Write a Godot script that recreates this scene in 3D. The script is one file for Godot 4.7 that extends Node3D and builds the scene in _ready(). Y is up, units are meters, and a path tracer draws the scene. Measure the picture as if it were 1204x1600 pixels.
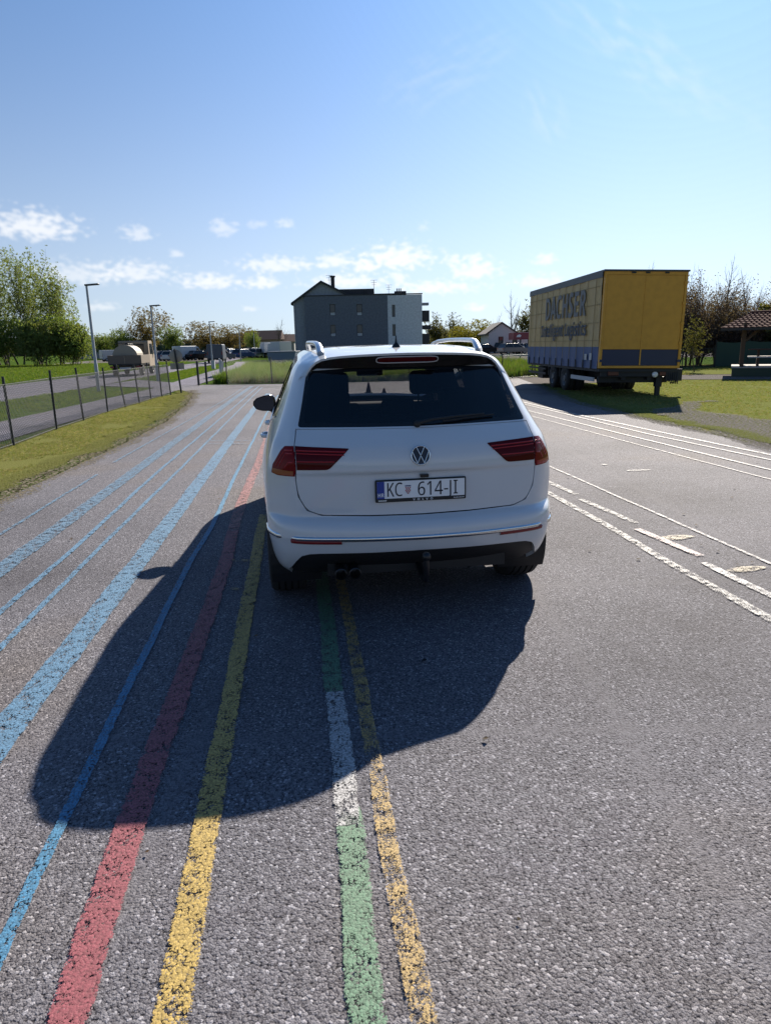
extends Node3D
# ---------------------------------------------------------------- mesh builder
class MB:
	var v := PackedVector3Array()
	var n := PackedVector3Array()
	var t := PackedVector2Array()
	var c := PackedColorArray()
	var use_c := false
	var col := Color(1, 1, 1, 1)
	func tri(a: Vector3, b: Vector3, d: Vector3, na = null, nb = null, nd = null, ua := Vector2.ZERO, ub := Vector2.ZERO, ud := Vector2.ZERO):
		var g := (d - a).cross(b - a)
		if g.length_squared() < 1e-16:
			return
		if na == null:
			na = g.normalized(); nb = na; nd = na
		if g.dot(na + nb + nd) < 0.0:
			v.append_array(PackedVector3Array([a, d, b])); n.append_array(PackedVector3Array([na, nd, nb])); t.append_array(PackedVector2Array([ua, ud, ub]))
		else:
			v.append_array(PackedVector3Array([a, b, d])); n.append_array(PackedVector3Array([na, nb, nd])); t.append_array(PackedVector2Array([ua, ub, ud]))
		if use_c:
			c.append_array(PackedColorArray([col, col, col]))
	func quad(a: Vector3, b: Vector3, d: Vector3, e: Vector3, nn = null):   # corners in order round the face; nn = the way it looks out
		var g := (d - a).cross(b - e)
		var w: Vector3 = g.normalized() if nn == null else nn
		tri(a, b, d, w, w, w, Vector2(0, 1), Vector2(1, 1), Vector2(1, 0)); tri(a, d, e, w, w, w, Vector2(0, 1), Vector2(1, 0), Vector2(0, 0))
	func box(lo: Vector3, hi: Vector3, x := Transform3D.IDENTITY):
		for ax in 3:
			for s in [0, 1]:
				var nn := Vector3.ZERO; nn[ax] = -1.0 if s == 0 else 1.0
				var p := []
				for k in [[0, 0], [1, 0], [1, 1], [0, 1]]:
					var q := Vector3.ZERO
					q[ax] = lo[ax] if s == 0 else hi[ax]
					q[(ax + 1) % 3] = lo[(ax + 1) % 3] if k[0] == 0 else hi[(ax + 1) % 3]
					q[(ax + 2) % 3] = lo[(ax + 2) % 3] if k[1] == 0 else hi[(ax + 2) % 3]
					p.append(x * q)
				quad(p[0], p[1], p[2], p[3], (x.basis * nn).normalized())
	func rbox(lo: Vector3, hi: Vector3, r: float, x := Transform3D.IDENTITY, seg := 3):   # box with rounded edges
		var ce := (lo + hi) * 0.5
		var h := (hi - lo) * 0.5
		r = minf(r, minf(h.x, minf(h.y, h.z)) * 0.98)
		for ax in 3:
			for s in [-1.0, 1.0]:
				var u := (ax + 1) % 3
				var w := (ax + 2) % 3
				var ku := []
				var kw := []
				for k in seg + 1: ku.append(-1.0 + float(k) / seg)   # marks on a -1..1 cube, dense near edges
				ku = knots(h[u], r, seg); kw = knots(h[w], r, seg)
				for i in ku.size() - 1:
					for j in kw.size() - 1:
						var pp := []
						var nn := []
						for k in [[i, j], [i + 1, j], [i + 1, j + 1], [i, j + 1]]:
							var q := Vector3.ZERO
							q[ax] = s * h[ax]; q[u] = ku[k[0]]; q[w] = kw[k[1]]
							var inner := Vector3(clampf(q.x, -h.x + r, h.x - r), clampf(q.y, -h.y + r, h.y - r), clampf(q.z, -h.z + r, h.z - r))
							var d := (q - inner).normalized()
							pp.append(x * (ce + inner + d * r)); nn.append((x.basis * d).normalized())
						tri(pp[0], pp[1], pp[2], nn[0], nn[1], nn[2]); tri(pp[0], pp[2], pp[3], nn[0], nn[2], nn[3])
	func knots(h: float, r: float, seg: int) -> Array:
		var a := []
		for k in seg + 1: a.append(-h + r - r * tan(PI / 4 * (1.0 - float(k) / seg)))
		for k in seg + 1: a.append(h - r + r * tan(PI / 4 * float(k) / seg))
		return a
	func tube(pts: Array, rad, sides := 8, caps := true, sq := Vector2(1, 1)):   # swept round bar; rad a number or a list
		var rings := []
		var nor := []
		var up := Vector3.UP
		for i in pts.size():
			var d: Vector3 = (pts[mini(i + 1, pts.size() - 1)] - pts[maxi(i - 1, 0)]).normalized()
			if absf(d.dot(up)) > 0.95: up = Vector3(0, 0, 1) if absf(d.z) < 0.9 else Vector3(1, 0, 0)
			var a := d.cross(up).normalized()
			var b := a.cross(d).normalized()
			up = b
			var r: float = rad[i] if rad is Array else rad
			var ring := []
			var rn := []
			for k in sides:
				var an := TAU * k / sides
				ring.append(pts[i] + (a * cos(an) * sq.x + b * sin(an) * sq.y) * r)
				rn.append((a * cos(an) / sq.x + b * sin(an) / sq.y).normalized())
			rings.append(ring); nor.append(rn)
		for i in pts.size() - 1:
			for k in sides:
				var m := (k + 1) % sides
				tri(rings[i][k], rings[i][m], rings[i + 1][m], nor[i][k], nor[i][m], nor[i + 1][m])
				tri(rings[i][k], rings[i + 1][m], rings[i + 1][k], nor[i][k], nor[i + 1][m], nor[i + 1][k])
		if caps:
			for e in [0, pts.size() - 1]:
				var d: Vector3 = (pts[0] - pts[1]).normalized() if e == 0 else (pts[e] - pts[e - 1]).normalized()
				for k in sides - 2:
					tri(rings[e][0], rings[e][k + 1], rings[e][k + 2], d, d, d)
	func lathe(prof: Array, x := Transform3D.IDENTITY, sides := 32, smooth_limit := 0.5):   # profile of (radius, height along y)
		for i in prof.size() - 1:
			var p: Vector2 = prof[i]
			var q: Vector2 = prof[i + 1]
			if p.distance_to(q) < 1e-6: continue
			var e := (q - p).normalized()
			var n0 := Vector2(e.y, -e.x)
			var na := n0
			var nb := n0
			if i > 0:
				var f: Vector2 = (p - prof[i - 1]).normalized()
				if f.dot(e) > smooth_limit: na = (n0 + Vector2(f.y, -f.x)).normalized()
			if i < prof.size() - 2:
				var f: Vector2 = (prof[i + 2] - q).normalized()
				if f.dot(e) > smooth_limit: nb = (n0 + Vector2(f.y, -f.x)).normalized()
			for k in sides:
				var a := TAU * k / sides
				var b := TAU * (k + 1) / sides
				var ca := Vector3(cos(a), 0, sin(a))
				var cb := Vector3(cos(b), 0, sin(b))
				var p0 := x * (ca * p.x + Vector3(0, p.y, 0)); var p1 := x * (cb * p.x + Vector3(0, p.y, 0))
				var q0 := x * (ca * q.x + Vector3(0, q.y, 0)); var q1 := x * (cb * q.x + Vector3(0, q.y, 0))
				var m0 := (x.basis * (ca * na.x + Vector3(0, na.y, 0))).normalized(); var m1 := (x.basis * (cb * na.x + Vector3(0, na.y, 0))).normalized()
				var r0 := (x.basis * (ca * nb.x + Vector3(0, nb.y, 0))).normalized(); var r1 := (x.basis * (cb * nb.x + Vector3(0, nb.y, 0))).normalized()
				tri(p0, p1, q1, m0, m1, r1); tri(p0, q1, q0, m0, r1, r0)
	func prism(poly: Array, depth: float, x := Transform3D.IDENTITY):   # outline in x,y pushed from z = 0 to z = depth
		var pp := PackedVector2Array(poly)
		if Geometry2D.is_polygon_clockwise(pp): pp.reverse()
		var ix := Geometry2D.triangulate_polygon(pp)
		var f := (x.basis * Vector3(0, 0, signf(depth))).normalized()
		for k in range(0, ix.size(), 3):
			var q := []
			for m in 3: q.append(pp[ix[k + m]])
			tri(x * Vector3(q[0].x, q[0].y, depth), x * Vector3(q[1].x, q[1].y, depth), x * Vector3(q[2].x, q[2].y, depth), f, f, f)
			tri(x * Vector3(q[0].x, q[0].y, 0), x * Vector3(q[1].x, q[1].y, 0), x * Vector3(q[2].x, q[2].y, 0), -f, -f, -f)
		for k in pp.size():
			var a := pp[k]
			var b := pp[(k + 1) % pp.size()]
			var o := (x.basis * Vector3(b.y - a.y, a.x - b.x, 0)).normalized()
			quad(x * Vector3(a.x, a.y, 0), x * Vector3(b.x, b.y, 0), x * Vector3(b.x, b.y, depth), x * Vector3(a.x, a.y, depth), o)
	func sphere(ce: Vector3, r: Vector3, rings := 8, sides := 12, x := Transform3D.IDENTITY):
		for i in rings:
			for k in sides:
				var p := []
				var q := []
				for m in [[i, k], [i + 1, k], [i + 1, k + 1], [i, k + 1]]:
					var th: float = PI * m[0] / rings
					var ph: float = TAU * m[1] / sides
					var d := Vector3(sin(th) * cos(ph), cos(th), sin(th) * sin(ph))
					p.append(x * (ce + d * r)); q.append((x.basis * (d / r)).normalized())
				tri(p[0], p[1], p[2], q[0], q[1], q[2]); tri(p[0], p[2], p[3], q[0], q[2], q[3])
	func mesh(m: Material = null) -> ArrayMesh:
		var a := []
		a.resize(Mesh.ARRAY_MAX)
		a[Mesh.ARRAY_VERTEX] = v; a[Mesh.ARRAY_NORMAL] = n; a[Mesh.ARRAY_TEX_UV] = t
		if use_c: a[Mesh.ARRAY_COLOR] = c
		var me := ArrayMesh.new()
		me.add_surface_from_arrays(Mesh.PRIMITIVE_TRIANGLES, a)
		if m: me.surface_set_material(0, m)
		return me

# ---------------------------------------------------------------- naming
var taken := {}
func numbered(called: String) -> String:
	var k: int = taken.get(called, 0)
	taken[called] = k + 1
	return called if k == 0 else "%s_%03d" % [called, k]
func tag(o: Node, label := "", category := "", group := "", kind := ""):
	if label: o.set_meta("label", label)
	if category: o.set_meta("category", category)
	if group: o.set_meta("group", group)
	if kind: o.set_meta("kind", kind)
	return o
func thing(called: String, at := Vector3.ZERO, turn := 0.0) -> Node3D:
	var o := Node3D.new()
	o.name = numbered(called); o.position = at; o.rotation.y = turn
	add_child(o)
	return o
func part(called: String, b: MB, m: Material, parent: Node, label := "") -> MeshInstance3D:
	return part_mesh(called, b.mesh(m), parent, label)
func part_mesh(called: String, me: Mesh, parent: Node, label := "", over: Material = null) -> MeshInstance3D:
	var o := MeshInstance3D.new()
	o.name = numbered(called) if parent == self else called
	o.mesh = me
	if over: o.material_override = over
	if label: o.set_meta("label", label)
	parent.add_child(o, true)
	return o
func copy_of(o: Node3D, at: Vector3, turn := 0.0, label := "") -> Node3D:
	var c: Node3D = o.duplicate()
	c.name = numbered(String(o.name).rstrip("0123456789").rstrip("_") if String(o.name).right(3).is_valid_int() else String(o.name))
	add_child(c)
	c.position = at; c.rotation.y = turn
	if label: c.set_meta("label", label)
	return c

# ---------------------------------------------------------------- materials
func lin(r: float, g: float, b: float) -> Color:
	return Color(r, g, b).linear_to_srgb()
func mat(r: float, g: float, b: float, rough := 0.7, metal := 0.0) -> StandardMaterial3D:
	var m := StandardMaterial3D.new()
	m.albedo_color = lin(r, g, b); m.roughness = rough; m.metallic = metal
	return m
func glass(r: float, g: float, b: float, a: float) -> StandardMaterial3D:
	var m := mat(r, g, b, 0.02)
	m.albedo_color.a = a; m.transparency = BaseMaterial3D.TRANSPARENCY_ALPHA
	return m
func noise(kind: int, freq: float, sd: int, oct := 1) -> FastNoiseLite:
	var f := FastNoiseLite.new()
	f.noise_type = kind; f.frequency = freq; f.seed = sd
	f.fractal_type = FastNoiseLite.FRACTAL_NONE if oct == 1 else FastNoiseLite.FRACTAL_FBM
	f.fractal_octaves = oct
	return f
func bytes_of(f: FastNoiseLite, s: int, norm := true) -> PackedByteArray:
	var im := f.get_seamless_image(s, s, false, false, 0.1, norm)
	im.convert(Image.FORMAT_L8)
	return im.get_data()
# a texture whose colour runs through a ramp by noise
func ramp_texture(s: int, freq: float, sd: int, oct: int, stops: Array) -> ImageTexture:
	var d := bytes_of(noise(FastNoiseLite.TYPE_SIMPLEX_SMOOTH, freq, sd, oct), s)
	var g := Gradient.new()
	var off := PackedFloat32Array()
	var cols := PackedColorArray()
	for k in stops: off.append(k[0]); cols.append(k[1])
	g.offsets = off; g.colors = cols
	var lut := []
	for k in 256: lut.append(g.sample(k / 255.0))
	var o := PackedByteArray()
	o.resize(s * s * 3)
	for k in s * s:
		var q: Color = lut[d[k]]
		o[k * 3] = q.r8; o[k * 3 + 1] = q.g8; o[k * 3 + 2] = q.b8
	return ImageTexture.create_from_image(Image.create_from_data(s, s, false, Image.FORMAT_RGB8, o))
func gray_texture(s: int, f: FastNoiseLite) -> ImageTexture:
	return ImageTexture.create_from_image(Image.create_from_data(s, s, false, Image.FORMAT_L8, bytes_of(f, s)))
var mats := {}

func _ready():
	# camera, sky, sun, exposure
	var cam := Camera3D.new()
	cam.name = "camera"; add_child(cam)
	cam.position = Vector3(0, 1.606, 0); cam.rotation = Vector3(-0.23828, 0, -0.02195)
	cam.fov = 73.33; cam.near = 0.05; cam.far = 3000.0; cam.current = true
	var env := Environment.new()
	env.background_mode = Environment.BG_SKY
	env.tonemap_mode = Environment.TONE_MAPPER_LINEAR
	env.tonemap_exposure = 2.2
	env.sdfgi_enabled = true; env.ssao_enabled = true; env.ssil_enabled = true
	var sm := PanoramaSkyMaterial.new()
	sm.panorama = clear_sky(Vector3(0.575, 1.0, -1.42).normalized())
	var sky := Sky.new()
	sky.sky_material = sm
	env.sky = sky
	var we := WorldEnvironment.new()
	we.name = "world_environment"; we.environment = env; add_child(we)
	var sun := DirectionalLight3D.new()
	sun.name = "sun"; add_child(sun)
	sun.look_at_from_position(Vector3.ZERO, Vector3(-0.575, -1.0, 1.42), Vector3.UP)
	sun.light_energy = 1.6; sun.light_color = Color(1.0, 0.955, 0.89); sun.light_angular_distance = 0.53; sun.shadow_enabled = true
	make_materials()
	print("materials ", Time.get_ticks_msec())
	build_ground()
	print("ground ", Time.get_ticks_msec())
	build_far()
	print("far ", Time.get_ticks_msec())
	build_trees()
	print("trees ", Time.get_ticks_msec())
	build_fences()
	build_shelter()
	build_trailer()
	build_truck()
	build_parked()
	print("things ", Time.get_ticks_msec())
	build_car()
	print("car ", Time.get_ticks_msec())
	build_grass()
	print("grass ", Time.get_ticks_msec())

# ---------------------------------------------------------------- sky
const SKY_HIGH := Vector3(0.037, 0.124, 0.318)
const SKY_LOW := Vector3(0.212, 0.248, 0.266)
# a clear sky after the CIE formula: brighter towards the sun and the horizon, bluer overhead, with fair-weather clouds all round
func clear_sky(sun: Vector3) -> ImageTexture:
	var W := 3072
	var Hh := 1536
	var px := PackedFloat32Array(); px.resize(W * Hh * 3)
	var glow := PackedFloat32Array(); glow.resize(513)
	for k in 513:
		var x := acos(clampf(k / 256.0 - 1.0, -1, 1))
		glow[k] = 1.0 + 3.2 * (exp(-2.6 * x) - exp(-2.6 * PI / 2)) + 0.35 * cos(x) * cos(x)
	for y in Hh:
		var el := PI * (0.5 - (y + 0.5) / Hh)
		var up := sin(el)
		var flat := cos(el)
		var d := 1.0 - exp(-0.34 / maxf(up, 0.02))
		var t := pow(clampf(1.0 - up, 0, 1), 2.9)
		var r := lerpf(SKY_HIGH.x, SKY_LOW.x, t) * d
		var g := lerpf(SKY_HIGH.y, SKY_LOW.y, t) * d
		var b := lerpf(SKY_HIGH.z, SKY_LOW.z, t) * d
		if el < 0.0: r = 0.05; g = 0.05; b = 0.045
		for x in W:
			var k := (y * W + x) * 3
			var f := 1.0
			if el >= 0.0:
				var az := TAU * (x + 0.5) / W
				f = glow[int((flat * (sin(az) * sun.x - cos(az) * sun.z) + up * sun.y) * 256.0 + 256.0)]
			var m := f * f * 0.0062 - 0.006                  # whiter haze round the sun
			px[k] = r * f + m; px[k + 1] = g * f + m; px[k + 2] = b * f + m
	var fine := noise(FastNoiseLite.TYPE_SIMPLEX_SMOOTH, 0.55, 5, 4)
	var spots := [[-25.1, 8.5, 5.9, 1.9, 0.8], [-18.2, 8.3, 2.2, 1.1, 0.55], [-15.5, 7.0, 1.3, 0.5, 0.5], [-12.0, 8.8, 2.0, 1.1, 0.5], [-9.5, 9.1, 1.6, 0.5, 0.35], [-7.3, 9.2, 1.4, 0.6, 0.5], [-22.7, 5.4, 5.9, 1.6, 0.5],
		[-18.7, 5.6, 5.6, 1.4, 0.65], [-13.4, 5.0, 4.7, 1.1, 0.8], [-9.3, 4.9, 2.9, 1.0, 0.8], [-8.2, 6.2, 5.9, 1.1, 0.75], [-3.7, 6.4, 3.2, 1.1, 0.8], [1.3, 6.5, 5.9, 1.9, 0.9], [-1.2, 6.0, 2.7, 1.1, 0.8], [7.4, 5.5, 3.7, 1.5, 0.9],
		[5.6, 6.3, 1.4, 0.9, 0.7], [7.3, 6.5, 1.7, 0.6, 0.7], [12.7, 6.1, 1.8, 0.7, 0.8], [-2.7, 4.9, 6.4, 1.0, 0.8], [4.3, 4.3, 7.4, 1.0, 0.8], [12.3, 4.5, 3.7, 1.0, 0.7], [-21.2, 3.2, 2.1, 0.6, 0.5], [-10.3, 3.0, 1.3, 0.4, 0.5],
		[1.4, 5.1, 1.6, 1.0, 0.7], [7.4, 2.7, 1.6, 0.6, 0.7], [3.4, 8.8, 1.0, 0.5, 0.3]]
	var rng := RandomNumberGenerator.new()
	rng.seed = 77
	for k in 90:   # the same fair-weather clouds go on round the horizon
		var az := rng.randf_range(31.0, 329.0)
		spots.append([az if az < 180 else az - 360.0, rng.randf_range(2.6, 9.0), rng.randf_range(1.5, 7.0), rng.randf_range(0.6, 1.8), rng.randf_range(0.4, 0.9)])
	var ppd := W / 360.0
	for s in spots:
		var hw: float = s[2] * 0.62
		var hh: float = s[3] * 0.75
		var x0 := int((s[0] - hw * 1.3) * ppd)
		var x1 := int((s[0] + hw * 1.3) * ppd)
		var y0 := int((90.0 - s[1] - hh * 1.5) * ppd)
		var y1 := int((90.0 - s[1] + hh * 1.5) * ppd)
		for y in range(y0, y1):
			for x in range(x0, x1):
				var az := x / ppd
				var el := 90.0 - y / ppd
				var dx: float = (az - s[0]) / hw
				var dy: float = (el - s[1]) / hh
				dy = dy * 1.5 if dy < 0.0 else dy * 0.95   # flat bases, billowing tops
				var f := 1.0 - sqrt(dx * dx + dy * dy)
				f += fine.get_noise_2d(az * 2.0, el * 4.2) * 0.75
				var a: float = smoothstep(-0.02, 0.85, f) * s[4] * 0.40
				if a > 0.004:
					var k := (y * W + posmod(x, W)) * 3
					a = minf(a * 2.2, 0.85)
					px[k] = lerpf(px[k], 0.50, a); px[k + 1] = lerpf(px[k + 1], 0.50, a); px[k + 2] = lerpf(px[k + 2], 0.50, a)
	var wisps := [[18.0, 19.3, 9.0, 2.2, -35.0, 0.22], [12.4, 15.9, 2.6, 1.6, -60.0, 0.18], [5.4, 18.9, 6.0, 2.4, 20.0, 0.13], [24.0, 15.5, 6.0, 1.4, -30.0, 0.10]]
	for k in 26:
		var az := rng.randf_range(34.0, 326.0)
		wisps.append([az if az < 180 else az - 360.0, rng.randf_range(13.0, 38.0), rng.randf_range(4.0, 12.0), rng.randf_range(1.5, 3.0), rng.randf_range(-50.0, 50.0), rng.randf_range(0.08, 0.2)])
	for s in wisps:
		var r: float = s[2]
		var ca := cos(deg_to_rad(s[4]))
		var sa := sin(deg_to_rad(s[4]))
		for y in range(int((90.0 - s[1] - r) * ppd), int((90.0 - s[1] + r) * ppd), 1):
			for x in range(int((s[0] - r) * ppd), int((s[0] + r) * ppd), 1):
				var az: float = x / ppd - s[0]
				var el: float = 90.0 - y / ppd - s[1]
				var p := az * ca + el * sa
				var q := -az * sa + el * ca
				var f: float = 1.0 - p * p / (r * r) - q * q / (s[3] * s[3])
				if f > 0.0:
					var streak := fine.get_noise_2d(p * 0.55 + s[0], q * 2.2 + s[1]) * 0.5 + 0.5
					var a: float = f * smoothstep(0.3, 0.95, streak) * s[5]
					if a > 0.004:
						var k := (y * W + posmod(x, W)) * 3
						px[k] = lerpf(px[k], 0.50, a); px[k + 1] = lerpf(px[k + 1], 0.50, a); px[k + 2] = lerpf(px[k + 2], 0.50, a)
	return ImageTexture.create_from_image(Image.create_from_data(W, Hh, false, Image.FORMAT_RGBF, px.to_byte_array()))

# ---------------------------------------------------------------- ground
const TILE := 1.8
func make_materials():
	var s := 1536
	var stone_f := noise(FastNoiseLite.TYPE_CELLULAR, 1.0 / 7.6, 11)
	stone_f.cellular_return_type = FastNoiseLite.RETURN_CELL_VALUE; stone_f.cellular_jitter = 1.0; stone_f.cellular_distance_function = FastNoiseLite.DISTANCE_HYBRID
	stone_f.domain_warp_enabled = true; stone_f.domain_warp_amplitude = 3.0; stone_f.domain_warp_frequency = 0.09; stone_f.domain_warp_fractal_type = FastNoiseLite.DOMAIN_WARP_FRACTAL_NONE
	var dome_f: FastNoiseLite = stone_f.duplicate()
	dome_f.cellular_return_type = FastNoiseLite.RETURN_DISTANCE
	var small_f := noise(FastNoiseLite.TYPE_CELLULAR, 1.0 / 4.6, 13)
	small_f.cellular_return_type = FastNoiseLite.RETURN_DISTANCE; small_f.cellular_jitter = 1.0
	var crack_f := noise(FastNoiseLite.TYPE_CELLULAR, 1.0 / 46.0, 14)
	crack_f.cellular_return_type = FastNoiseLite.RETURN_DISTANCE2_SUB; crack_f.cellular_jitter = 1.0
	crack_f.domain_warp_enabled = true; crack_f.domain_warp_amplitude = 26.0; crack_f.domain_warp_frequency = 0.03
	var stone := bytes_of(stone_f, s)
	var dome := bytes_of(dome_f, s)
	var small := bytes_of(small_f, s)
	var crack := bytes_of(crack_f, s)
	var grit := bytes_of(noise(FastNoiseLite.TYPE_SIMPLEX, 0.30, 21, 2), s)
	var patch := bytes_of(noise(FastNoiseLite.TYPE_SIMPLEX_SMOOTH, 0.014, 31, 4), s)
	var col := PackedByteArray(); col.resize(s * s * 3)
	var hgt := PackedByteArray(); hgt.resize(s * s)
	var pnt := PackedByteArray(); pnt.resize(s * s * 4)
	for k in s * s:
		var v := stone[k]
		var g := grit[k] - 128
		var top := mini((255 - dome[k]) * 9 / 8, 235)                            # high in the middle of a chipping, low in the pits
		var fine := 255 - small[k]
		var h := clampi((top * 5 + fine * 2 + v) / 8 + (g >> 3), 0, 255)
		hgt[k] = h
		var base := 70 + (v * 38 >> 8) + (g >> 2) + (fine - 128 >> 3)
		if v > 240: base += 24                              # a few pale chippings
		var e := clampi((h - 92) * 4, 0, 255)
		var c := (base * e + (28 + (g >> 3)) * (255 - e)) >> 8
		col[k * 3] = clampi(c + (v % 4), 0, 255); col[k * 3 + 1] = clampi(c + (v % 4) - 2, 0, 255); col[k * 3 + 2] = clampi(c + (v % 4) + 1, 0, 255)
		var p := clampi(168 + (g >> 2) + ((h - 150) >> 1) + (v >> 3), 60, 255)
		pnt[k * 4] = p; pnt[k * 4 + 1] = p; pnt[k * 4 + 2] = p
		var cr := mini(crack[k] * 7, 120) - 120             # 0 away from the cracks
		pnt[k * 4 + 3] = clampi(24 + h + ((patch[k] - 128) * 80 >> 7) + (cr >> 1) + (g >> 1), 0, 255)
	var t_col := ImageTexture.create_from_image(Image.create_from_data(s, s, false, Image.FORMAT_RGB8, col))
	var t_hgt := ImageTexture.create_from_image(Image.create_from_data(s, s, false, Image.FORMAT_L8, hgt))
	var t_pnt := ImageTexture.create_from_image(Image.create_from_data(s, s, false, Image.FORMAT_RGBA8, pnt))
	mats.t_pnt = t_pnt; mats.t_hgt = t_hgt
	var stain := ramp_texture(1024, 0.006, 41, 5, [[0.0, Color(0.78, 0.77, 0.765)], [0.3, Color(0.91, 0.905, 0.90)], [0.5, Color(0.97, 0.965, 0.96)], [0.7, Color(1, 0.99, 0.98)], [1.0, Color(1, 0.96, 0.90)]])
	var m := mat(1, 1, 1, 0.8)
	m.albedo_color = Color(1.06, 1.08, 1.115)
	m.albedo_texture = t_col; m.heightmap_enabled = true; m.heightmap_texture = t_hgt; m.heightmap_scale = 0.66; m.metallic_specular = 0.26
	m.detail_enabled = true; m.detail_albedo = stain; m.detail_blend_mode = BaseMaterial3D.BLEND_MODE_MUL; m.detail_uv_layer = BaseMaterial3D.DETAIL_UV_2
	mats.asphalt = m
	# older, greyer asphalt of road and footway
	var r: StandardMaterial3D = m.duplicate()
	r.albedo_color = Color(1.06, 1.07, 1.16); r.heightmap_scale = 0.2; mats.road = r
	# soil and grass sheets
	mats.field = ground_mat(ramp_texture(512, 0.05, 51, 5, [[0.0, lin(0.022, 0.040, 0.008)], [0.5, lin(0.045, 0.080, 0.014)], [1.0, lin(0.080, 0.115, 0.028)]]), 0.9)
	mats.moss = ground_mat(ramp_texture(1024, 0.09, 52, 4, [[0.0, lin(0.030, 0.024, 0.008)], [0.30, lin(0.080, 0.082, 0.024)], [0.55, lin(0.130, 0.138, 0.044)], [0.8, lin(0.175, 0.175, 0.075)], [1.0, lin(0.26, 0.225, 0.12)]]), 0.9)
	mats.meadow = ground_mat(ramp_texture(1024, 0.08, 53, 5, [[0.0, lin(0.035, 0.030, 0.010)], [0.35, lin(0.095, 0.112, 0.030)], [0.6, lin(0.140, 0.155, 0.048)], [0.8, lin(0.180, 0.182, 0.078)], [1.0, lin(0.24, 0.20, 0.12)]]), 0.9)
	var dirt_t := grain_texture(1024, 61, lin(0.125, 0.110, 0.080), lin(0.26, 0.235, 0.19), lin(0.05, 0.045, 0.03))
	mats.dirt = ground_mat(dirt_t, 0.95)
	var gv := grain_texture(1024, 62, lin(0.125, 0.118, 0.112), lin(0.30, 0.285, 0.27), lin(0.045, 0.042, 0.04))
	mats.gravel = ground_mat(gv, 0.95)
	var fr: StandardMaterial3D = mats.dirt.duplicate()
	fr.transparency = BaseMaterial3D.TRANSPARENCY_ALPHA_SCISSOR; fr.alpha_scissor_threshold = 0.5; fr.vertex_color_use_as_albedo = true
	mats.dirt_edge = fr
	var fg: StandardMaterial3D = mats.gravel.duplicate()
	fg.transparency = BaseMaterial3D.TRANSPARENCY_ALPHA_SCISSOR; fg.alpha_scissor_threshold = 0.5; fg.vertex_color_use_as_albedo = true
	mats.gravel_edge = fg
	var ms: StandardMaterial3D = mats.moss.duplicate()
	ms.albedo_texture = speckle_alpha(ms.albedo_texture, 63); ms.transparency = BaseMaterial3D.TRANSPARENCY_ALPHA_SCISSOR; ms.alpha_scissor_threshold = 0.5; ms.vertex_color_use_as_albedo = true
	mats.moss_edge = ms
	var md: StandardMaterial3D = mats.meadow.duplicate()
	md.albedo_texture = speckle_alpha(md.albedo_texture, 64); md.transparency = BaseMaterial3D.TRANSPARENCY_ALPHA_SCISSOR; md.alpha_scissor_threshold = 0.5; md.vertex_color_use_as_albedo = true
	mats.meadow_edge = md
	mats.rubber = mat(0.018, 0.018, 0.019, 0.85)
	mats.black = mat(0.012, 0.012, 0.013, 0.55)
	mats.steel = mat(0.42, 0.43, 0.44, 0.42, 0.7)
	mats.galv = mat(0.34, 0.36, 0.38, 0.5, 0.35)
	mats.post = mat(0.016, 0.020, 0.022, 0.6)
	mats.wire = mat(0.10, 0.105, 0.11, 0.5, 0.4)

func ground_mat(t: Texture2D, rough: float) -> StandardMaterial3D:
	var m := mat(1, 1, 1, 1.0)
	m.metallic_specular = 0.03
	m.albedo_texture = t
	return m
func speckle_alpha(t: Texture2D, sd: int) -> ImageTexture:
	var im := t.get_image()
	im.convert(Image.FORMAT_RGBA8)
	var s := im.get_width()
	var d := im.get_data()
	var a := bytes_of(noise(FastNoiseLite.TYPE_SIMPLEX, 0.06, sd, 5), s)
	for k in s * s: d[k * 4 + 3] = clampi((a[k] - 128) * 3 + 175, 0, 255)
	return ImageTexture.create_from_image(Image.create_from_data(s, s, false, Image.FORMAT_RGBA8, d))
func grain_texture(s: int, sd: int, mid: Color, pale: Color, dark: Color) -> ImageTexture:
	var f := noise(FastNoiseLite.TYPE_CELLULAR, 0.11, sd)
	f.cellular_return_type = FastNoiseLite.RETURN_CELL_VALUE
	var a := bytes_of(f, s)
	var b := bytes_of(noise(FastNoiseLite.TYPE_SIMPLEX, 0.02, sd + 5, 5), s)
	var o := PackedByteArray(); o.resize(s * s * 4)
	for k in s * s:
		var x := (a[k] + b[k] * 2) / 765.0
		var q: Color = dark.lerp(mid, x * 2.0) if x < 0.5 else mid.lerp(pale, x * 2.0 - 1.0)
		o[k * 4] = q.r8; o[k * 4 + 1] = q.g8; o[k * 4 + 2] = q.b8
		o[k * 4 + 3] = clampi(((a[k] + b[k] * 2) / 3 - 128) * 3 + 165, 0, 255)
	return ImageTexture.create_from_image(Image.create_from_data(s, s, false, Image.FORMAT_RGBA8, o))

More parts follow.
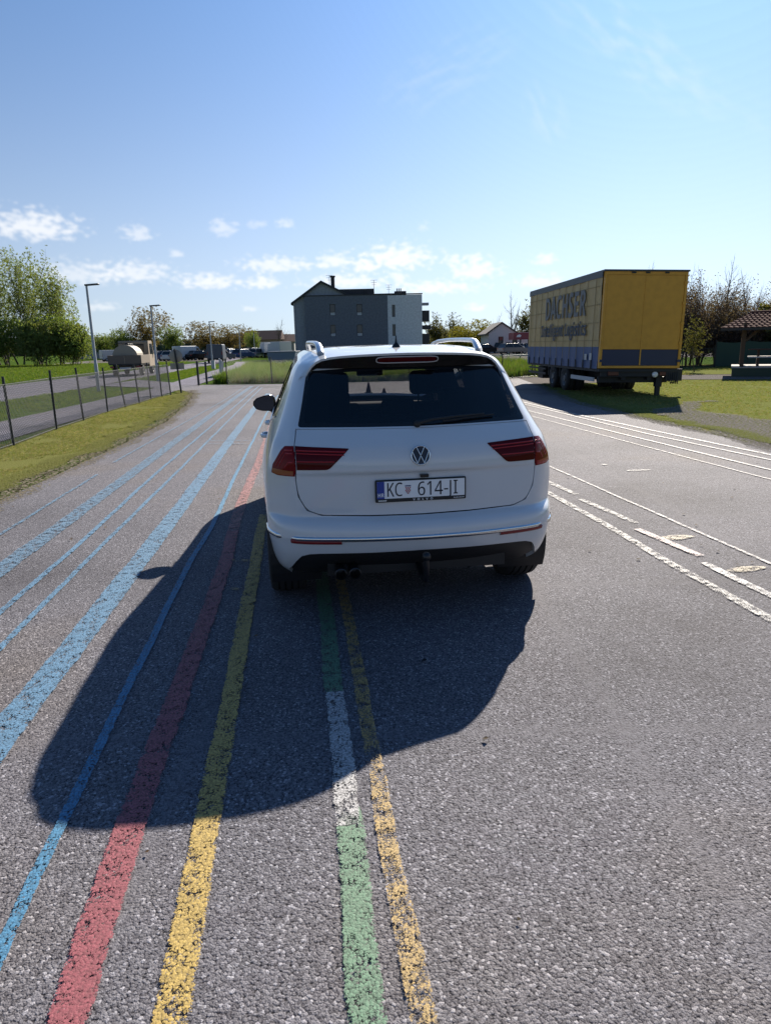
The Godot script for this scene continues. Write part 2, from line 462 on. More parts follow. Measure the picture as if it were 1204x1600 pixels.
# a flat sheet over an outline of (x, z) points
func sheet(called: String, outline: Array, y: float, m: Material, tile: float, parent: Node = self, holes: Array = []) -> MeshInstance3D:
	var pp := PackedVector2Array(outline)
	var ix := Geometry2D.triangulate_polygon(pp)
	var v := PackedVector3Array(); var n := PackedVector3Array(); var t := PackedVector2Array(); var t2 := PackedVector2Array()
	for p in pp:
		v.append(Vector3(p.x, y, p.y)); n.append(Vector3.UP); t.append(p / tile); t2.append(p / 23.0)
	return commit_sheet(called, v, n, t, t2, PackedColorArray(), up_winding(v, ix), m, parent)
func up_winding(v: PackedVector3Array, ix: PackedInt32Array) -> PackedInt32Array:
	for k in range(0, ix.size(), 3):
		if (v[ix[k + 2]] - v[ix[k]]).cross(v[ix[k + 1]] - v[ix[k]]).y < 0.0:
			var q := ix[k + 1]; ix[k + 1] = ix[k + 2]; ix[k + 2] = q
	return ix
func commit_sheet(called: String, v, n, t, t2, c: PackedColorArray, ix: PackedInt32Array, m: Material, parent: Node) -> MeshInstance3D:
	var a := []
	a.resize(Mesh.ARRAY_MAX)
	a[Mesh.ARRAY_VERTEX] = v; a[Mesh.ARRAY_NORMAL] = n; a[Mesh.ARRAY_TEX_UV] = t; a[Mesh.ARRAY_TEX_UV2] = t2; a[Mesh.ARRAY_INDEX] = ix
	if c.size(): a[Mesh.ARRAY_COLOR] = c
	var me := ArrayMesh.new()
	me.add_surface_from_arrays(Mesh.PRIMITIVE_TRIANGLES, a)
	me.surface_set_material(0, m)
	var o := part_mesh(called, me, parent)
	if parent == self: o.set_meta("kind", "structure")
	return o
# a band along a line of (x, z, half width): cover runs 0, 1, .., 1, 0 across it, so that its rim breaks up with the grain
func band(called: String, line: Array, y: float, m: Material, tile: float, rim: float, parent: Node, step := 0.15, wob := 0.006, sd := 1) -> MeshInstance3D:
	var f := noise(FastNoiseLite.TYPE_SIMPLEX_SMOOTH, 1.1, sd, 3)
	var v := PackedVector3Array(); var n := PackedVector3Array(); var t := PackedVector2Array(); var t2 := PackedVector2Array(); var c := PackedColorArray(); var ix := PackedInt32Array()
	var pts := []
	for k in line.size() - 1:
		var a: Vector3 = line[k]
		var b: Vector3 = line[k + 1]
		var cnt := maxi(1, int(Vector2(a.x - b.x, a.y - b.y).length() / step))
		for q in cnt: pts.append(a.lerp(b, float(q) / cnt))
	pts.append(line[-1])
	for k in pts.size():
		var p: Vector3 = pts[k]
		var d: Vector3 = pts[mini(k + 1, pts.size() - 1)] - pts[maxi(k - 1, 0)]
		var side := Vector2(-d.y, d.x).normalized()
		var j := 0
		var hw := p.z * 1.08 * (1.0 + f.get_noise_1d(p.y * 3.0) * 0.12)
		var sh := f.get_noise_2d(p.y * 0.8, 50.0 + p.x) * wob
		var end := 0.85 if (k == 0 or k == pts.size() - 1) else 1.0
		for off in [-1.0, -1.0 + rim / p.z, 0.0, 1.0 - rim / p.z, 1.0]:
			var q: Vector2 = Vector2(p.x, p.y) + side * (off * hw + sh)
			v.append(Vector3(q.x, y, q.y)); n.append(Vector3.UP); t.append(q / tile); t2.append(q / 23.0)
			c.append(Color(1, 1, 1, (0.0 if absf(off) == 1.0 else 1.0) * end))
		if k > 0:
			var b0 := (k - 1) * 5
			for s in 4: ix.append_array(PackedInt32Array([b0 + s, b0 + s + 1, b0 + s + 6, b0 + s, b0 + s + 6, b0 + s + 5]))
	return commit_sheet(called, v, n, t, t2, c, up_winding(v, ix), m, parent)

func paint(r: float, g: float, b: float, wear: float) -> StandardMaterial3D:
	var m := mat(r, g, b, 0.7)
	m.albedo_texture = mats.t_pnt; m.vertex_color_use_as_albedo = true
	m.transparency = BaseMaterial3D.TRANSPARENCY_ALPHA_SCISSOR; m.alpha_scissor_threshold = wear
	m.heightmap_enabled = true; m.heightmap_texture = mats.t_hgt; m.heightmap_scale = 0.24
	return m

const LOT := [Vector2(-3.7, 14), Vector2(-3.9, 2), Vector2(-4.15, -4), Vector2(-4.3, -7), Vector2(-4.4, -9), Vector2(-4.6, -12), Vector2(-5.0, -16), Vector2(-5.9, -21), Vector2(-7.1, -26.2), Vector2(-8.2, -28.4), Vector2(-9.5, -28.8), Vector2(-9.9, -32.6), Vector2(-7.4, -31.9),
	Vector2(-4, -31.4), Vector2(2, -31.6), Vector2(6.2, -32.0), Vector2(5.95, -27.6), Vector2(5.35, -22), Vector2(5.05, -18), Vector2(5.25, -15.6), Vector2(5.55, -12.6), Vector2(5.75, -10), Vector2(6.1, -6), Vector2(6.7, 0), Vector2(7.4, 14)]
func build_ground():
	var g := sheet("ground", [Vector2(-900, -1500), Vector2(900, -1500), Vector2(900, 300), Vector2(-900, 300)], -0.03, mats.field, 3.1)
	tag(g, "flat green field that everything stands on", "", "", "structure")
	var lot := sheet("asphalt_lot", LOT, 0.0, mats.asphalt, TILE)
	tag(lot, "coarse grey asphalt lot with worn painted lines", "", "", "structure")
	tag(sheet("grass_strip", [Vector2(-4.0, 14), Vector2(-4.3, 2), Vector2(-4.55, -4), Vector2(-4.7, -8.2), Vector2(-4.85, -10.7), Vector2(-5.1, -14.3), Vector2(-6.0, -20), Vector2(-7.0, -26), Vector2(-7.75, -27.6), Vector2(-8.0, -25), Vector2(-7.7, -20), Vector2(-7.2, -15), Vector2(-6.7, -12), Vector2(-6.3, -4), Vector2(-6.1, 14)], -0.018, mats.moss, 1.9), "yellowish mossy grass strip between fence and lot")
	tag(sheet("grass_verge", [Vector2(7.4, 14), Vector2(6.7, 0), Vector2(6.0, -7), Vector2(5.6, -11), Vector2(5.1, -15.8), Vector2(4.9, -18), Vector2(5.2, -22), Vector2(5.8, -27.3), Vector2(9, -27.6), Vector2(12, -28.3), Vector2(15.2, -27.0), Vector2(30, -24), Vector2(50, -20), Vector2(60, 14)], -0.018, mats.meadow, 2.3), "yellow green meadow under the trailer and right of the lot")
	tag(sheet("meadow", [Vector2(6.2, -33.2), Vector2(12.6, -32.5), Vector2(17, -31.4), Vector2(34, -29), Vector2(60, -24), Vector2(60, -44), Vector2(6.2, -44)], -0.014, mats.meadow, 2.1), "grass behind the gravel path by the shelter")
	tag(sheet("gravel_path", [Vector2(5.3, -27.0), Vector2(9, -27.5), Vector2(12, -28.4), Vector2(15.2, -27.1), Vector2(30, -24.2), Vector2(50, -20), Vector2(60, -24), Vector2(34, -29.4), Vector2(17, -31.0), Vector2(12.6, -32.2), Vector2(6.2, -33.4)], -0.010, mats.gravel, 1.3), "pale gravel path across the grass by the shelter")
	tag(sheet("footway", [Vector2(-7.0, 14), Vector2(-6.9, -4), Vector2(-7.2, -12.6), Vector2(-7.5, -17), Vector2(-8.0, -24), Vector2(-8.4, -29.5), Vector2(-9.2, -39.8), Vector2(-10.7, -50.6), Vector2(-11.8, -58.4), Vector2(-16, -85), Vector2(-17.6, -85), Vector2(-14.8, -70), Vector2(-13.2, -56.5), Vector2(-11.3, -41), Vector2(-9.9, -30), Vector2(-9.5, -21), Vector2(-9.3, -17), Vector2(-9, -4), Vector2(-9, 14)], -0.006, mats.road, 1.8), "grey asphalt footway along the wire fence")
	tag(sheet("road", [Vector2(-11.8, 14), Vector2(-12.4, -10), Vector2(-13.0, -24), Vector2(-13.4, -31), Vector2(-14.8, -46), Vector2(-16.2, -60), Vector2(-22, -112), Vector2(-33.7, -189), Vector2(-44, -260), Vector2(-52, -260), Vector2(-42, -200), Vector2(-29.1, -133), Vector2(-24.0, -101), Vector2(-22.0, -84), Vector2(-20.4, -54), Vector2(-19.3, -35), Vector2(-18.6, -10), Vector2(-18, 14)], -0.006, mats.road, 1.8), "grey road running away past the lamp posts")
	tag(sheet("driveway", [Vector2(-9.4, -30.2), Vector2(-9.3, -33.6), Vector2(-13.8, -39.5), Vector2(-13.6, -33.5)], -0.002, mats.road, 1.8), "short asphalt driveway between lot and road")
	tag(sheet("car_park", [Vector2(-24.5, -96), Vector2(-46, -96), Vector2(-52, -128), Vector2(-29.5, -128)], -0.012, mats.gravel, 1.6), "gravel car park beyond the road")
	tag(sheet("forecourt", [Vector2(7, -62), Vector2(34, -62), Vector2(40, -116), Vector2(8, -116)], -0.012, mats.gravel, 1.6), "pale parking forecourt in front of the white house")
	# ragged rims: sand and moss creeping over the asphalt
	var e1 := []
	var e2 := []
	for p in [Vector2(-3.85, 4), Vector2(-4.1, -4), Vector2(-4.28, -7), Vector2(-4.42, -9), Vector2(-4.62, -12), Vector2(-5.02, -16), Vector2(-5.9, -21), Vector2(-7.05, -26.0), Vector2(-7.7, -28.1)]:
		e1.append(Vector3(p.x - 0.05, p.y, 0.50)); e2.append(Vector3(p.x - 0.42, p.y, 0.34))
	tag(band("sandy_edge", e1, 0.003, mats.dirt_edge, 1.7, 0.52, self, 0.25, 0.2, 3), "", "", "", "structure")
	tag(band("mossy_edge", e2, 0.006, mats.moss_edge, 1.9, 0.26, self, 0.25, 0.3, 4), "", "", "", "structure")
	var e3 := []
	var e4 := []
	for p in [Vector2(6.7, 2), Vector2(6.1, -6), Vector2(5.78, -10), Vector2(5.5, -12.6), Vector2(5.25, -15.6), Vector2(5.05, -18), Vector2(5.3, -22), Vector2(5.9, -27.6)]:
		e3.append(Vector3(p.x + 0.12, p.y, 0.36)); e4.append(Vector3(p.x + 0.50, p.y, 0.36))
	tag(band("gravel_edge", e3, 0.003, mats.gravel_edge, 1.5, 0.32, self, 0.25, 0.2, 5), "", "", "", "structure")
	tag(band("meadow_edge", e4, 0.006, mats.meadow_edge, 2.3, 0.28, self, 0.25, 0.3, 6), "", "", "", "structure")
	tag(band("bare_gravel_patch", [Vector3(5.6, -9.0, 0.3), Vector3(6.5, -11.6, 0.7), Vector3(6.8, -13.6, 1.0), Vector3(6.6, -15.6, 0.7), Vector3(7.2, -16.8, 0.4), Vector3(8.6, -18.4, 0.3)], 0.0, mats.gravel_edge, 1.5, 0.26, self, 0.25, 0.4, 8), "", "", "", "structure")
	# painted lines: name, label, colour, wear, half width, points
	var blue := paint(0.115, 0.265, 0.43, 0.64)
	var blue_worn := paint(0.13, 0.255, 0.39, 0.72)
	var deep := paint(0.07, 0.26, 0.45, 0.58)
	var red := paint(0.34, 0.090, 0.112, 0.60)
	var pink := paint(0.40, 0.17, 0.17, 0.72)
	var yellow := paint(0.54, 0.38, 0.10, 0.63)
	var yellow_worn := paint(0.48, 0.33, 0.12, 0.77)
	var green := paint(0.13, 0.26, 0.165, 0.60)
	var white := paint(0.52, 0.52, 0.53, 0.65)
	var white_worn := paint(0.48, 0.48, 0.47, 0.78)
	var white_thin := paint(0.50, 0.49, 0.49, 0.70)
	var rose := paint(0.50, 0.40, 0.40, 0.62)
	var sand := paint(0.42, 0.36, 0.24, 0.74)
	var lines := [
		["blue_line", "thin pale blue line nearest the wire fence", blue_worn, 0.030, [[-3.35, -4], [-3.5, -6.03], [-3.84, -9.1]]],
		["blue_line", "thin pale blue line nearest the wire fence, farther half", blue_worn, 0.030, [[-3.99, -10.04], [-5.1, -22.85], [-5.9, -30]]],
		["blue_line", "broad pale blue stripe on the left", blue_worn, 0.105, [[-2.3, 1], [-2.93, -4.97], [-3.35, -8.79], [-4.93, -23.36], [-5.6, -30]]],
		["blue_line", "thin blue line right of the broad left stripe", blue, 0.033, [[-1.95, 1], [-2.46, -4.1], [-2.6, -5.5], [-3.04, -9.0], [-4.65, -23.88], [-5.3, -30]]],
		["blue_line", "second thin blue line right of the broad left stripe", blue, 0.030, [[-1.75, 1], [-2.17, -3.56], [-2.39, -5.48], [-2.81, -9.34], [-4.43, -23.81], [-5.0, -29]]],
		["blue_line", "broadest bright blue stripe beside the car's shadow", blue, 0.098, [[-1.2, 1], [-1.67, -2.64], [-1.77, -3.67], [-1.96, -5.45], [-2.17, -7.3], [-2.7, -11.85], [-3.5, -18.88], [-4.1, -25]]],
		["blue_line", "narrow deep blue line running into the car's shadow", deep, 0.030, [[-0.8, 1], [-1.08, -1.55], [-1.15, -2.05], [-1.3, -3.28], [-1.51, -5.03], [-1.62, -6.26], [-1.87, -8.28], [-2.92, -17.36], [-3.6, -24]]],
		["red_line", "rose red stripe in the foreground left of the yellow one", red, 0.070, [[-0.5, 1], [-0.81, -1.35], [-0.91, -2.06], [-1.0, -2.96], [-1.23, -5.01], [-1.38, -6.0]]],
		["pink_line", "faded pink stretch of the red stripe beside the car", pink, 0.075, [[-1.38, -6.0], [-1.52, -7.07], [-1.82, -9.92], [-3.64, -25.34]]],
		["yellow_line", "thick bright yellow stripe in the foreground", yellow, 0.063, [[-0.3, 1], [-0.55, -1.35], [-0.65, -2.14], [-0.83, -3.63], [-0.99, -4.91], [-1.2, -6.6]]],
		["green_line", "mint green stripe in the foreground", green, 0.062, [[0.1, 1], [-0.07, -1.33], [-0.155, -2.13]]],
		["white_line", "short white piece of the green stripe at the shadow's edge", white, 0.060, [[-0.148, -2.04], [-0.18, -2.35], [-0.275, -3.08]]],
		["green_line", "green stripe inside the car's shadow", green, 0.062, [[-0.265, -2.98], [-0.33, -3.59], [-0.42, -4.31], [-0.55, -5.4]]],
		["yellow_line", "worn yellow line right of the green stripe", yellow_worn, 0.050, [[0.25, 1], [0.07, -1.33], [0.03, -1.65], [-0.01, -1.91], [-0.06, -2.38]]],
		["yellow_line", "worn yellow line inside the car's shadow", yellow_worn, 0.050, [[-0.06, -2.38], [-0.12, -2.85], [-0.2, -3.58], [-0.4, -5.2]]],
		["white_line", "worn white line nearest the car on the right", white_worn, 0.055, [[2.6, -1.2], [2.23, -3.73], [2.08, -4.79], [1.95, -6.02], [1.77, -7.34], [1.4, -10], [0.6, -16]]],
		["white_line", "worn white dash nearest the car", white_worn, 0.055, [[2.05, -7.2], [1.91, -7.87], [1.6, -10.2]]],
		["white_line", "white dash behind the pink one", white_worn, 0.052, [[2.24, -5.96], [2.03, -6.96]]],
		["pink_line", "pale pink dash between two white ones", rose, 0.052, [[2.37, -4.96], [2.18, -5.76]]],
		["white_line", "white dash at the right edge of the picture", white, 0.050, [[2.62, -3.2], [2.44, -4.11], [2.32, -4.8]]],
		["white_line", "thin straight white line beyond the dashes", white_thin, 0.024, [[3.3, -1.2], [2.78, -4.74], [2.54, -6.39], [2.16, -9.0], [1.2, -15]]],
		["white_line", "thinnest white line of the four by the right grass", white_thin, 0.026, [[5.3, -3], [4.44, -7.75], [3.92, -11.02], [3.24, -15.47], [2.3, -22]]],
		["white_line", "second white line from the lot inward", white, 0.036, [[5.6, -3], [4.76, -8.33], [4.19, -11.8], [3.43, -16.72], [2.5, -23]]],
		["white_line", "white line just inside the outermost right one", white, 0.036, [[6.1, -3.4], [5.15, -9.04], [4.58, -11.9], [4.09, -15.65], [3.2, -22]]],
		["white_line", "outermost white line along the right grass", white, 0.048, [[6.4, -3.6], [5.37, -9.45], [4.81, -12.51], [4.27, -15.72], [3.4, -22]]],
		["blue_line", "one of two thin cross lines beyond the car's mirror", blue_worn, 0.035, [[-3.2, -12.33], [-2.36, -12.19]]],
		["blue_line", "one of two thin cross lines beyond the car's mirror", blue_worn, 0.035, [[-3.2, -11.9], [-2.36, -11.75]]],
		["yellow_line", "short cross mark between red and yellow stripes", yellow_worn, 0.04, [[-1.1, -4.45], [-0.96, -4.45]]],
		["yellow_line", "short cross mark between red and yellow stripes, farther", yellow_worn, 0.05, [[-1.2, -5.1], [-1.02, -5.08]]],
		["sand_stain", "pale sandy splash beside the pink dash", sand, 0.0, [[2.24, -5.44, 0.02], [2.30, -5.45, 0.06], [2.40, -5.48, 0.075], [2.50, -5.5, 0.05], [2.58, -5.5, 0.02]]],
		["sand_stain", "pale sandy splash near the right picture edge", sand, 0.0, [[2.40, -4.61, 0.02], [2.47, -4.62, 0.055], [2.57, -4.64, 0.06], [2.66, -4.66, 0.04], [2.72, -4.67, 0.02]]],
		["white_mark", "small white ring-like mark on the right asphalt", white_worn, 0.0, [[3.02, -8.5, 0.02], [3.12, -8.51, 0.05], [3.26, -8.53, 0.05], [3.36, -8.55, 0.02]]],
		["white_mark", "tiny white spot on the right asphalt", white, 0.0, [[2.85, -8.98, 0.015], [2.90, -8.98, 0.04], [2.95, -8.98, 0.015]]]]
	var k := 0
	for l in lines:
		var pts := []
		for p in l[4]: pts.append(Vector3(p[0], p[1], p[2] if p.size() > 2 else l[3]))
		k += 1
		var o := band(l[0], pts, 0.008 + (k % 5) * 0.0004, l[2], TILE, clampf(l[3] * 0.45, 0.012, 0.03), lot, 0.12 if l[3] > 0.0 else 0.03, 0.008, 100 + k)
		o.set_meta("label", l[1])

# ---------------------------------------------------------------- the white car
# A skin of control rows (sill to roof) by columns (rear centre, round the corner, along the side, to the front centre), interpolated smoothly; every panel is cut out of it.
var NI := 0
var NJ := 0
var SP := PackedVector3Array()
var SN := PackedVector3Array()
var ICOL := []
var JROW := []
func hermite_line(t: Array, p: Array, ts: Array) -> Array:   # monotone cubic through p at t
	var k := t.size()
	var h := []
	var d := []
	for i in k - 1:
		h.append(t[i + 1] - t[i]); d.append((p[i + 1] - p[i]) / h[i])
	var m := []
	for i in k:
		if i == 0: m.append(d[0])
		elif i == k - 1: m.append(d[k - 2])
		else:
			var q := Vector3.ZERO
			var w1: float = 2.0 * h[i] + h[i - 1]
			var w2: float = h[i] + 2.0 * h[i - 1]
			for a in 3:
				var x: float = d[i - 1][a]
				var y: float = d[i][a]
				if x * y > 1e-12: q[a] = (w1 + w2) / (w1 / x + w2 / y)
			m.append(q)
	var out := []
	var i := 0
	for s in ts:
		while i < k - 2 and s > t[i + 1]: i += 1
		var u: float = (s - t[i]) / h[i]
		var u2 := u * u
		var u3 := u2 * u
		out.append(p[i] * (2 * u3 - 3 * u2 + 1) + m[i] * h[i] * (u3 - 2 * u2 + u) + p[i + 1] * (3 * u2 - 2 * u3) + m[i + 1] * h[i] * (u3 - u2))
	return out
func car_rows() -> Array:
	var rows := []
	var lo := [ # y, rear z, edge x/dz, corner x/dz, quarter x/dz, half widths at the rear axle, middle, front door, front axle
		[0.22, -0.30, 0.66, 0.05, 0.76, 0.12, 0.80, 0.25, 0.80, 0.82, 0.82, 0.80], [0.30, -0.17, 0.70, 0.07, 0.80, 0.14, 0.85, 0.28, 0.87, 0.87, 0.87, 0.86], [0.38, -0.075, 0.71, 0.09, 0.815, 0.18, 0.87, 0.33, 0.89, 0.885, 0.885, 0.88],
		[0.44, -0.035, 0.715, 0.10, 0.825, 0.20, 0.88, 0.36, 0.90, 0.893, 0.893, 0.89], [0.50, -0.010, 0.72, 0.11, 0.835, 0.22, 0.89, 0.38, 0.908, 0.90, 0.90, 0.90], [0.53, 0.0, 0.72, 0.112, 0.838, 0.222, 0.893, 0.385, 0.912, 0.903, 0.903, 0.903],
		[0.57, -0.004, 0.72, 0.112, 0.838, 0.222, 0.895, 0.385, 0.915, 0.906, 0.906, 0.906], [0.605, -0.020, 0.717, 0.105, 0.835, 0.215, 0.895, 0.37, 0.917, 0.908, 0.908, 0.908], [0.625, -0.050, 0.712, 0.095, 0.828, 0.20, 0.893, 0.34, 0.918, 0.909, 0.908, 0.907],
		[0.638, -0.085, 0.71, 0.08, 0.822, 0.185, 0.892, 0.31, 0.919, 0.909, 0.908, 0.906], [0.648, -0.092, 0.709, 0.078, 0.820, 0.182, 0.892, 0.305, 0.919, 0.910, 0.908, 0.906], [0.70, -0.088, 0.708, 0.078, 0.822, 0.182, 0.893, 0.305, 0.920, 0.910, 0.908, 0.905],
		[0.78, -0.085, 0.708, 0.078, 0.825, 0.18, 0.893, 0.30, 0.921, 0.911, 0.908, 0.903], [0.885, -0.088, 0.707, 0.072, 0.822, 0.172, 0.885, 0.29, 0.918, 0.908, 0.903, 0.898], [0.903, -0.070, 0.707, 0.085, 0.82, 0.187, 0.882, 0.305, 0.916, 0.906, 0.90, 0.895]]
	for a in lo:
		var y: float = a[0]
		var yf := minf(y, 0.86)
		rows.append(car_row(y, a[1], a, [-0.9, -2.0, -2.9, -3.6], [y, y, y, y], [0.80, yf, -4.22, 0.45, yf, -4.43, yf, -4.49 if y < 0.8 else -4.42]))
	var up := [
		[0.96, -0.074, 0.706, 0.083, 0.808, 0.185, 0.868, 0.30, 0.905, 0.895, 0.888, 0.875], [1.03, -0.098, 0.704, 0.082, 0.79, 0.18, 0.845, 0.29, 0.885, 0.875, 0.866, 0.85], [1.05, -0.112, 0.704, 0.08, 0.782, 0.175, 0.838, 0.285, 0.878, 0.868, 0.858, 0.835],
		[1.10, -0.158, 0.697, 0.08, 0.765, 0.165, 0.815, 0.275, 0.862, 0.852, 0.838, 0.81], [1.148, -0.206, 0.688, 0.08, 0.748, 0.155, 0.795, 0.265, 0.845, 0.835, 0.818, 0.785], [1.20, -0.258, 0.674, 0.08, 0.73, 0.15, 0.775, 0.26, 0.822, 0.812, 0.795, 0.755],
		[1.30, -0.352, 0.648, 0.08, 0.698, 0.145, 0.738, 0.25, 0.775, 0.768, 0.75, 0.70], [1.40, -0.442, 0.625, 0.085, 0.666, 0.145, 0.70, 0.24, 0.726, 0.722, 0.705, 0.65], [1.46, -0.495, 0.61, 0.088, 0.645, 0.145, 0.676, 0.235, 0.696, 0.694, 0.678, 0.62], [1.50, -0.53, 0.59, 0.092, 0.622, 0.145, 0.65, 0.23, 0.668, 0.668, 0.655, 0.59]]
	var z8 := [-2.9, -2.9, -2.9, -2.88, -2.85, -2.75, -2.60, -2.45, -2.38, -2.32]
	var z9 := [-3.6, -3.5, -3.4, -3.25, -3.12, -3.02, -2.82, -2.62, -2.52, -2.44]
	var y9 := [0.93, 0.985, 1.01, 1.04, 1.08, 1.16, 1.28, 1.39, 1.452, 1.492]
	var fr := [[0.74, 0.90, -4.2, 0.42, 0.93, -4.30, 0.94, -4.33], [0.70, 0.985, -3.9, 0.4, 1.01, -3.95, 1.02, -3.97], [0.68, 1.01, -3.65, 0.38, 1.03, -3.70, 1.04, -3.72], [0.64, 1.045, -3.38, 0.35, 1.06, -3.43, 1.065, -3.45], [0.62, 1.10, -3.20, 0.33, 1.11, -3.28, 1.115, -3.31],
		[0.605, 1.18, -3.08, 0.32, 1.185, -3.15, 1.19, -3.18], [0.57, 1.29, -2.88, 0.30, 1.295, -2.95, 1.30, -2.97], [0.53, 1.40, -2.69, 0.28, 1.405, -2.75, 1.41, -2.77], [0.50, 1.46, -2.59, 0.26, 1.465, -2.64, 1.47, -2.66], [0.47, 1.50, -2.52, 0.24, 1.507, -2.57, 1.51, -2.59]]
	for k in up.size():
		var a: Array = up[k]
		var y: float = a[0]
		rows.append(car_row(y, a[1], a, [-0.95, -2.0, z8[k], z9[k]], [y, y, lerpf(y, y9[k], 0.35), y9[k]], fr[k]))
	var roof := [
		[[0, 1.548, -0.58], [0.52, 1.535, -0.67], [0.57, 1.532, -0.73], [0.60, 1.535, -0.82], [0.615, 1.55, -1.05], [0.625, 1.555, -2.0], [0.60, 1.545, -2.32], [0.55, 1.53, -2.40], [0.42, 1.535, -2.46], [0.22, 1.545, -2.52], [0, 1.548, -2.54]],
		[[0, 1.572, -0.70], [0.46, 1.566, -0.76], [0.51, 1.566, -0.82], [0.535, 1.568, -0.90], [0.555, 1.578, -1.10], [0.565, 1.583, -1.95], [0.545, 1.573, -2.22], [0.50, 1.56, -2.30], [0.38, 1.562, -2.36], [0.20, 1.57, -2.40], [0, 1.572, -2.41]],
		[[0, 1.595, -0.95], [0.33, 1.591, -0.97], [0.36, 1.592, -1.02], [0.38, 1.594, -1.08], [0.39, 1.599, -1.20], [0.40, 1.603, -1.85], [0.38, 1.596, -2.03], [0.35, 1.59, -2.10], [0.25, 1.592, -2.13], [0.13, 1.594, -2.15], [0, 1.594, -2.16]],
		[[0, 1.606, -1.20], [0, 1.606, -1.20], [0, 1.606, -1.20], [0, 1.606, -1.21], [0, 1.607, -1.27], [0, 1.61, -1.75], [0, 1.606, -1.85], [0, 1.605, -1.87], [0, 1.605, -1.88], [0, 1.605, -1.89], [0, 1.605, -1.9]]]
	for a in roof:
		var r := []
		for q in a: r.append(Vector3(q[0], q[1], q[2]))
		var p0: Vector3 = r[0]
		var p3: Vector3 = r[1]
		r.insert(1, Vector3(p3.x * 0.36, lerpf(p0.y, p3.y, 0.12), lerpf(p0.z, p3.z, 0.12))); r.insert(2, Vector3(p3.x * 0.71, lerpf(p0.y, p3.y, 0.48), lerpf(p0.z, p3.z, 0.48)))
		rows.append(r)
	return rows
func car_row(y: float, zr: float, a: Array, zs: Array, ys: Array, f: Array) -> Array:
	var r := []
	for x in [0.0, 0.25, 0.5]: r.append(Vector3(x, y, zr - a[3] * pow(x / a[2], 2.2)))
	r.append(Vector3(a[2], y, zr - a[3])); r.append(Vector3(a[4], y, zr - a[5])); r.append(Vector3(a[6], y, zr - a[7]))
	for k in 4: r.append(Vector3(a[8 + k], ys[k], zs[k]))
	r.append(Vector3(f[0], f[1], f[2])); r.append(Vector3(f[3], f[4], f[5])); r.append(Vector3(0, f[6], f[7]))
	return r
func car_skin():
	var rows := car_rows()
	var tu := [0.0, 0.25, 0.5, 0.72, 0.86, 1.02, 1.62, 2.72, 3.6, 4.05, 4.75, 5.15, 5.5]
	var nu := [7, 7, 7, 6, 7, 12, 16, 12, 8, 10, 6, 6]
	var us := []
	ICOL = []
	for k in nu.size():
		ICOL.append(us.size())
		for q in nu[k]: us.append(lerpf(tu[k], tu[k + 1], float(q) / nu[k]))
	ICOL.append(us.size()); us.append(tu[-1])
	var lines := []
	for r in rows:   # mirrored neighbours keep the middle smooth
		var p: Array = r.duplicate()
		var t := tu.duplicate()
		p.insert(0, r[1] * Vector3(-1, 1, 1)); t.insert(0, -tu[1])
		p.append(r[11] * Vector3(-1, 1, 1)); t.append(2.0 * tu[12] - tu[11])
		lines.append(hermite_line(t, p, us))
	var tv := [0.0]
	for k in range(1, rows.size()):
		var s := 0.0
		for c in [0, 3, 6, 7]: s += rows[k][c].distance_to(rows[k - 1][c])
		tv.append(tv[-1] + maxf(s / 4.0, 0.008))
	var vs := []
	JROW = []
	for k in rows.size() - 1:
		JROW.append(vs.size())
		var cnt := clampi(int(ceil((tv[k + 1] - tv[k]) / 0.018)), 2, 6)
		for q in cnt: vs.append(lerpf(tv[k], tv[k + 1], float(q) / cnt))
	JROW.append(vs.size()); vs.append(tv[-1])
	NI = us.size(); NJ = vs.size()
	SP.resize(NI * NJ); SN.resize(NI * NJ)
	for i in NI:
		var p := []
		for r in lines: p.append(r[i])
		var q := hermite_line(tv, p, vs)
		for j in NJ:
			var w: Vector3 = q[j]
			if i == 0 or i == NI - 1: w.x = 0.0
			SP[i * NJ + j] = w
	for i in NI:
		for j in NJ:
			var a := SP[mini(i + 1, NI - 1) * NJ + j] - SP[maxi(i - 1, 0) * NJ + j]
			var b := SP[i * NJ + mini(j + 1, NJ - 1)] - SP[i * NJ + maxi(j - 1, 0)]
			if i == 0: a = Vector3(1, 0, 0)
			if i == NI - 1: a = Vector3(-1, 0, 0)
			var n := a.cross(b)
			SN[i * NJ + j] = n.normalized() if n.length() > 1e-9 and j < NJ - 1 else Vector3.UP
	var probe := SN[NI / 2 * NJ + 20]
	if probe.x < 0.0:
		for k in SN.size() :
			if (k % NJ) < NJ - 1: SN[k] = -SN[k]
func at_skin(f: Vector2, off := 0.0) -> Vector3:
	var i := clampi(int(f.x), 0, NI - 2)
	var j := clampi(int(f.y), 0, NJ - 2)
	var u := f.x - i
	var w := f.y - j
	var k := i * NJ + j
	var p := SP[k].lerp(SP[k + NJ], u).lerp(SP[k + 1].lerp(SP[k + NJ + 1], u), w)
	return p if off == 0.0 else p + n_skin(f) * off
func n_skin(f: Vector2) -> Vector3:
	var i := clampi(int(f.x), 0, NI - 2)
	var j := clampi(int(f.y), 0, NJ - 2)
	var u := f.x - i
	var w := f.y - j
	var k := i * NJ + j
	return SN[k].lerp(SN[k + NJ], u).lerp(SN[k + 1].lerp(SN[k + NJ + 1], u), w).normalized()
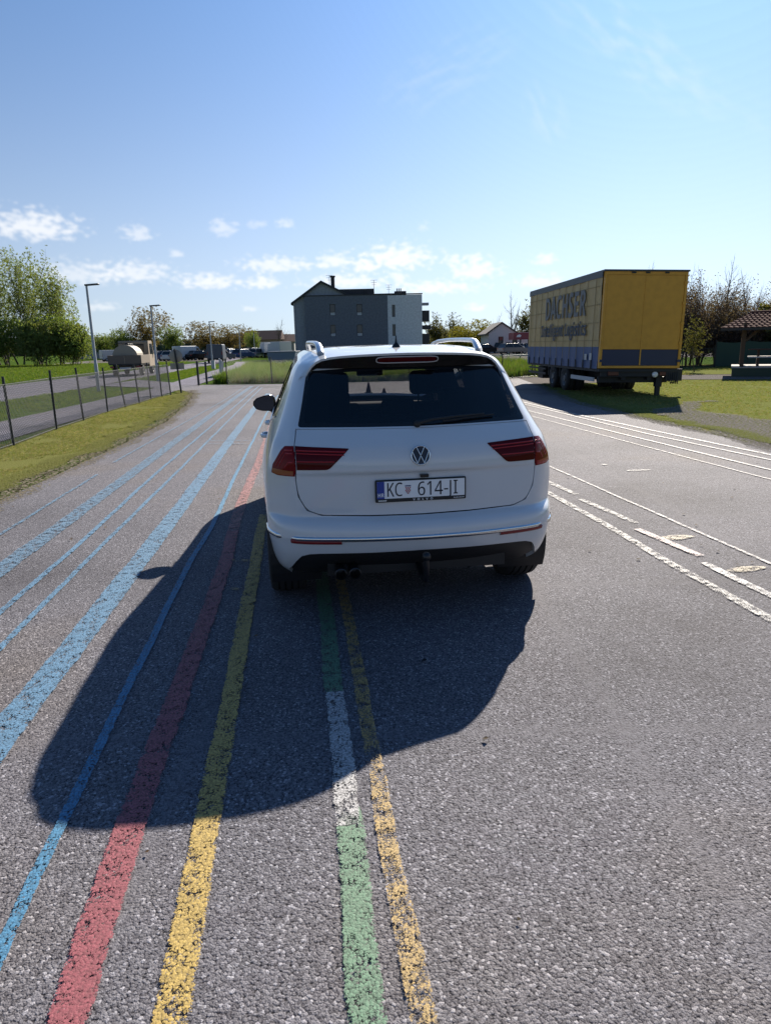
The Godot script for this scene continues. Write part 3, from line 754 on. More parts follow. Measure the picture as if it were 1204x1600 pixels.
func find(ax: int, a: float, y: float, i0: int, i1: int, j1: int) -> Vector2:   # where the skin has the wanted x (ax 0) or z (ax 2) and height
	var best := Vector2.ZERO
	var d := 1e9
	for i in range(i0, i1, 2):
		for j in range(0, j1, 2):
			var p := SP[i * NJ + j]
			var e := (p[ax] - a) * (p[ax] - a) + (p.y - y) * (p.y - y)
			if e < d: d = e; best = Vector2(i, j)
	for k in 10:
		var p := at_skin(best)
		var h := 0.2
		var pu := (at_skin(best + Vector2(h, 0)) - at_skin(best - Vector2(h, 0))) / (2 * h)
		var pv := (at_skin(best + Vector2(0, h)) - at_skin(best - Vector2(0, h))) / (2 * h)
		var det := pu[ax] * pv.y - pv[ax] * pu.y
		if absf(det) < 1e-10: break
		var ea := a - p[ax]
		var ey := y - p.y
		best += Vector2(ea * pv.y - pv[ax] * ey, pu[ax] * ey - ea * pu.y) / det * 0.9
		best = best.clamp(Vector2(i0, 0), Vector2(i1, j1))
	return best
func on_rear(x: float, y: float) -> Vector2:
	var q := find(0, x, y, 0, ICOL[6] - 2, JROW[25])
	if x < 0.001: q.x = 0.0
	return q
func on_side(z: float, y: float) -> Vector2:
	return find(2, z, y, ICOL[4], ICOL[10], JROW[25])
func on_front(x: float, y: float) -> Vector2:
	var q := find(0, x, y, ICOL[9], NI - 1, JROW[25])
	if x < 0.001: q.x = NI - 1
	return q
# an outline on the skin: points ["r", x, y], ["s", z, y], ["f", x, y] or ["i", i, j], split finely; grow widens (or, below zero, narrows) it in the drawing plane
func outline(pts: Array, grow := 0.0) -> PackedVector2Array:
	var flat := true
	for p in pts:
		if p[0] != pts[0][0]: flat = false
	if grow != 0.0 and flat:
		var pp := PackedVector2Array()
		for p in pts: pp.append(Vector2(p[1], p[2]))
		var got := Geometry2D.offset_polygon(pp, grow, Geometry2D.JOIN_MITER)
		var kind: String = pts[0][0]
		pts = []
		for q in got[0]: pts.append([kind, maxf(q.x, 0.0) if kind != "s" else q.x, q.y])
	var out := PackedVector2Array()
	for k in pts.size():
		var a: Array = pts[k]
		var b: Array = pts[(k + 1) % pts.size()]
		if a[0] == b[0] and a[0] != "i":
			var cnt := maxi(1, int(Vector2(a[1] - b[1], a[2] - b[2]).length() / 0.03))
			for q in cnt:
				var u := float(q) / cnt
				out.append(locate(a[0], lerpf(a[1], b[1], u), lerpf(a[2], b[2], u)))
		else:
			var p := locate(a[0], a[1], a[2])
			var e := locate(b[0], b[1], b[2])
			var cnt := maxi(1, int(p.distance_to(e) / 1.5))
			for q in cnt: out.append(p.lerp(e, float(q) / cnt))
	return out
func locate(kind: String, a: float, b: float) -> Vector2:
	if kind == "r": return on_rear(a, b)
	if kind == "s": return on_side(a, b)
	if kind == "f": return on_front(a, b)
	return Vector2(a, b)
func rounded(pts: Array, r: float, steps := 4) -> Array:   # the same outline with its corners rounded
	var out := []
	for k in pts.size():
		var p := Vector2(pts[k][1], pts[k][2])
		var a := Vector2(pts[k - 1][1], pts[k - 1][2])
		var b := Vector2(pts[(k + 1) % pts.size()][1], pts[(k + 1) % pts.size()][2])
		var rr: float = minf(pts[k][3] if pts[k].size() > 3 else r, 0.45 * minf(p.distance_to(a), p.distance_to(b)))
		if rr < 0.002: out.append(pts[k]); continue
		var s := p + (a - p).normalized() * rr
		var e := p + (b - p).normalized() * rr
		for q in steps + 1:
			var u := float(q) / steps
			var w := s.lerp(p, u).lerp(p.lerp(e, u), u)
			out.append([pts[k][0], w.x, w.y])
	return out
func mask(poly: PackedVector2Array) -> PackedByteArray:
	var m := PackedByteArray(); m.resize(NI * NJ)
	var lo := Vector2(1e9, 1e9)
	var hi := -lo
	for p in poly: lo = lo.min(p); hi = hi.max(p)
	for i in range(maxi(0, int(lo.x) - 1), mini(NI - 1, int(hi.x) + 2)):
		for j in range(maxi(0, int(lo.y) - 1), mini(NJ - 1, int(hi.y) + 2)):
			if Geometry2D.is_point_in_polygon(Vector2(i + 0.5, j + 0.5), poly): m[i * NJ + j] = 1
	for k in poly.size():
		var a := poly[k]
		var b := poly[(k + 1) % poly.size()]
		var cnt := int(a.distance_to(b) / 0.2) + 1
		for q in cnt + 1:
			var p := a.lerp(b, float(q) / cnt)
			for dx in [-0.02, 0.02]:
				for dy in [-0.02, 0.02]:
					var i := int(floor(p.x + dx))
					var j := int(floor(p.y + dy))
					if i >= 0 and j >= 0 and i < NI - 1 and j < NJ - 1: m[i * NJ + j] = 2
	return m
func skin_panel(b: MB, inc: PackedVector2Array, exc: Array, off := 0.0, sides := [1.0, -1.0], skirt := 0.0):
	var all := inc.is_empty()
	var mi := PackedByteArray() if all else mask(inc)
	var me := []
	for e in exc: me.append(mask(e))
	for i in NI - 1:
		for j in NJ - 1:
			var k := i * NJ + j
			if not all and mi[k] == 0: continue
			var cell := PackedVector2Array([Vector2(i, j), Vector2(i + 1, j), Vector2(i + 1, j + 1), Vector2(i, j + 1)])
			var pieces := [cell]
			var whole := true
			if not all and mi[k] == 2: pieces = Geometry2D.intersect_polygons(cell, inc); whole = false
			for e in exc.size():
				if me[e][k] == 1: pieces = []; break
				if me[e][k] == 2:
					var nxt := []
					for p in pieces: nxt.append_array(Geometry2D.clip_polygons(p, exc[e]))
					pieces = nxt; whole = false
			if whole and pieces.size():
				if off == 0.0: emit(b, [SP[k], SP[k + NJ], SP[k + NJ + 1], SP[k + 1]], [SN[k], SN[k + NJ], SN[k + NJ + 1], SN[k + 1]], PackedInt32Array([0, 1, 2, 0, 2, 3]), sides)
				else: emit(b, [SP[k] + SN[k] * off, SP[k + NJ] + SN[k + NJ] * off, SP[k + NJ + 1] + SN[k + NJ + 1] * off, SP[k + 1] + SN[k + 1] * off], [SN[k], SN[k + NJ], SN[k + NJ + 1], SN[k + 1]], PackedInt32Array([0, 1, 2, 0, 2, 3]), sides)
				continue
			for p in pieces:
				var ix := Geometry2D.triangulate_polygon(p)
				var pp := []
				var nn := []
				for q in p: pp.append(at_skin(q, off)); nn.append(n_skin(q))
				emit(b, pp, nn, ix, sides)
	if skirt > 0.0:
		for poly in ([] if all else [inc]) + exc:
			for k in poly.size():
				var p: Vector2 = poly[k]
				var q: Vector2 = poly[(k + 1) % poly.size()]
				if (p.x < 0.02 and q.x < 0.02) or (p.y < 0.4 and q.y < 0.4) or (p.x > NI - 1.02 and q.x > NI - 1.02): continue
				var a := at_skin(p, off); var c := at_skin(q, off); var d := at_skin(q, off - skirt); var e := at_skin(p, off - skirt)
				for s in sides:
					var w := Vector3(s, 1, 1)
					b.quad(a * w, c * w, d * w, e * w)
func emit(b: MB, pp: Array, nn: Array, ix: PackedInt32Array, sides: Array):
	for s in sides:
		var w := Vector3(s, 1, 1)
		for k in range(0, ix.size(), 3):
			b.tri(pp[ix[k]] * w, pp[ix[k + 1]] * w, pp[ix[k + 2]] * w, nn[ix[k]] * w, nn[ix[k + 1]] * w, nn[ix[k + 2]] * w)
func skin_strip(b: MB, pts: Array, half: float, off: float, sides := [1.0, -1.0]):   # a raised moulding along a line on the skin
	for s in sides:
		var w := Vector3(s, 1, 1)
		var last := []
		for f in pts:
			var p := at_skin(f)
			var n := n_skin(f)
			var up := (Vector3.UP - n * n.y).normalized()
			var ring := [p - up * half - n * 0.004, p - up * half + n * off * 0.6, p - up * half * 0.55 + n * off, p + up * half * 0.55 + n * off, p + up * half + n * off * 0.6, p + up * half - n * 0.004]
			var nor := [-up, (n - up * 1.6).normalized(), (n - up * 0.5).normalized(), (n + up * 0.5).normalized(), (n + up * 1.6).normalized(), up]
			if last.size():
				for k in 5:
					b.tri(last[0][k] * w, ring[k] * w, ring[k + 1] * w, last[1][k] * w, nor[k] * w, nor[k + 1] * w)
					b.tri(last[0][k] * w, ring[k + 1] * w, last[0][k + 1] * w, last[1][k] * w, nor[k + 1] * w, last[1][k + 1] * w)
			last = [ring, nor]

func line_on(kind: String, pts: Array, step := 0.03) -> Array:
	var out := []
	for k in pts.size() - 1:
		var a := Vector2(pts[k][0], pts[k][1])
		var b := Vector2(pts[k + 1][0], pts[k + 1][1])
		var cnt := maxi(1, int(a.distance_to(b) / step))
		for q in cnt: out.append(locate(kind, lerpf(a.x, b.x, float(q) / cnt), lerpf(a.y, b.y, float(q) / cnt)))
	out.append(locate(kind, pts[-1][0], pts[-1][1]))
	return out

func text_mesh(s: String, size: float, font_name: String, depth := 0.001, weight := 400) -> TextMesh:
	var f := SystemFont.new()
	f.font_names = PackedStringArray([font_name]); f.font_weight = weight
	var e := FontVariation.new()
	e.base_font = f; e.variation_embolden = 0.0
	var t := TextMesh.new()
	t.text = s; t.font = e; t.font_size = 64; t.pixel_size = size / 64.0; t.depth = depth; t.curve_step = 0.6
	return t
func letter(called: String, s: String, size: float, at: Vector3, parent: Node, m: Material, stretch := 1.0, depth := 0.001, weight := 400, font_name := "Droid Sans") -> MeshInstance3D:
	var o := part_mesh(called, text_mesh(s, size, font_name, depth, weight), parent, "", m)
	o.position = at; o.scale.x = stretch
	return o

func make_wheel() -> Node3D:   # axle along x, outer face towards +x
	var w := Node3D.new()
	w.name = "wheel"
	var x := Transform3D(Basis(Vector3(0, 0, 1), -PI / 2), Vector3.ZERO)   # lathe height (y) becomes +x
	var b := MB.new()
	var R := 0.348
	var prof := [Vector2(0.235, -0.095), Vector2(0.245, -0.112), Vector2(0.29, -0.119), Vector2(0.325, -0.114), Vector2(0.341, -0.098)]
	for g in [-0.062, -0.021, 0.021, 0.062]:
		prof.append_array([Vector2(R, g - 0.006), Vector2(R - 0.009, g - 0.005), Vector2(R - 0.009, g + 0.005), Vector2(R, g + 0.006)])
	prof.append_array([Vector2(0.341, 0.098), Vector2(0.325, 0.114), Vector2(0.29, 0.119), Vector2(0.245, 0.112), Vector2(0.235, 0.095)])
	b.lathe(prof, x, 56)
	part("tyre", b, mats.rubber, w)
	b = MB.new()
	b.lathe([Vector2(0.236, -0.10), Vector2(0.225, -0.08), Vector2(0.215, 0.0), Vector2(0.222, 0.08), Vector2(0.238, 0.098), Vector2(0.232, 0.104), Vector2(0.215, 0.09)], x, 48)
	b.lathe([Vector2(0.0, 0.062), Vector2(0.05, 0.060), Vector2(0.06, 0.05), Vector2(0.06, 0.0)], x, 24)
	for k in 5:
		for s in [-1.0, 1.0]:
			var an := TAU * k / 5.0
			var d := Vector3(0, cos(an), sin(an))
			var e := Vector3(0, cos(an + s * 0.17), sin(an + s * 0.17))
			b.tube([d * 0.04 + Vector3(0.05, 0, 0), d.lerp(e, 0.6) * 0.13 + Vector3(0.062, 0, 0), e * 0.226 + Vector3(0.075, 0, 0)], [0.016, 0.015, 0.017], 6)
	part("rim", b, mats.rim, w)
	b = MB.new()
	b.lathe([Vector2(0.16, -0.01), Vector2(0.16, 0.015), Vector2(0.0, 0.015)], x, 32)
	part("brake_disc", b, mats.steel, w)
	return w

func build_car():
	car_skin()
	mats.rim = mat(0.35, 0.36, 0.37, 0.3, 0.85)
	var white := mat(0.62, 0.64, 0.67, 0.35)
	white.clearcoat_enabled = true; white.clearcoat = 1.0; white.clearcoat_roughness = 0.03
	var gloss := mat(0.008, 0.008, 0.009, 0.12)
	var dull := mat(0.014, 0.014, 0.015, 0.6)
	var chrome := mat(0.72, 0.73, 0.74, 0.10, 1.0)
	var alu := mat(0.62, 0.63, 0.64, 0.28, 0.9)
	var dark_glass := glass(0.002, 0.004, 0.006, 0.60)
	var side_glass := glass(0.004, 0.007, 0.009, 0.92)
	var clear := glass(0.08, 0.30, 0.22, 0.14)
	var lens := mat(0.17, 0.006, 0.010, 0.15)
	lens.clearcoat_enabled = true; lens.clearcoat = 0.2; lens.clearcoat_roughness = 0.02
	var lens_dark := mat(0.075, 0.004, 0.007, 0.15)
	lens_dark.clearcoat_enabled = true; lens_dark.clearcoat = 0.2; lens_dark.clearcoat_roughness = 0.02
	lens.metallic_specular = 0.12; lens_dark.metallic_specular = 0.12
	var bar := mat(0.34, 0.010, 0.016, 0.25)
	var amber := mat(0.30, 0.075, 0.03, 0.15)
	var refl := mat(0.20, 0.012, 0.014, 0.2)
	var trim := mat(0.007, 0.007, 0.008, 0.9)
	var cloth := mat(0.007, 0.007, 0.008, 0.95)
	var car := thing("white_car", Vector3(0.218, 0, -3.821), 0.13823)
	tag(car, "white compact SUV seen from behind with tinted rear window and tow bar", "car")
	# outlines
	var tail_pts := rounded([["r", 0.0, 0.644], ["r", 0.30, 0.647], ["r", 0.575, 0.655, 0.03], ["r", 0.655, 0.685, 0.03], ["r", 0.700, 0.765, 0.05], ["r", 0.710, 0.86], ["r", 0.707, 0.93], ["r", 0.708, 1.052], ["r", 0.692, 1.139], ["r", 0.30, 1.134], ["r", 0.0, 1.131]], 0.0)
	var tail := outline(tail_pts)
	var tail_hole := outline([["r", 0.0, 0.638], ["r", 0.30, 0.641], ["r", 0.577, 0.649], ["r", 0.66, 0.680], ["r", 0.706, 0.763], ["r", 0.716, 0.86], ["r", 0.713, 0.93], ["r", 0.714, 1.052], ["r", 0.698, 1.143], ["r", 0.30, 1.137], ["r", 0.0, 1.134]])
	var inner_pts := rounded([["r", 0.403, 1.036, 0.008], ["r", 0.706, 1.053, 0.002], ["r", 0.703, 0.922, 0.002], ["r", 0.525, 0.921, 0.02]], 0.01)
	var inner := outline(inner_pts)
	var outer_pts := [["r", 0.715, 1.053], ["r", 0.762, 1.048], ["r", 0.790, 1.018], ["r", 0.838, 0.94], ["r", 0.848, 0.892], ["r", 0.815, 0.882], ["r", 0.716, 0.884], ["r", 0.709, 0.922]]
	var outer := outline(outer_pts)
	var rear_win := outline(rounded([["r", 0.0, 1.142], ["r", 0.30, 1.145], ["r", 0.686, 1.150, 0.02], ["r", 0.650, 1.288], ["r", 0.622, 1.41], ["r", 0.606, 1.462, 0.02], ["r", 0.30, 1.478], ["r", 0.0, 1.484]], 0.0))
	var rear_clear := outline(rounded([["r", 0.0, 1.165], ["r", 0.30, 1.168], ["r", 0.655, 1.176, 0.03], ["r", 0.625, 1.288], ["r", 0.598, 1.40], ["r", 0.575, 1.445, 0.04], ["r", 0.30, 1.455], ["r", 0.0, 1.460]], 0.0))
	var under := outline(([["r", 0.0, 0.437], ["r", 0.60, 0.431], ["r", 0.655, 0.427], ["r", 0.70, 0.412], ["r", 0.735, 0.368], ["r", 0.762, 0.316], ["r", 0.782, 0.282], ["i", on_rear(0.785, 0.26).x, 0.0], ["i", 0.0, 0.0]]))
	var bump := outline([["r", 0.0, 0.632], ["r", 0.30, 0.635], ["r", 0.580, 0.643], ["r", 0.664, 0.675], ["r", 0.711, 0.760], ["r", 0.720, 0.86], ["r", 0.722, 0.879], ["r", 0.815, 0.877], ["r", 0.840, 0.880], ["s", -0.42, 0.80], ["s", -0.47, 0.60], ["s", -0.39, 0.42], ["s", -0.38, 0.30], ["r", 0.82, 0.275], ["r", 0.79, 0.285], ["r", 0.77, 0.318], ["r", 0.745, 0.37], ["r", 0.71, 0.42], ["r", 0.66, 0.438], ["r", 0.60, 0.442], ["r", 0.0, 0.446]])
	var arch_r := []
	var arch_f := []
	for k in 25:
		var an := -0.55 + (PI + 1.1) * k / 24.0
		arch_r.append(["s", -0.79 + cos(an) * 0.405, maxf(0.353 + sin(an) * 0.405, 0.224)])
		arch_f.append(["s", -3.46 + cos(an) * 0.405, maxf(0.353 + sin(an) * 0.405, 0.224)])
	var arch_rear := outline(arch_r)
	var arch_front := outline(arch_f)
	var q_win := outline(rounded([["s", -1.22, 1.115], ["s", -0.70, 1.200], ["s", -0.74, 1.33], ["s", -0.92, 1.455], ["s", -1.16, 1.478]], 0.05))
	var r_win := outline(rounded([["s", -1.28, 1.108], ["s", -2.02, 1.100], ["s", -2.00, 1.492], ["s", -1.20, 1.480]], 0.02))
	var f_win := outline(rounded([["s", -2.10, 1.100], ["s", -2.90, 1.098], ["s", -2.84, 1.16], ["s", -2.42, 1.45], ["s", -2.32, 1.488], ["s", -2.08, 1.492]], 0.02))
	var trim_win := outline(rounded([["s", -3.0, 1.076], ["s", -1.2, 1.088], ["s", -0.66, 1.185], ["s", -0.71, 1.345], ["s", -0.91, 1.476], ["s", -1.16, 1.500], ["s", -2.05, 1.510], ["s", -2.33, 1.505], ["s", -2.46, 1.46]], 0.02))
	var shield := outline([["f", 0.0, 1.135], ["f", 0.33, 1.13], ["f", 0.61, 1.115], ["f", 0.66, 1.14], ["f", 0.60, 1.30], ["f", 0.55, 1.42], ["f", 0.51, 1.475], ["f", 0.26, 1.492], ["f", 0.0, 1.496]])
	var door_r := outline(rounded([["s", -1.40, 0.42], ["s", -2.03, 0.40], ["s", -2.04, 1.07], ["s", -1.22, 1.078], ["s", -1.14, 0.90], ["s", -1.22, 0.70]], 0.05))
	var door_f := outline(rounded([["s", -2.05, 0.40], ["s", -2.98, 0.40], ["s", -3.04, 0.75], ["s", -3.02, 1.03], ["s", -2.95, 1.066], ["s", -2.05, 1.072]], 0.05))
	var door_r_hole := outline(rounded([["s", -1.40, 0.415], ["s", -2.04, 0.395], ["s", -2.045, 1.076], ["s", -1.216, 1.084], ["s", -1.134, 0.90], ["s", -1.213, 0.70]], 0.05))
	var door_f_hole := outline(rounded([["s", -2.045, 0.395], ["s", -2.985, 0.395], ["s", -3.046, 0.75], ["s", -3.026, 1.034], ["s", -2.953, 1.072], ["s", -2.045, 1.078]], 0.05))
	var spoil_hole := outline([["r", 0.0, 1.476], ["r", 0.30, 1.470], ["r", 0.607, 1.452], ["r", 0.600, 1.492], ["i", ICOL[3], JROW[26]], ["i", 0.0, JROW[26]]])
	# panels
	var b := MB.new()
	skin_panel(b, PackedVector2Array(), [tail_hole, outer, rear_win, under, bump, arch_rear, arch_front, trim_win, shield, door_r_hole, door_f_hole], 0.0, [1.0, -1.0], 0.025)
	part("body", b, white, car)
	b = MB.new(); skin_panel(b, tail, [inner], 0.0, [1.0, -1.0], 0.02)
	var gate := part("tailgate", b, white, car)
	b = MB.new(); skin_panel(b, bump, [], 0.0, [1.0, -1.0], 0.03)
	var bumper := part("rear_bumper", b, white, car)
	b = MB.new(); skin_panel(b, under, [], -0.022, [1.0, -1.0], 0.0)
	var dif := part("diffuser", b, dull, car)
	b = MB.new(); skin_panel(b, rear_win, [rear_clear], -0.004, [1.0, -1.0], 0.0)
	part("rear_window_border", b, gloss, car)
	b = MB.new(); skin_panel(b, rear_clear, [], -0.004)
	part("rear_window", b, dark_glass, car, "dark tinted rear window")
	b = MB.new(); skin_panel(b, shield, [], -0.003)
	part("windscreen", b, clear, car)
	for s in [1.0, -1.0]:
		b = MB.new(); skin_panel(b, trim_win, [q_win, r_win, f_win], -0.002, [s], 0.006)
		part("window_trim", b, gloss, car)
		for w in [q_win, r_win, f_win]:
			b = MB.new(); skin_panel(b, w, [], -0.007, [s])
			part("side_window", b, side_glass, car)
		b = MB.new(); skin_panel(b, door_r, [], 0.0, [s], 0.02)
		var dr := part("door", b, white, car)
		b = MB.new(); skin_panel(b, door_f, [], 0.0, [s], 0.02)
		var df := part("door", b, white, car)
		var k := 0
		for d in [dr, df]:
			var z: float = [-1.36, -2.22][k]
			var h := at_skin(on_side(z, 0.985))
			b = MB.new()
			b.tube([h + Vector3(-0.01, 0, 0.09), h + Vector3(0.028, 0, 0.07), h + Vector3(0.036, 0.002, 0), h + Vector3(0.028, 0, -0.07), h + Vector3(-0.01, 0, -0.09)].map(func(p): return p * Vector3(s, 1, 1)), 0.014, 8)
			part("handle", b, white, d)
			k += 1
		b = MB.new(); skin_strip(b, line_on("s", [[-0.68, 1.178], [-1.2, 1.082], [-2.98, 1.072]]), 0.006, 0.006, [s])
		part("window_moulding", b, alu, car)
		for a in [arch_r, arch_f]:   # black wheel housings
			b = MB.new()
			var cz: float = -0.79 if a == arch_r else -3.46
			for q in 24:
				var a0 := -0.5 + (PI + 1.0) * q / 24.0
				var a1 := -0.5 + (PI + 1.0) * (q + 1) / 24.0
				b.quad(Vector3(s * 0.89, 0.353 + sin(a0) * 0.402, cz + cos(a0) * 0.402), Vector3(s * 0.89, 0.353 + sin(a1) * 0.402, cz + cos(a1) * 0.402), Vector3(s * 0.58, 0.353 + sin(a1) * 0.402, cz + cos(a1) * 0.402), Vector3(s * 0.58, 0.353 + sin(a0) * 0.402, cz + cos(a0) * 0.402))
			b.box(Vector3(minf(s * 0.57, s * 0.58), 0.24, cz - 0.40), Vector3(maxf(s * 0.57, s * 0.58), 0.75, cz + 0.40))
			part("wheel_housing", b, mats.black, car)
			var w := make_wheel()
			w.position = Vector3(s * 0.79, 0.346, cz)
			if s < 0: w.rotation.y = PI
			car.add_child(w, true)
		# lamps
		b = MB.new(); skin_panel(b, outer, [], 0.004, [s], 0.02)
		var lo := part("tail_light", b, lens, car, "wraparound outer tail light lens")
		b = MB.new(); skin_panel(b, inner, [], 0.004, [s], 0.02)
		var li := part("tail_light", b, lens_dark, car, "dark red inner tail light on the tailgate")
		for q in [[0.425, 1.018, 0.700, 1.030, 0.0045], [0.435, 1.002, 0.700, 1.014, 0.0035], [0.49, 0.966, 0.70, 0.970, 0.0035]]:
			b = MB.new(); skin_strip(b, line_on("r", [[q[0], q[1]], [q[2], q[3]]]), q[4], 0.007, [s])
			part("light_bar", b, bar, li)
		for q in [[[0.720, 1.030], [0.764, 1.026], [0.782, 1.0], [0.818, 0.935]], [[0.720, 1.012], [0.758, 1.010], [0.772, 0.985], [0.800, 0.935]], [[0.720, 0.965], [0.748, 0.962], [0.77, 0.93]]]:
			b = MB.new(); skin_strip(b, line_on("r", q), 0.0045, 0.007, [s])
			part("light_bar", b, bar, lo)
		b = MB.new(); skin_panel(b, outline([["r", 0.722, 0.914], ["r", 0.838, 0.918], ["r", 0.844, 0.896], ["r", 0.815, 0.887], ["r", 0.724, 0.889]]), [], 0.0055, [s])
		part("indicator", b, amber if s < 0 else bar, lo)
		b = MB.new(); skin_strip(b, line_on("r", [[0.469, 0.5075], [0.64, 0.5085], [0.755, 0.5095]]), 0.0125, 0.010, [s])
		part("reflector", b, refl, bumper, "long red reflector set in the chrome strip")
	b = MB.new()
	var strip_line := line_on("r", [[0.0, 0.524], [0.72, 0.526]])
	for q in line_on("s", [[-0.14, 0.527], [-0.47, 0.530]]): strip_line.append(q)
	skin_strip(b, strip_line, 0.0140, 0.008)
	part("chrome_strip", b, chrome, bumper)
	b = MB.new(); skin_panel(b, outline([["r", 0.585, 0.452], ["r", 0.645, 0.451], ["r", 0.645, 0.494], ["r", 0.585, 0.495]]), [], 0.0016, [1.0], 0.0016)
	part("towing_eye_cover", b, white, bumper)
	# spoiler: white upper blade, black rear face, high brake light
	var blade := [[0.0, 1.558, -0.455], [0.1, 1.557, -0.456], [0.2, 1.555, -0.462], [0.3, 1.552, -0.473], [0.4, 1.547, -0.492], [0.47, 1.540, -0.515], [0.52, 1.530, -0.535], [0.555, 1.513, -0.548], [0.582, 1.490, -0.555], [0.604, 1.460, -0.556], [0.617, 1.433, -0.552]]
	b = MB.new()
	var bb := MB.new()
	for s in [1.0, -1.0]:
		var w := Vector3(s, 1, 1)
		var rows := []
		for k in blade.size():
			var t := Vector3(blade[k][0], blade[k][1], blade[k][2])
			var u := float(k) / (blade.size() - 1)
			var ri := lerpf(0.0, ICOL[4], minf(u * 1.18, 1.0))
			var rj := lerpf(JROW[26], JROW[22] + 0.5, smoothstep(0.62, 1.0, u))
			var root := at_skin(Vector2(ri, rj), 0.003)
			var mid := root.lerp(t, 0.5) + Vector3(0.004 * u, 0.010 * (1.0 - u * 0.5), 0)
			var low := t + Vector3(-0.004 * u, -0.013, -0.004)
			var fin := Vector3(blade[k][0] * 0.985, 0, 0)
			fin.y = lerpf(1.470, t.y - 0.035, smoothstep(0.55, 1.0, u))
			fin = at_skin(on_rear(fin.x, fin.y), 0.002)
			rows.append([root, mid, t, low, fin])
		for k in rows.size() - 1:
			for m in 4:
				var tgt := b if m < 3 else bb
				var p: Vector3 = rows[k][m]; var q: Vector3 = rows[k + 1][m]; var r: Vector3 = rows[k + 1][m + 1]; var e: Vector3 = rows[k][m + 1]
				var out := Vector3(0.15 * s, 1, 0.4) if m < 2 else Vector3(0, 0, 1)
				var nn := []
				for g in [[k, m], [k + 1, m], [k + 1, m + 1], [k, m + 1]]:
					var du: Vector3 = rows[mini(g[0] + 1, rows.size() - 1)][g[1]] - rows[maxi(g[0] - 1, 0)][g[1]]
					var lo_m := 0 if m < 2 else m
					var hi_m := 2 if m < 2 else m + 1
					var dv: Vector3 = rows[g[0]][mini(g[1] + 1, hi_m)] - rows[g[0]][maxi(g[1] - 1, lo_m)]
					if g[0] == 0: du.y = 0; du.z = 0
					var x := (du * w).cross(dv * w).normalized()
					nn.append(x if x.dot(out) > 0 else -x)
				tgt.tri(p * w, q * w, r * w, nn[0], nn[1], nn[2]); tgt.tri(p * w, r * w, e * w, nn[0], nn[2], nn[3])
	var sp := part("spoiler", b, white, car)
	part("spoiler_face", bb, gloss, sp)
	b = MB.new()
	var bl := MB.new()
	var base_z := -0.462
	var tilt := Transform3D(Basis(Vector3(1, 0, 0), 0.62), Vector3(0, 1.519, -0.474))
	bl.rbox(Vector3(-0.178, -0.017, -0.008), Vector3(0.178, 0.017, 0.006), 0.014, tilt)
	var ring := []
	for k in 41:
		var an := TAU * k / 40.0
		var cx := cos(an)
		var sy := sin(an)
		ring.append(tilt * Vector3(signf(cx) * pow(absf(cx), 0.25) * 0.190, signf(sy) * pow(absf(sy), 0.6) * 0.022, 0.004))
	b.tube(ring, 0.0032, 6, false)
	var brake := part("brake_light", bl, lens_dark, sp, "long high-mounted brake light with a pale rim")
	part("rim", b, mat(0.55, 0.50, 0.50, 0.35), brake)
	# roof rails, aerial, mirrors, wiper
	for s in [1.0, -1.0]:
		b = MB.new()
		var pts := []
		for q in [[0.512, 1.560, -0.70], [0.514, 1.590, -0.755], [0.520, 1.615, -0.83], [0.530, 1.626, -0.95], [0.545, 1.632, -1.3], [0.552, 1.634, -1.7], [0.545, 1.626, -2.05], [0.535, 1.606, -2.2], [0.525, 1.572, -2.3]]: pts.append(Vector3(q[0] * s, q[1], q[2]))
		b.tube(pts, [0.024, 0.024, 0.021, 0.018, 0.017, 0.017, 0.018, 0.021, 0.022], 10, true, Vector2(1.0, 0.85))
		part("roof_rail", b, alu, car)
		b = MB.new()
		var mir := Transform3D(Basis(Vector3.UP, -0.12 * s).scaled(Vector3(s, 1, 1)), Vector3(0.945 * s, 1.105, -2.72))
		var sec := []
		for k in 7:   # housing: rings from the glass forward
			var u := k / 6.0
			var sc: float = [1.0, 1.03, 1.02, 0.95, 0.80, 0.55, 0.15][k]
			sec.append([u * -0.17, sc])
		var shape := [[-0.095, -0.050], [-0.060, -0.068], [0.02, -0.066], [0.075, -0.050], [0.100, -0.012], [0.098, 0.020], [0.070, 0.048], [0.0, 0.070], [-0.060, 0.078], [-0.092, 0.062], [-0.102, 0.0]]
		for k in 6:
			for q in shape.size():
				var p := []
				for g in [[k, q], [k, (q + 1) % shape.size()], [k + 1, (q + 1) % shape.size()], [k + 1, q]]:
					p.append(mir * Vector3(shape[g[1]][0] * sec[g[0]][1], shape[g[1]][1] * sec[g[0]][1], sec[g[0]][0]))
				var ce := mir * Vector3(0, 0, -0.06)
				var nn := []
				for e in p: nn.append(((e - ce) * Vector3(1, 1, 0.6)).normalized())
				b.tri(p[0], p[1], p[2], nn[0], nn[1], nn[2]); b.tri(p[0], p[2], p[3], nn[0], nn[2], nn[3])
		b.tube([mir * Vector3(-0.06, -0.05, -0.05), Vector3(0.86 * s, 1.03, -2.76), Vector3(0.80 * s, 1.02, -2.78)], [0.030, 0.026, 0.03], 8)
		var house := part("mirror", b, gloss, car)
		b = MB.new()
		var gp := []
		for q in shape: gp.append(Vector2(q[0] * 0.90, q[1] * 0.88))
		b.prism(gp, 0.003, mir * Transform3D(Basis(), Vector3(0, 0, -0.001)))
		part("mirror_glass", b, mat(0.05, 0.062, 0.085, 0.04, 1.0), house)
	b = MB.new()
	b.lathe([Vector2(0.034, 0.0), Vector2(0.031, 0.010), Vector2(0.022, 0.022), Vector2(0.010, 0.034), Vector2(0.006, 0.060), Vector2(0.004, 0.078), Vector2(0.0, 0.080)], Transform3D(Basis().scaled(Vector3(0.85, 1, 1.5)), Vector3(0, 1.586, -0.90)), 20)
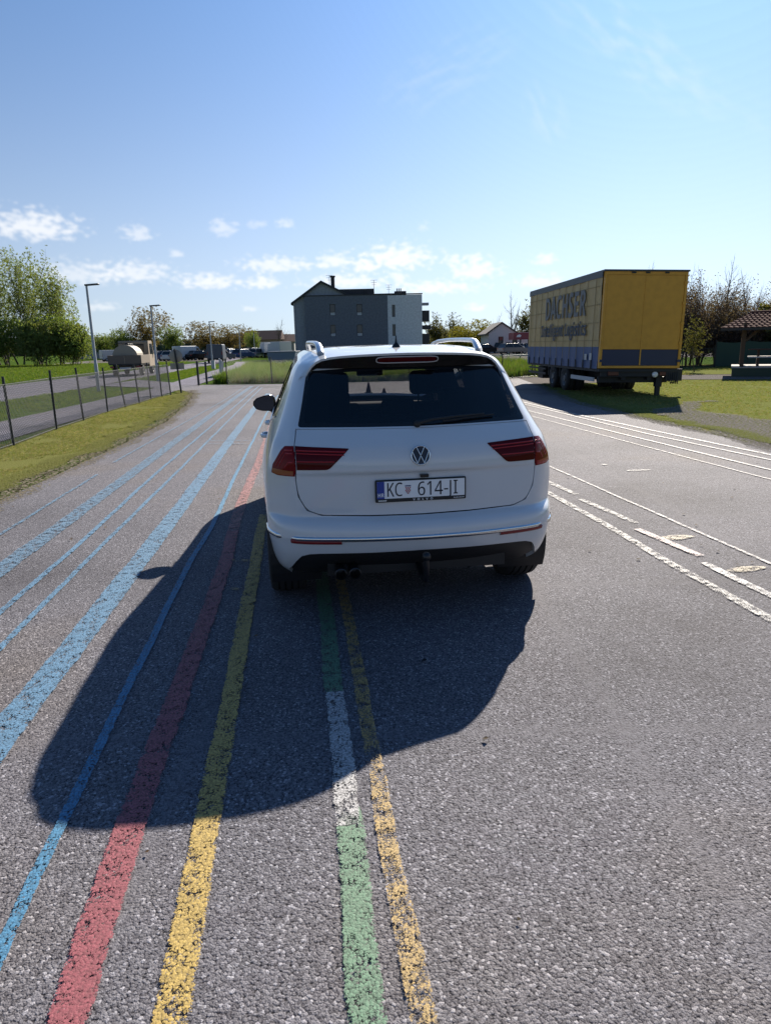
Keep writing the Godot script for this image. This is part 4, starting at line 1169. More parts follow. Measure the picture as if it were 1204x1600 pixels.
	part("aerial", b, gloss, car)
	b = MB.new()
	b.tube([at_skin(on_rear(0.0, 1.150), 0.012), at_skin(on_rear(0.10, 1.160), 0.026), at_skin(on_rear(0.25, 1.172), 0.024), at_skin(on_rear(0.42, 1.182), 0.018)], [0.014, 0.010, 0.008, 0.006], 6)
	b.tube([at_skin(on_rear(0.16, 1.158), 0.010), at_skin(on_rear(0.32, 1.170), 0.010), at_skin(on_rear(0.485, 1.180), 0.010)], 0.006, 6)
	b.sphere(at_skin(on_rear(0.005, 1.148), 0.008), Vector3(0.022, 0.022, 0.018))
	part("wiper", b, dull, car)
	# badge and number plate
	var bx := Transform3D(Basis(Vector3(1, 0, 0), -0.22), at_skin(on_rear(0.0, 0.988), 0.0005))
	b = MB.new()
	b.lathe([Vector2(0.056, 0.0), Vector2(0.055, 0.006), Vector2(0.0, 0.0065)], bx * Transform3D(Basis(Vector3(1, 0, 0), PI / 2), Vector3.ZERO), 40)
	var badge := part("emblem", b, mat(0.006, 0.010, 0.022, 0.15), gate, "round chrome emblem on dark disc")
	b = MB.new()
	var circ := []
	for k in 49: circ.append(bx * Vector3(cos(TAU * k / 48.0) * 0.0535, sin(TAU * k / 48.0) * 0.0535, 0.006))
	b.tube(circ, 0.0040, 8, false)
	for seg in [[[-0.022, 0.047], [-0.001, 0.002]], [[0.022, 0.047], [0.001, 0.002]], [[-0.0465, 0.022], [-0.020, -0.044]], [[0.0465, 0.022], [0.020, -0.044]], [[-0.020, -0.044], [0.0, -0.001]], [[0.020, -0.044], [0.0, -0.001]]]:
		b.tube([bx * Vector3(seg[0][0], seg[0][1], 0.0068), bx * Vector3(seg[1][0], seg[1][1], 0.0068)], 0.0046, 6, true, Vector2(1, 0.6))
	part("emblem_letters", b, chrome, badge)
	b = MB.new()
	b.rbox(Vector3(-0.005, 0.862, -0.092), Vector3(0.045, 0.880, -0.060), 0.004)
	part("reversing_camera", b, gloss, gate)
	var plate := Node3D.new()
	plate.name = "number_plate"; car.add_child(plate, true)
	plate.position = Vector3(0, 0.789, -0.074); plate.rotation.x = -0.02
	b = MB.new(); b.rbox(Vector3(-0.267, -0.066, -0.012), Vector3(0.267, 0.066, 0.004), 0.008)
	part("plate_holder", b, dull, plate)
	b = MB.new(); b.box(Vector3(-0.257, -0.043, 0.004), Vector3(0.257, 0.057, 0.0062))
	var pl := part("plate", b, mat(0.86, 0.86, 0.87, 0.4), plate)
	b = MB.new(); b.box(Vector3(-0.2569, -0.0429, 0.0062), Vector3(-0.214, 0.0569, 0.0066))
	part("country_band", b, mat(0.012, 0.045, 0.30, 0.4), pl)
	var ink := mat(0.006, 0.007, 0.02, 0.5)
	var pale := mat(0.8, 0.8, 0.8, 0.5)
	letter("lettering", "KC", 0.112, Vector3(-0.156, 0.0065, 0.0066), pl, ink, 0.74, 0.0012, 440)
	letter("lettering", "614-JI", 0.112, Vector3(0.096, 0.0065, 0.0066), pl, ink, 0.84, 0.0012, 440)
	letter("lettering", "HR", 0.030, Vector3(-0.2355, -0.022, 0.0068), pl, pale, 0.95, 0.0006, 600)
	letter("lettering", "V  O  L  V  O", 0.0175, Vector3(0.010, -0.0545, 0.0045), plate, pale, 1.25, 0.0006, 600)
	b = MB.new()
	for k in 7: b.box(Vector3(-0.249 + k * 0.0068, -0.0585, 0.0042), Vector3(-0.249 + k * 0.0068 + 0.0048, -0.0505 - 0.001 * (k % 2), 0.0050))
	for k in 11: b.box(Vector3(0.192 + k * 0.0058, -0.0565, 0.0042), Vector3(0.192 + k * 0.0058 + 0.0042, -0.0520 - 0.0008 * (k % 3), 0.0050))
	part("dealer_print", b, pale, plate).set_meta("kind", "stuff")
	var rr := MB.new()
	var ww := MB.new()
	for cx in 5:
		for cy in 5:
			if cy == 0 and (cx == 0 or cx == 4): continue
			var q := Vector3(-0.0925 + cx * 0.0062, -0.020 + cy * 0.0082, 0.0064)
			(rr if (cx + cy) % 2 == 0 else ww).box(q, q + Vector3(0.0062, 0.0082, 0.0006))
	part("coat_of_arms", rr, mat(0.40, 0.03, 0.04, 0.5), pl)
	part("coat_of_arms", ww, mat(0.66, 0.66, 0.68, 0.5), pl)
	b = MB.new()
	for k in 5: b.prism([Vector2(-0.0945 + k * 0.0070, 0.0235), Vector2(-0.0885 + k * 0.0070, 0.0235), Vector2(-0.0878 + k * 0.0070, 0.0305 + 0.002 * (k % 2)), Vector2(-0.0945 + k * 0.0070, 0.0300)], 0.0006, Transform3D(Basis(), Vector3(0, 0, 0.0064)))
	part("crown", b, mat(0.03, 0.06, 0.16, 0.5), pl)
	# exhaust tips, tow bar, towing-eye cover, underside
	for x in [-0.481, -0.398]:
		b = MB.new()
		b.lathe([Vector2(0.030, -0.14), Vector2(0.034, -0.02), Vector2(0.0345, 0.0), Vector2(0.031, 0.002), Vector2(0.030, -0.01), Vector2(0.029, -0.13), Vector2(0.0, -0.131)], Transform3D(Basis(Vector3(1, 0, 0), PI / 2), Vector3(x, 0.312, -0.055)), 28)
		part("exhaust_tip", b, mat(0.07, 0.07, 0.075, 0.3, 0.9), car)
	b = MB.new()
	b.tube([Vector3(0.006, 0.345, -0.35), Vector3(0.006, 0.285, -0.16), Vector3(0.006, 0.262, -0.06), Vector3(0.006, 0.268, 0.0), Vector3(0.006, 0.305, 0.03), Vector3(0.006, 0.37, 0.038), Vector3(0.006, 0.405, 0.038)], [0.022, 0.022, 0.021, 0.020, 0.019, 0.017, 0.016], 10)
	b.sphere(Vector3(0.006, 0.418, 0.038), Vector3(0.027, 0.027, 0.027), 10, 14)
	part("tow_bar", b, mat(0.012, 0.012, 0.014, 0.35), car)
	b = MB.new()
	b.box(Vector3(-0.74, 0.24, -3.9), Vector3(0.74, 0.30, -0.42))
	b.box(Vector3(-0.55, 0.26, -0.42), Vector3(0.55, 0.36, -0.20))
	b.tube([Vector3(-0.75, 0.33, -0.79), Vector3(0.75, 0.33, -0.79)], 0.05, 8)
	b.tube([Vector3(-0.75, 0.33, -3.46), Vector3(0.75, 0.33, -3.46)], 0.04, 8)
	b.box(Vector3(-0.70, 0.30, -4.3), Vector3(0.70, 0.80, -3.9))
	part("underbody", b, mats.black, car)
	# cabin
	b = MB.new()
	b.box(Vector3(-0.80, 0.36, -3.2), Vector3(0.80, 0.40, -0.30))
	b.rbox(Vector3(-0.74, 0.42, -3.34), Vector3(0.74, 1.06, -2.95), 0.06)
	b.rbox(Vector3(-0.64, 0.85, -0.95), Vector3(0.64, 0.89, -0.32), 0.01)
	for s in [-1.0, 1.0]: b.box(Vector3(minf(s * 0.70, s * 0.74), 0.40, -3.0), Vector3(maxf(s * 0.70, s * 0.74), 1.0, -0.36))
	b.box(Vector3(-0.62, 0.40, -0.32), Vector3(0.62, 1.05, -0.29))
	part("cabin_floor", b, trim, car)
	b = MB.new()
	for i in range(0, NI - 1, 2):   # dark headliner under the roof
		for j in range(JROW[25], NJ - 1, 2):
			var i2 := mini(i + 2, NI - 1)
			var j2 := mini(j + 2, NJ - 1)
			for s in [1.0, -1.0]:
				var w := Vector3(s, 1, 1)
				b.quad(at_skin(Vector2(i, j), -0.035) * w, at_skin(Vector2(i2, j), -0.035) * w, at_skin(Vector2(i2, j2), -0.035) * w, at_skin(Vector2(i, j2), -0.035) * w)
	part("headliner", b, trim, car)
	for x in [-0.37, 0.40]:
		b = MB.new()
		b.rbox(Vector3(x - 0.25, 0.42, -2.45), Vector3(x + 0.25, 0.60, -1.92), 0.06)
		b.rbox(Vector3(x - 0.24, 0.0, -0.06), Vector3(x + 0.24, 0.60, 0.06), 0.055, Transform3D(Basis(Vector3(1, 0, 0), 0.16), Vector3(0, 0.555, -2.0)))
		for d in [-0.06, 0.06]: b.tube([Vector3(x + d, 1.10, -1.91), Vector3(x + d, 1.25, -1.90)], 0.007, 6)
		b.rbox(Vector3(x - 0.135, 1.205, -1.95), Vector3(x + 0.135, 1.40, -1.85), 0.045)
		part("front_seat", b, cloth, car)
	b = MB.new()
	b.rbox(Vector3(-0.66, 0.42, -1.75), Vector3(0.66, 0.60, -1.20), 0.05)
	b.rbox(Vector3(-0.66, 0.0, -0.06), Vector3(0.66, 0.63, 0.06), 0.05, Transform3D(Basis(Vector3(1, 0, 0), 0.25), Vector3(0, 0.53, -1.30)))
	for x in [-0.42, 0.04, 0.46]: b.rbox(Vector3(x - 0.12, 1.11, -1.16), Vector3(x + 0.12, (1.235 if x == 0.04 else 1.30), -1.07), 0.04)
	part("rear_seat", b, cloth, car)
	for s in [-1.0, 1.0]:   # lined pillars inside the tailgate and beside the rear seats
		b = MB.new()
		b.prism([Vector2(0.50 * s, 0.9), Vector2(0.74 * s, 0.9), Vector2(0.70 * s, 1.20), Vector2(0.60 * s, 1.47), Vector2(0.46 * s, 1.47)], -0.30, Transform3D(Basis(), Vector3(0, 0, -0.62)))
		part("pillar_trim", b, trim, car)
		b = MB.new()
		b.prism([Vector2(0.58 * s, 0.9), Vector2(0.78 * s, 0.9), Vector2(0.74 * s, 1.15), Vector2(0.62 * s, 1.49), Vector2(0.52 * s, 1.49)], -0.16, Transform3D(Basis(), Vector3(0, 0, -1.98)))
		part("pillar_trim", b, trim, car)
	b = MB.new()
	b.rbox(Vector3(-0.095, 1.335, -2.63), Vector3(0.145, 1.392, -2.60), 0.02)
	b.tube([Vector3(0.02, 1.38, -2.62), Vector3(0.02, 1.46, -2.66)], 0.012, 6)
	part("rear_view_mirror", b, trim, car)
	b = MB.new()
	var wheel_ring := []
	var wx := Transform3D(Basis(Vector3(1, 0, 0), -0.45), Vector3(-0.37, 1.0, -2.72))
	for k in 33: wheel_ring.append(wx * Vector3(cos(TAU * k / 32.0) * 0.185, sin(TAU * k / 32.0) * 0.185, 0))
	b.tube(wheel_ring, 0.015, 8, false)
	b.tube([wx * Vector3(-0.18, 0, 0), wx * Vector3(0.18, 0, 0)], 0.018, 6)
	part("steering_wheel", b, trim, car)

# ---------------------------------------------------------------- buildings and far things
func wall_with_openings(b: MB, x0: float, x1: float, y0: float, y1: float, z: float, thick: float, holes: Array):   # wall across x facing +z; holes are [x0, x1, y0, y1]
	var xs := [x0, x1]
	var ys := [y0, y1]
	for h in holes:
		for q in [h[0], h[1]]:
			if not xs.has(q): xs.append(q)
		for q in [h[2], h[3]]:
			if not ys.has(q): ys.append(q)
	xs.sort(); ys.sort()
	for i in xs.size() - 1:
		for j in ys.size() - 1:
			var cx: float = (xs[i] + xs[i + 1]) * 0.5
			var cy: float = (ys[j] + ys[j + 1]) * 0.5
			var open := false
			for h in holes:
				if cx > h[0] and cx < h[1] and cy > h[2] and cy < h[3]: open = true
			if not open: b.quad(Vector3(xs[i], ys[j], z), Vector3(xs[i + 1], ys[j], z), Vector3(xs[i + 1], ys[j + 1], z), Vector3(xs[i], ys[j + 1], z), Vector3(0, 0, 1))
	for h in holes:
		var d := z - thick
		b.quad(Vector3(h[0], h[2], z), Vector3(h[0], h[3], z), Vector3(h[0], h[3], d), Vector3(h[0], h[2], d), Vector3(1, 0, 0)); b.quad(Vector3(h[1], h[2], z), Vector3(h[1], h[3], z), Vector3(h[1], h[3], d), Vector3(h[1], h[2], d), Vector3(-1, 0, 0))
		b.quad(Vector3(h[0], h[2], z), Vector3(h[1], h[2], z), Vector3(h[1], h[2], d), Vector3(h[0], h[2], d), Vector3(0, 1, 0)); b.quad(Vector3(h[0], h[3], z), Vector3(h[1], h[3], z), Vector3(h[1], h[3], d), Vector3(h[0], h[3], d), Vector3(0, -1, 0))
func window_in(parent: Node, h: Array, z: float, pane_m: Material, frame_m: Material, panel := 0.0, panel_m: Material = null):
	var f := MB.new()
	var t := 0.06
	f.box(Vector3(h[0], h[2], z - 0.16), Vector3(h[0] + t, h[3], z - 0.08)); f.box(Vector3(h[1] - t, h[2], z - 0.16), Vector3(h[1], h[3], z - 0.08))
	f.box(Vector3(h[0] + t, h[2], z - 0.16), Vector3(h[1] - t, h[2] + t, z - 0.08)); f.box(Vector3(h[0] + t, h[3] - t, z - 0.16), Vector3(h[1] - t, h[3], z - 0.08))
	if panel > 0.0: f.box(Vector3(h[0] + t, h[2] + panel, z - 0.155), Vector3(h[1] - t, h[2] + panel + t, z - 0.085))
	var w := part("window", f, frame_m, parent)
	var p := MB.new()
	p.quad(Vector3(h[0] + t, h[2] + maxf(panel, t), z - 0.12), Vector3(h[1] - t, h[2] + maxf(panel, t), z - 0.12), Vector3(h[1] - t, h[3] - t, z - 0.12), Vector3(h[0] + t, h[3] - t, z - 0.12), Vector3(0, 0, 1))
	part("pane", p, pane_m, w)
	if panel > 0.0:
		p = MB.new()
		p.box(Vector3(h[0] + t, h[2] + t, z - 0.14), Vector3(h[1] - t, h[2] + panel, z - 0.10))
		part("panel", p, panel_m, w)

func build_far():
	var stucco := ramp_texture(256, 0.04, 81, 5, [[0.0, Color(0.86, 0.86, 0.86)], [1.0, Color(1, 1, 1)]])
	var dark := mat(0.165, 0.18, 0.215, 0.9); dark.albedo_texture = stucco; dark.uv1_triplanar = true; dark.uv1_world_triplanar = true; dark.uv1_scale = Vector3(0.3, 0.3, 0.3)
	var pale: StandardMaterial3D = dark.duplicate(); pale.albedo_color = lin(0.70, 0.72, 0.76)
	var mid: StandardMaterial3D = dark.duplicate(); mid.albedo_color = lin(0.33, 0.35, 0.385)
	var roofm := mat(0.045, 0.045, 0.05, 0.85)
	var pane := mat(0.03, 0.04, 0.05, 0.06)
	var frame := mat(0.03, 0.03, 0.035, 0.6)
	var ledge := mat(0.45, 0.47, 0.50, 0.7)
	# apartment block
	var a := thing("apartment_block", Vector3(0, 0, -95))
	tag(a, "dark grey apartment block with a pale grey end and a gabled roof at its left", "building")
	var holes := [[-6.78, -6.06, 5.52, 7.0], [-6.82, -6.10, 2.82, 4.35], [-3.24, -2.50, 5.45, 6.92], [-3.26, -2.52, 2.80, 4.30]]
	var b := MB.new()
	wall_with_openings(b, -10.1, 0.88, 0, 8.05, 0, 0.35, holes)
	b.quad(Vector3(-10.1, 0, 0), Vector3(-10.1, 0, -0.7), Vector3(-10.1, 8.05, -0.7), Vector3(-10.1, 8.05, 0), Vector3(-1, 0, 0))
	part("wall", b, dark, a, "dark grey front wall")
	var holes2 := [[1.45, 1.86, 5.2, 6.75], [1.47, 1.88, 2.75, 4.25]]
	b = MB.new()
	wall_with_openings(b, 0.88, 5.44, 0, 7.95, 0.004, 0.35, holes2)
	b.quad(Vector3(5.44, 0, 0.004), Vector3(5.44, 0, -11), Vector3(5.44, 7.95, -11), Vector3(5.44, 7.95, 0.004), Vector3(1, 0, 0))
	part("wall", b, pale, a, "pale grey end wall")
	for h in holes: window_in(a, h, 0.0, pane, frame, 0.42, ledge)
	for h in holes2: window_in(a, h, 0.0, pane, frame, 0.0)
	b = MB.new()
	b.box(Vector3(-10.2, 8.05, -0.5), Vector3(5.5, 8.16, 0.06))
	b.box(Vector3(-3.6, 7.9, -11), Vector3(5.44, 8.02, -0.5))
	b.box(Vector3(-5.6, 8.16, -9), Vector3(-0.9, 9.02, -2.2))
	b.box(Vector3(-0.9, 8.16, -9), Vector3(2.9, 8.42, -3.0))
	b.box(Vector3(1.9, 8.2, -6), Vector3(3.5, 8.75, -4.0))
	part("roof", b, roofm, a)
	b = MB.new()
	b.prism([Vector2(-11.55, 0), Vector2(-3.9, 0), Vector2(-3.9, 7.9), Vector2(-7.85, 9.85), Vector2(-11.55, 7.45)], -11.0, Transform3D(Basis(), Vector3(0, 0, -0.7)))
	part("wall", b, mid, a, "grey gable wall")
	b = MB.new()
	for s in [[Vector2(-11.95, 7.30), Vector2(-7.85, 10.05)], [Vector2(-7.85, 10.05), Vector2(-3.5, 7.86)]]:
		b.prism([s[0], s[1], s[1] + Vector2(0, -0.28), s[0] + Vector2(0, -0.28)], -11.8, Transform3D(Basis(), Vector3(0, 0, -0.35)))
	var gr := part("roof", b, roofm, a, "dark gable roof")
	b = MB.new(); b.box(Vector3(-6.75, 9.0, -4.0), Vector3(-6.25, 10.75, -3.5)); b.box(Vector3(-6.85, 10.75, -4.1), Vector3(-6.15, 10.9, -3.4))
	part("chimney", b, roofm, gr)
	b = MB.new(); b.tube([Vector3(-11.6, 0, -0.6), Vector3(-11.6, 7.4, -0.6)], 0.06, 6)
	part("downpipe", b, mats.steel, a)
	for q in [[-0.9, 10.2, -3.4], [-6.9, 10.9, -3], [1.1, 9.6, -4.2]]:
		b = MB.new()
		b.tube([Vector3(q[0], 8.2, q[2]), Vector3(q[0], q[1], q[2])], 0.03, 5)
		for k in 3: b.tube([Vector3(q[0] - 0.45 + k * 0.08, q[1] - k * 0.3, q[2]), Vector3(q[0] + 0.45 - k * 0.08, q[1] - k * 0.3, q[2])], 0.018, 4)
		part("aerial", b, frame, a)
	for x in [-2.1, 2.2, 2.45, 2.7]:
		b = MB.new(); b.tube([Vector3(x, 8.1, -2.0), Vector3(x, 8.95, -2.0)], 0.07, 6)
		part("vent_pipe", b, frame, a)
	for q in [[6.35, 6.65, 6.95, 1.6], [6.42, 4.55, 5.95, 2.2], [6.62, 3.55, 4.05, 2.2], [6.42, 1.7, 2.95, 2.2]]:
		b = MB.new(); b.box(Vector3(5.445, q[1], -0.3 - q[3]), Vector3(q[0], q[2], -0.3))
		part("balcony", b, mid if q[1] > 6 else roofm, a)
	# white house and shop at the right
	var h := thing("white_house", Vector3(0, 0, -112))
	tag(h, "white gabled house behind parked cars, left of the yellow trailer", "house")
	var hh := [[18.4, 19.2, 1.3, 2.5], [20.6, 21.4, 1.3, 2.5]]
	b = MB.new()
	wall_with_openings(b, 16.9, 23.6, 0, 3.1, 0, 0.3, hh)
	b.prism([Vector2(16.9, 3.1), Vector2(21.2, 3.1), Vector2(18.9, 4.5)], -9.0, Transform3D(Basis(), Vector3(0, 0, 0.0)))
	b.box(Vector3(16.9, 0, -9), Vector3(23.6, 3.1, -0.36))
	part("wall", b, ledge, h)
	for q in hh: window_in(h, q, 0.0, pane, frame)
	b = MB.new()
	for s in [[Vector2(16.3, 2.95), Vector2(18.9, 4.75)], [Vector2(18.9, 4.75), Vector2(21.6, 3.0)]]:
		b.prism([s[0], s[1], s[1] + Vector2(0, -0.22), s[0] + Vector2(0, -0.22)], -9.6, Transform3D(Basis(), Vector3(0, 0, 0.3)))
	part("roof", b, roofm, h)
	var sh := thing("shop_canopy", Vector3(0, 0, -104))
	tag(sh, "low shop front with a dark red fascia beside the white house", "shop")
	b = MB.new(); b.box(Vector3(19.3, 1.95, -4), Vector3(23.4, 2.95, 0))
	var fas := part("fascia", b, mat(0.22, 0.035, 0.045, 0.5), sh)
	b = MB.new(); b.prism([Vector2(19.7, 2.3), Vector2(20.3, 2.3), Vector2(20.45, 2.5), Vector2(20.2, 2.7), Vector2(19.9, 2.6)], 0.03, Transform3D(Basis(), Vector3(0, 0, 0.002)))
	part("logo", b, mat(0.7, 0.7, 0.7, 0.5), fas)
	for x in [20.4, 21.6, 22.8]:
		b = MB.new(); b.box(Vector3(x - 0.09, 0, -0.4), Vector3(x + 0.09, 1.95, -0.2))
		part("pillar", b, roofm, sh)
	b = MB.new(); b.box(Vector3(22.6, 2.96, -3.4), Vector3(24.4, 4.9, -2.6))
	part("sign_slab", b, ledge, sh)
	# low rail by the forecourt
	var rl := thing("guard_rail", Vector3(0, 0, -60))
	tag(rl, "low pale guard rail in front of the forecourt cars", "rail")
	b = MB.new(); b.box(Vector3(8, 0.45, 0), Vector3(17, 0.62, 0.05)); part("beam", b, mats.galv, rl)
	for k in 6:
		b = MB.new(); b.box(Vector3(8.5 + k * 1.6, -0.03, -0.08), Vector3(8.6 + k * 1.6, 0.6, -0.003)); part("post", b, mats.galv, rl)
	# houses at the end of the road
	var i := 0
	for q in [[-31, -185, 9, 3.6, 6.0, Color(0.34, 0.24, 0.17), "tan house with a steep roof at the end of the road"], [-40, -205, 10, 3.4, 5.8, Color(0.24, 0.25, 0.28), "grey house behind the parked cars at the end of the road"], [-26.5, -190, 6, 3.0, 5.0, Color(0.3, 0.3, 0.3), "small pale house beside the white lorry, far off"], [-62, -160, 16, 2.6, 3.6, Color(0.33, 0.32, 0.33), "long low shed far behind the beige truck"]]:
		var o := thing("house", Vector3(q[0], 0, q[1]))
		tag(o, q[6], "house", "houses far off along the road")
		b = MB.new()
		var w: float = q[2] * 0.5
		var wins := []
		for k in 3: wins.append([-w + q[2] * (0.16 + 0.28 * k), -w + q[2] * (0.16 + 0.28 * k) + 0.9, 1.2, 2.3])
		wall_with_openings(b, -w, w, 0, q[3], 0, 0.3, wins)
		b.box(Vector3(-w, 0, -7), Vector3(w, q[3], -0.32))
		var c: Color = q[5]
		part("wall", b, mat(c.r, c.g, c.b, 0.9), o)
		for k in wins: window_in(o, k, 0.0, pane, frame)
		b = MB.new()
		b.prism([Vector2(0.5, q[3]), Vector2(-3.2, q[4]), Vector2(-7.5, q[3])], q[2] + 0.6, Transform3D(Basis(Vector3(0, 1, 0), -PI / 2) , Vector3(w + 0.3, 0.01, 0)).scaled_local(Vector3(1, 1, 1)))
		part("roof", b, mat(0.10, 0.055, 0.045, 0.9) if i % 2 == 0 else roofm, o)
		i += 1
	# lamp posts
	var lamp0 := Node3D.new()
	var spots := [[-11.57, -28.5, 4.15, "nearest tall grey lamp post beside the beige truck"], [-12.0, -37.5, 3.85, "grey lamp post right behind the cab of the beige truck"], [-15.4, -64.0, 3.95, "grey lamp post in front of the dark van"], [-18.4, -92.0, 4.1, "fourth lamp post along the road, beyond the dark van"], [-23.0, -128.0, 4.2, "small far lamp post above the parked cars"], [-29.0, -168.0, 4.2, "farthest lamp post along the road"]]
	for s in spots:
		var o := thing("lamp_post", Vector3(s[0], -0.03, s[1]), -0.12)
		tag(o, s[3], "lamp post", "lamp posts along the road")
		b = MB.new()
		b.lathe([Vector2(0.075, 0), Vector2(0.072, 1.1), Vector2(0.06, 1.15), Vector2(0.042, s[2]), Vector2(0.0, s[2])], Transform3D.IDENTITY, 12)
		part("pole", b, mats.galv, o)
		b = MB.new()
		b.rbox(Vector3(-0.06, -0.035, -0.07), Vector3(0.52, 0.03, 0.07), 0.02, Transform3D(Basis(Vector3(0, 0, 1), 0.04), Vector3(0, s[2] + 0.03, 0)))
		part("lamp_head", b, mat(0.05, 0.055, 0.06, 0.5), o)
	# road sign seen from behind, at the end of the fence
	var sg := thing("road_sign", Vector3(-7.66, -0.02, -26.5), 0.1)
	tag(sg, "back of a round road sign with a plate below, on a leaning black post", "sign")
	b = MB.new(); b.tube([Vector3(0.02, 0, 0), Vector3(-0.10, 1.66, 0)], 0.035, 8); part("post", b, mats.post, sg)
	var tin := mat(0.30, 0.27, 0.23, 0.6, 0.2)
	b = MB.new(); b.lathe([Vector2(0.0, -0.006), Vector2(0.24, -0.006), Vector2(0.245, 0.0), Vector2(0.24, 0.006), Vector2(0.0, 0.006)], Transform3D(Basis(Vector3(1, 0, 0), PI / 2), Vector3(-0.075, 1.38, -0.05)), 24); part("sign_plate", b, tin, sg)
	b = MB.new(); b.rbox(Vector3(-0.31, 0.90, -0.056), Vector3(0.20, 1.13, -0.044), 0.004); part("lower_plate", b, tin, sg)
	# two black posts, utility box, leaning boards beyond the gap in the fence
	for q in [[-8.35, -31.8, 1.05, "left one of two black posts at the footway gap"], [-8.25, -32.9, 1.0, "right one of two black posts at the footway gap"]]:
		var o := thing("black_post", Vector3(q[0], -0.006, q[1]))
		tag(o, q[3], "post", "black posts at the footway gap")
		b = MB.new(); b.tube([Vector3(0, 0, 0), Vector3(0.0, q[2], 0)], 0.05, 10); part("shaft", b, mats.post, o)
		b = MB.new(); b.lathe([Vector2(0.056, q[2]), Vector2(0.056, q[2] + 0.03), Vector2(0.0, q[2] + 0.05)], Transform3D.IDENTITY, 10); part("cap", b, mats.post, o)
	var ub := thing("utility_box", Vector3(-13.9, -0.02, -58))
	tag(ub, "small white utility cabinet on the verge by the dark van", "box")
	b = MB.new(); b.rbox(Vector3(-0.14, 0, -0.12), Vector3(0.14, 0.66, 0.12), 0.02); part("cabinet", b, ledge, ub)
	b = MB.new(); b.rbox(Vector3(-0.17, 0.66, -0.15), Vector3(0.17, 0.71, 0.15), 0.015); part("lid", b, mats.galv, ub)
	var bd := thing("board_stack", Vector3(-9.0, 0, -40.5), 0.25)
	tag(bd, "grey concrete boards standing upright behind the weeds", "boards")
	for k in 5:
		b = MB.new(); b.box(Vector3(-0.35 + k * 0.05, -0.03, -0.6 - k * 0.85), Vector3(-0.29 + k * 0.05, 1.05 - k * 0.07, 0.1 - k * 0.85), Transform3D(Basis(Vector3(0, 0, 1), -0.03 * k), Vector3(0, 0, 0)))
		part("board", b, mid if k % 2 else ledge, bd)
	var ct := thing("container", Vector3(-9.4, 0, -66), -0.1)
	tag(ct, "blue grey waste container behind the weeds left of the apartment block", "container")
	b = MB.new(); b.prism([Vector2(-1.2, 0.1), Vector2(1.2, 0.1), Vector2(1.35, 1.15), Vector2(-1.35, 1.15)], -2.0, Transform3D.IDENTITY); part("bin", b, mat(0.13, 0.17, 0.24, 0.6), ct)
	b = MB.new(); b.rbox(Vector3(-1.38, 1.16, -2.05), Vector3(1.38, 1.24, 0.05), 0.02); part("lid", b, mat(0.18, 0.21, 0.26, 0.6), ct)
	# traffic cones ahead of the car
	for q in [[-0.49, -24.1, 0.36, "taller dark cone on the asphalt seen through the car's rear window"], [0.04, -22.4, 0.26, "lower dark cone on the asphalt seen through the car's rear window"]]:
		var o := thing("traffic_cone", Vector3(q[0], 0.002, q[1]))
		tag(o, q[3], "cone", "cones ahead of the car")
		b = MB.new(); b.rbox(Vector3(-0.14, 0, -0.14), Vector3(0.14, 0.03, 0.14), 0.01); part("base", b, mats.rubber, o)
		b = MB.new(); b.lathe([Vector2(0.10, 0.03), Vector2(0.025, q[2]), Vector2(0.0, q[2])], Transform3D.IDENTITY, 16); part("cone", b, mat(0.06, 0.02, 0.015, 0.6), o)
	# wooded hills on the horizon
	var fm := MB.new()
	var rng := RandomNumberGenerator.new(); rng.seed = 5
	for k in 7:
		var p := Vector3(rng.randf_range(-0.5, 0.5), rng.randf_range(-0.2, 0.5), rng.randf_range(-0.5, 0.5))
		fm.sphere(p, Vector3(0.55, 0.6, 0.55) * rng.randf_range(0.7, 1.0), 4, 6)
	var wm := mat(0.035, 0.05, 0.028, 0.95); wm.vertex_color_use_as_albedo = true
	var tr := []
	var cs := []
	var ridge := noise(FastNoiseLite.TYPE_SIMPLEX, 0.006, 3)
	for k in 5200:
		var x := rng.randf_range(-560, 560)
		var z := rng.randf_range(-560, -330)
		var top := 3.0 + 7.0 * (ridge.get_noise_1d(x) * 0.5 + 0.5) * clampf((-z - 330.0) / 150.0, 0, 1) * (1.0 if x < 60 else 0.5)
		var s := rng.randf_range(3.0, 5.5)
		tr.append(Transform3D(Basis(Vector3.UP, rng.randf() * TAU).scaled(Vector3(s, s * 1.15, s)), Vector3(x, top - 2.0, z)))
		var v := rng.randf_range(0.6, 1.3)
		cs.append(Color(v * rng.randf_range(0.9, 1.4), v, v * 0.9))
	var wd := multi("far_wood", fm.mesh(wm), tr, cs, self)
	tag(wd, "dark wooded hills along the horizon", "woods", "", "stuff")

func multi(called: String, me: Mesh, tr: Array, cs: Array, parent: Node) -> MultiMeshInstance3D:
	var mm := MultiMesh.new()
	mm.transform_format = MultiMesh.TRANSFORM_3D
	mm.use_colors = cs.size() > 0
	mm.mesh = me
	mm.instance_count = tr.size()
	for k in tr.size():
		mm.set_instance_transform(k, tr[k])
		if cs.size(): mm.set_instance_color(k, cs[k])
	var o := MultiMeshInstance3D.new()
	o.name = numbered(called) if parent == self else called
	o.multimesh = mm
	parent.add_child(o, true)
	return o

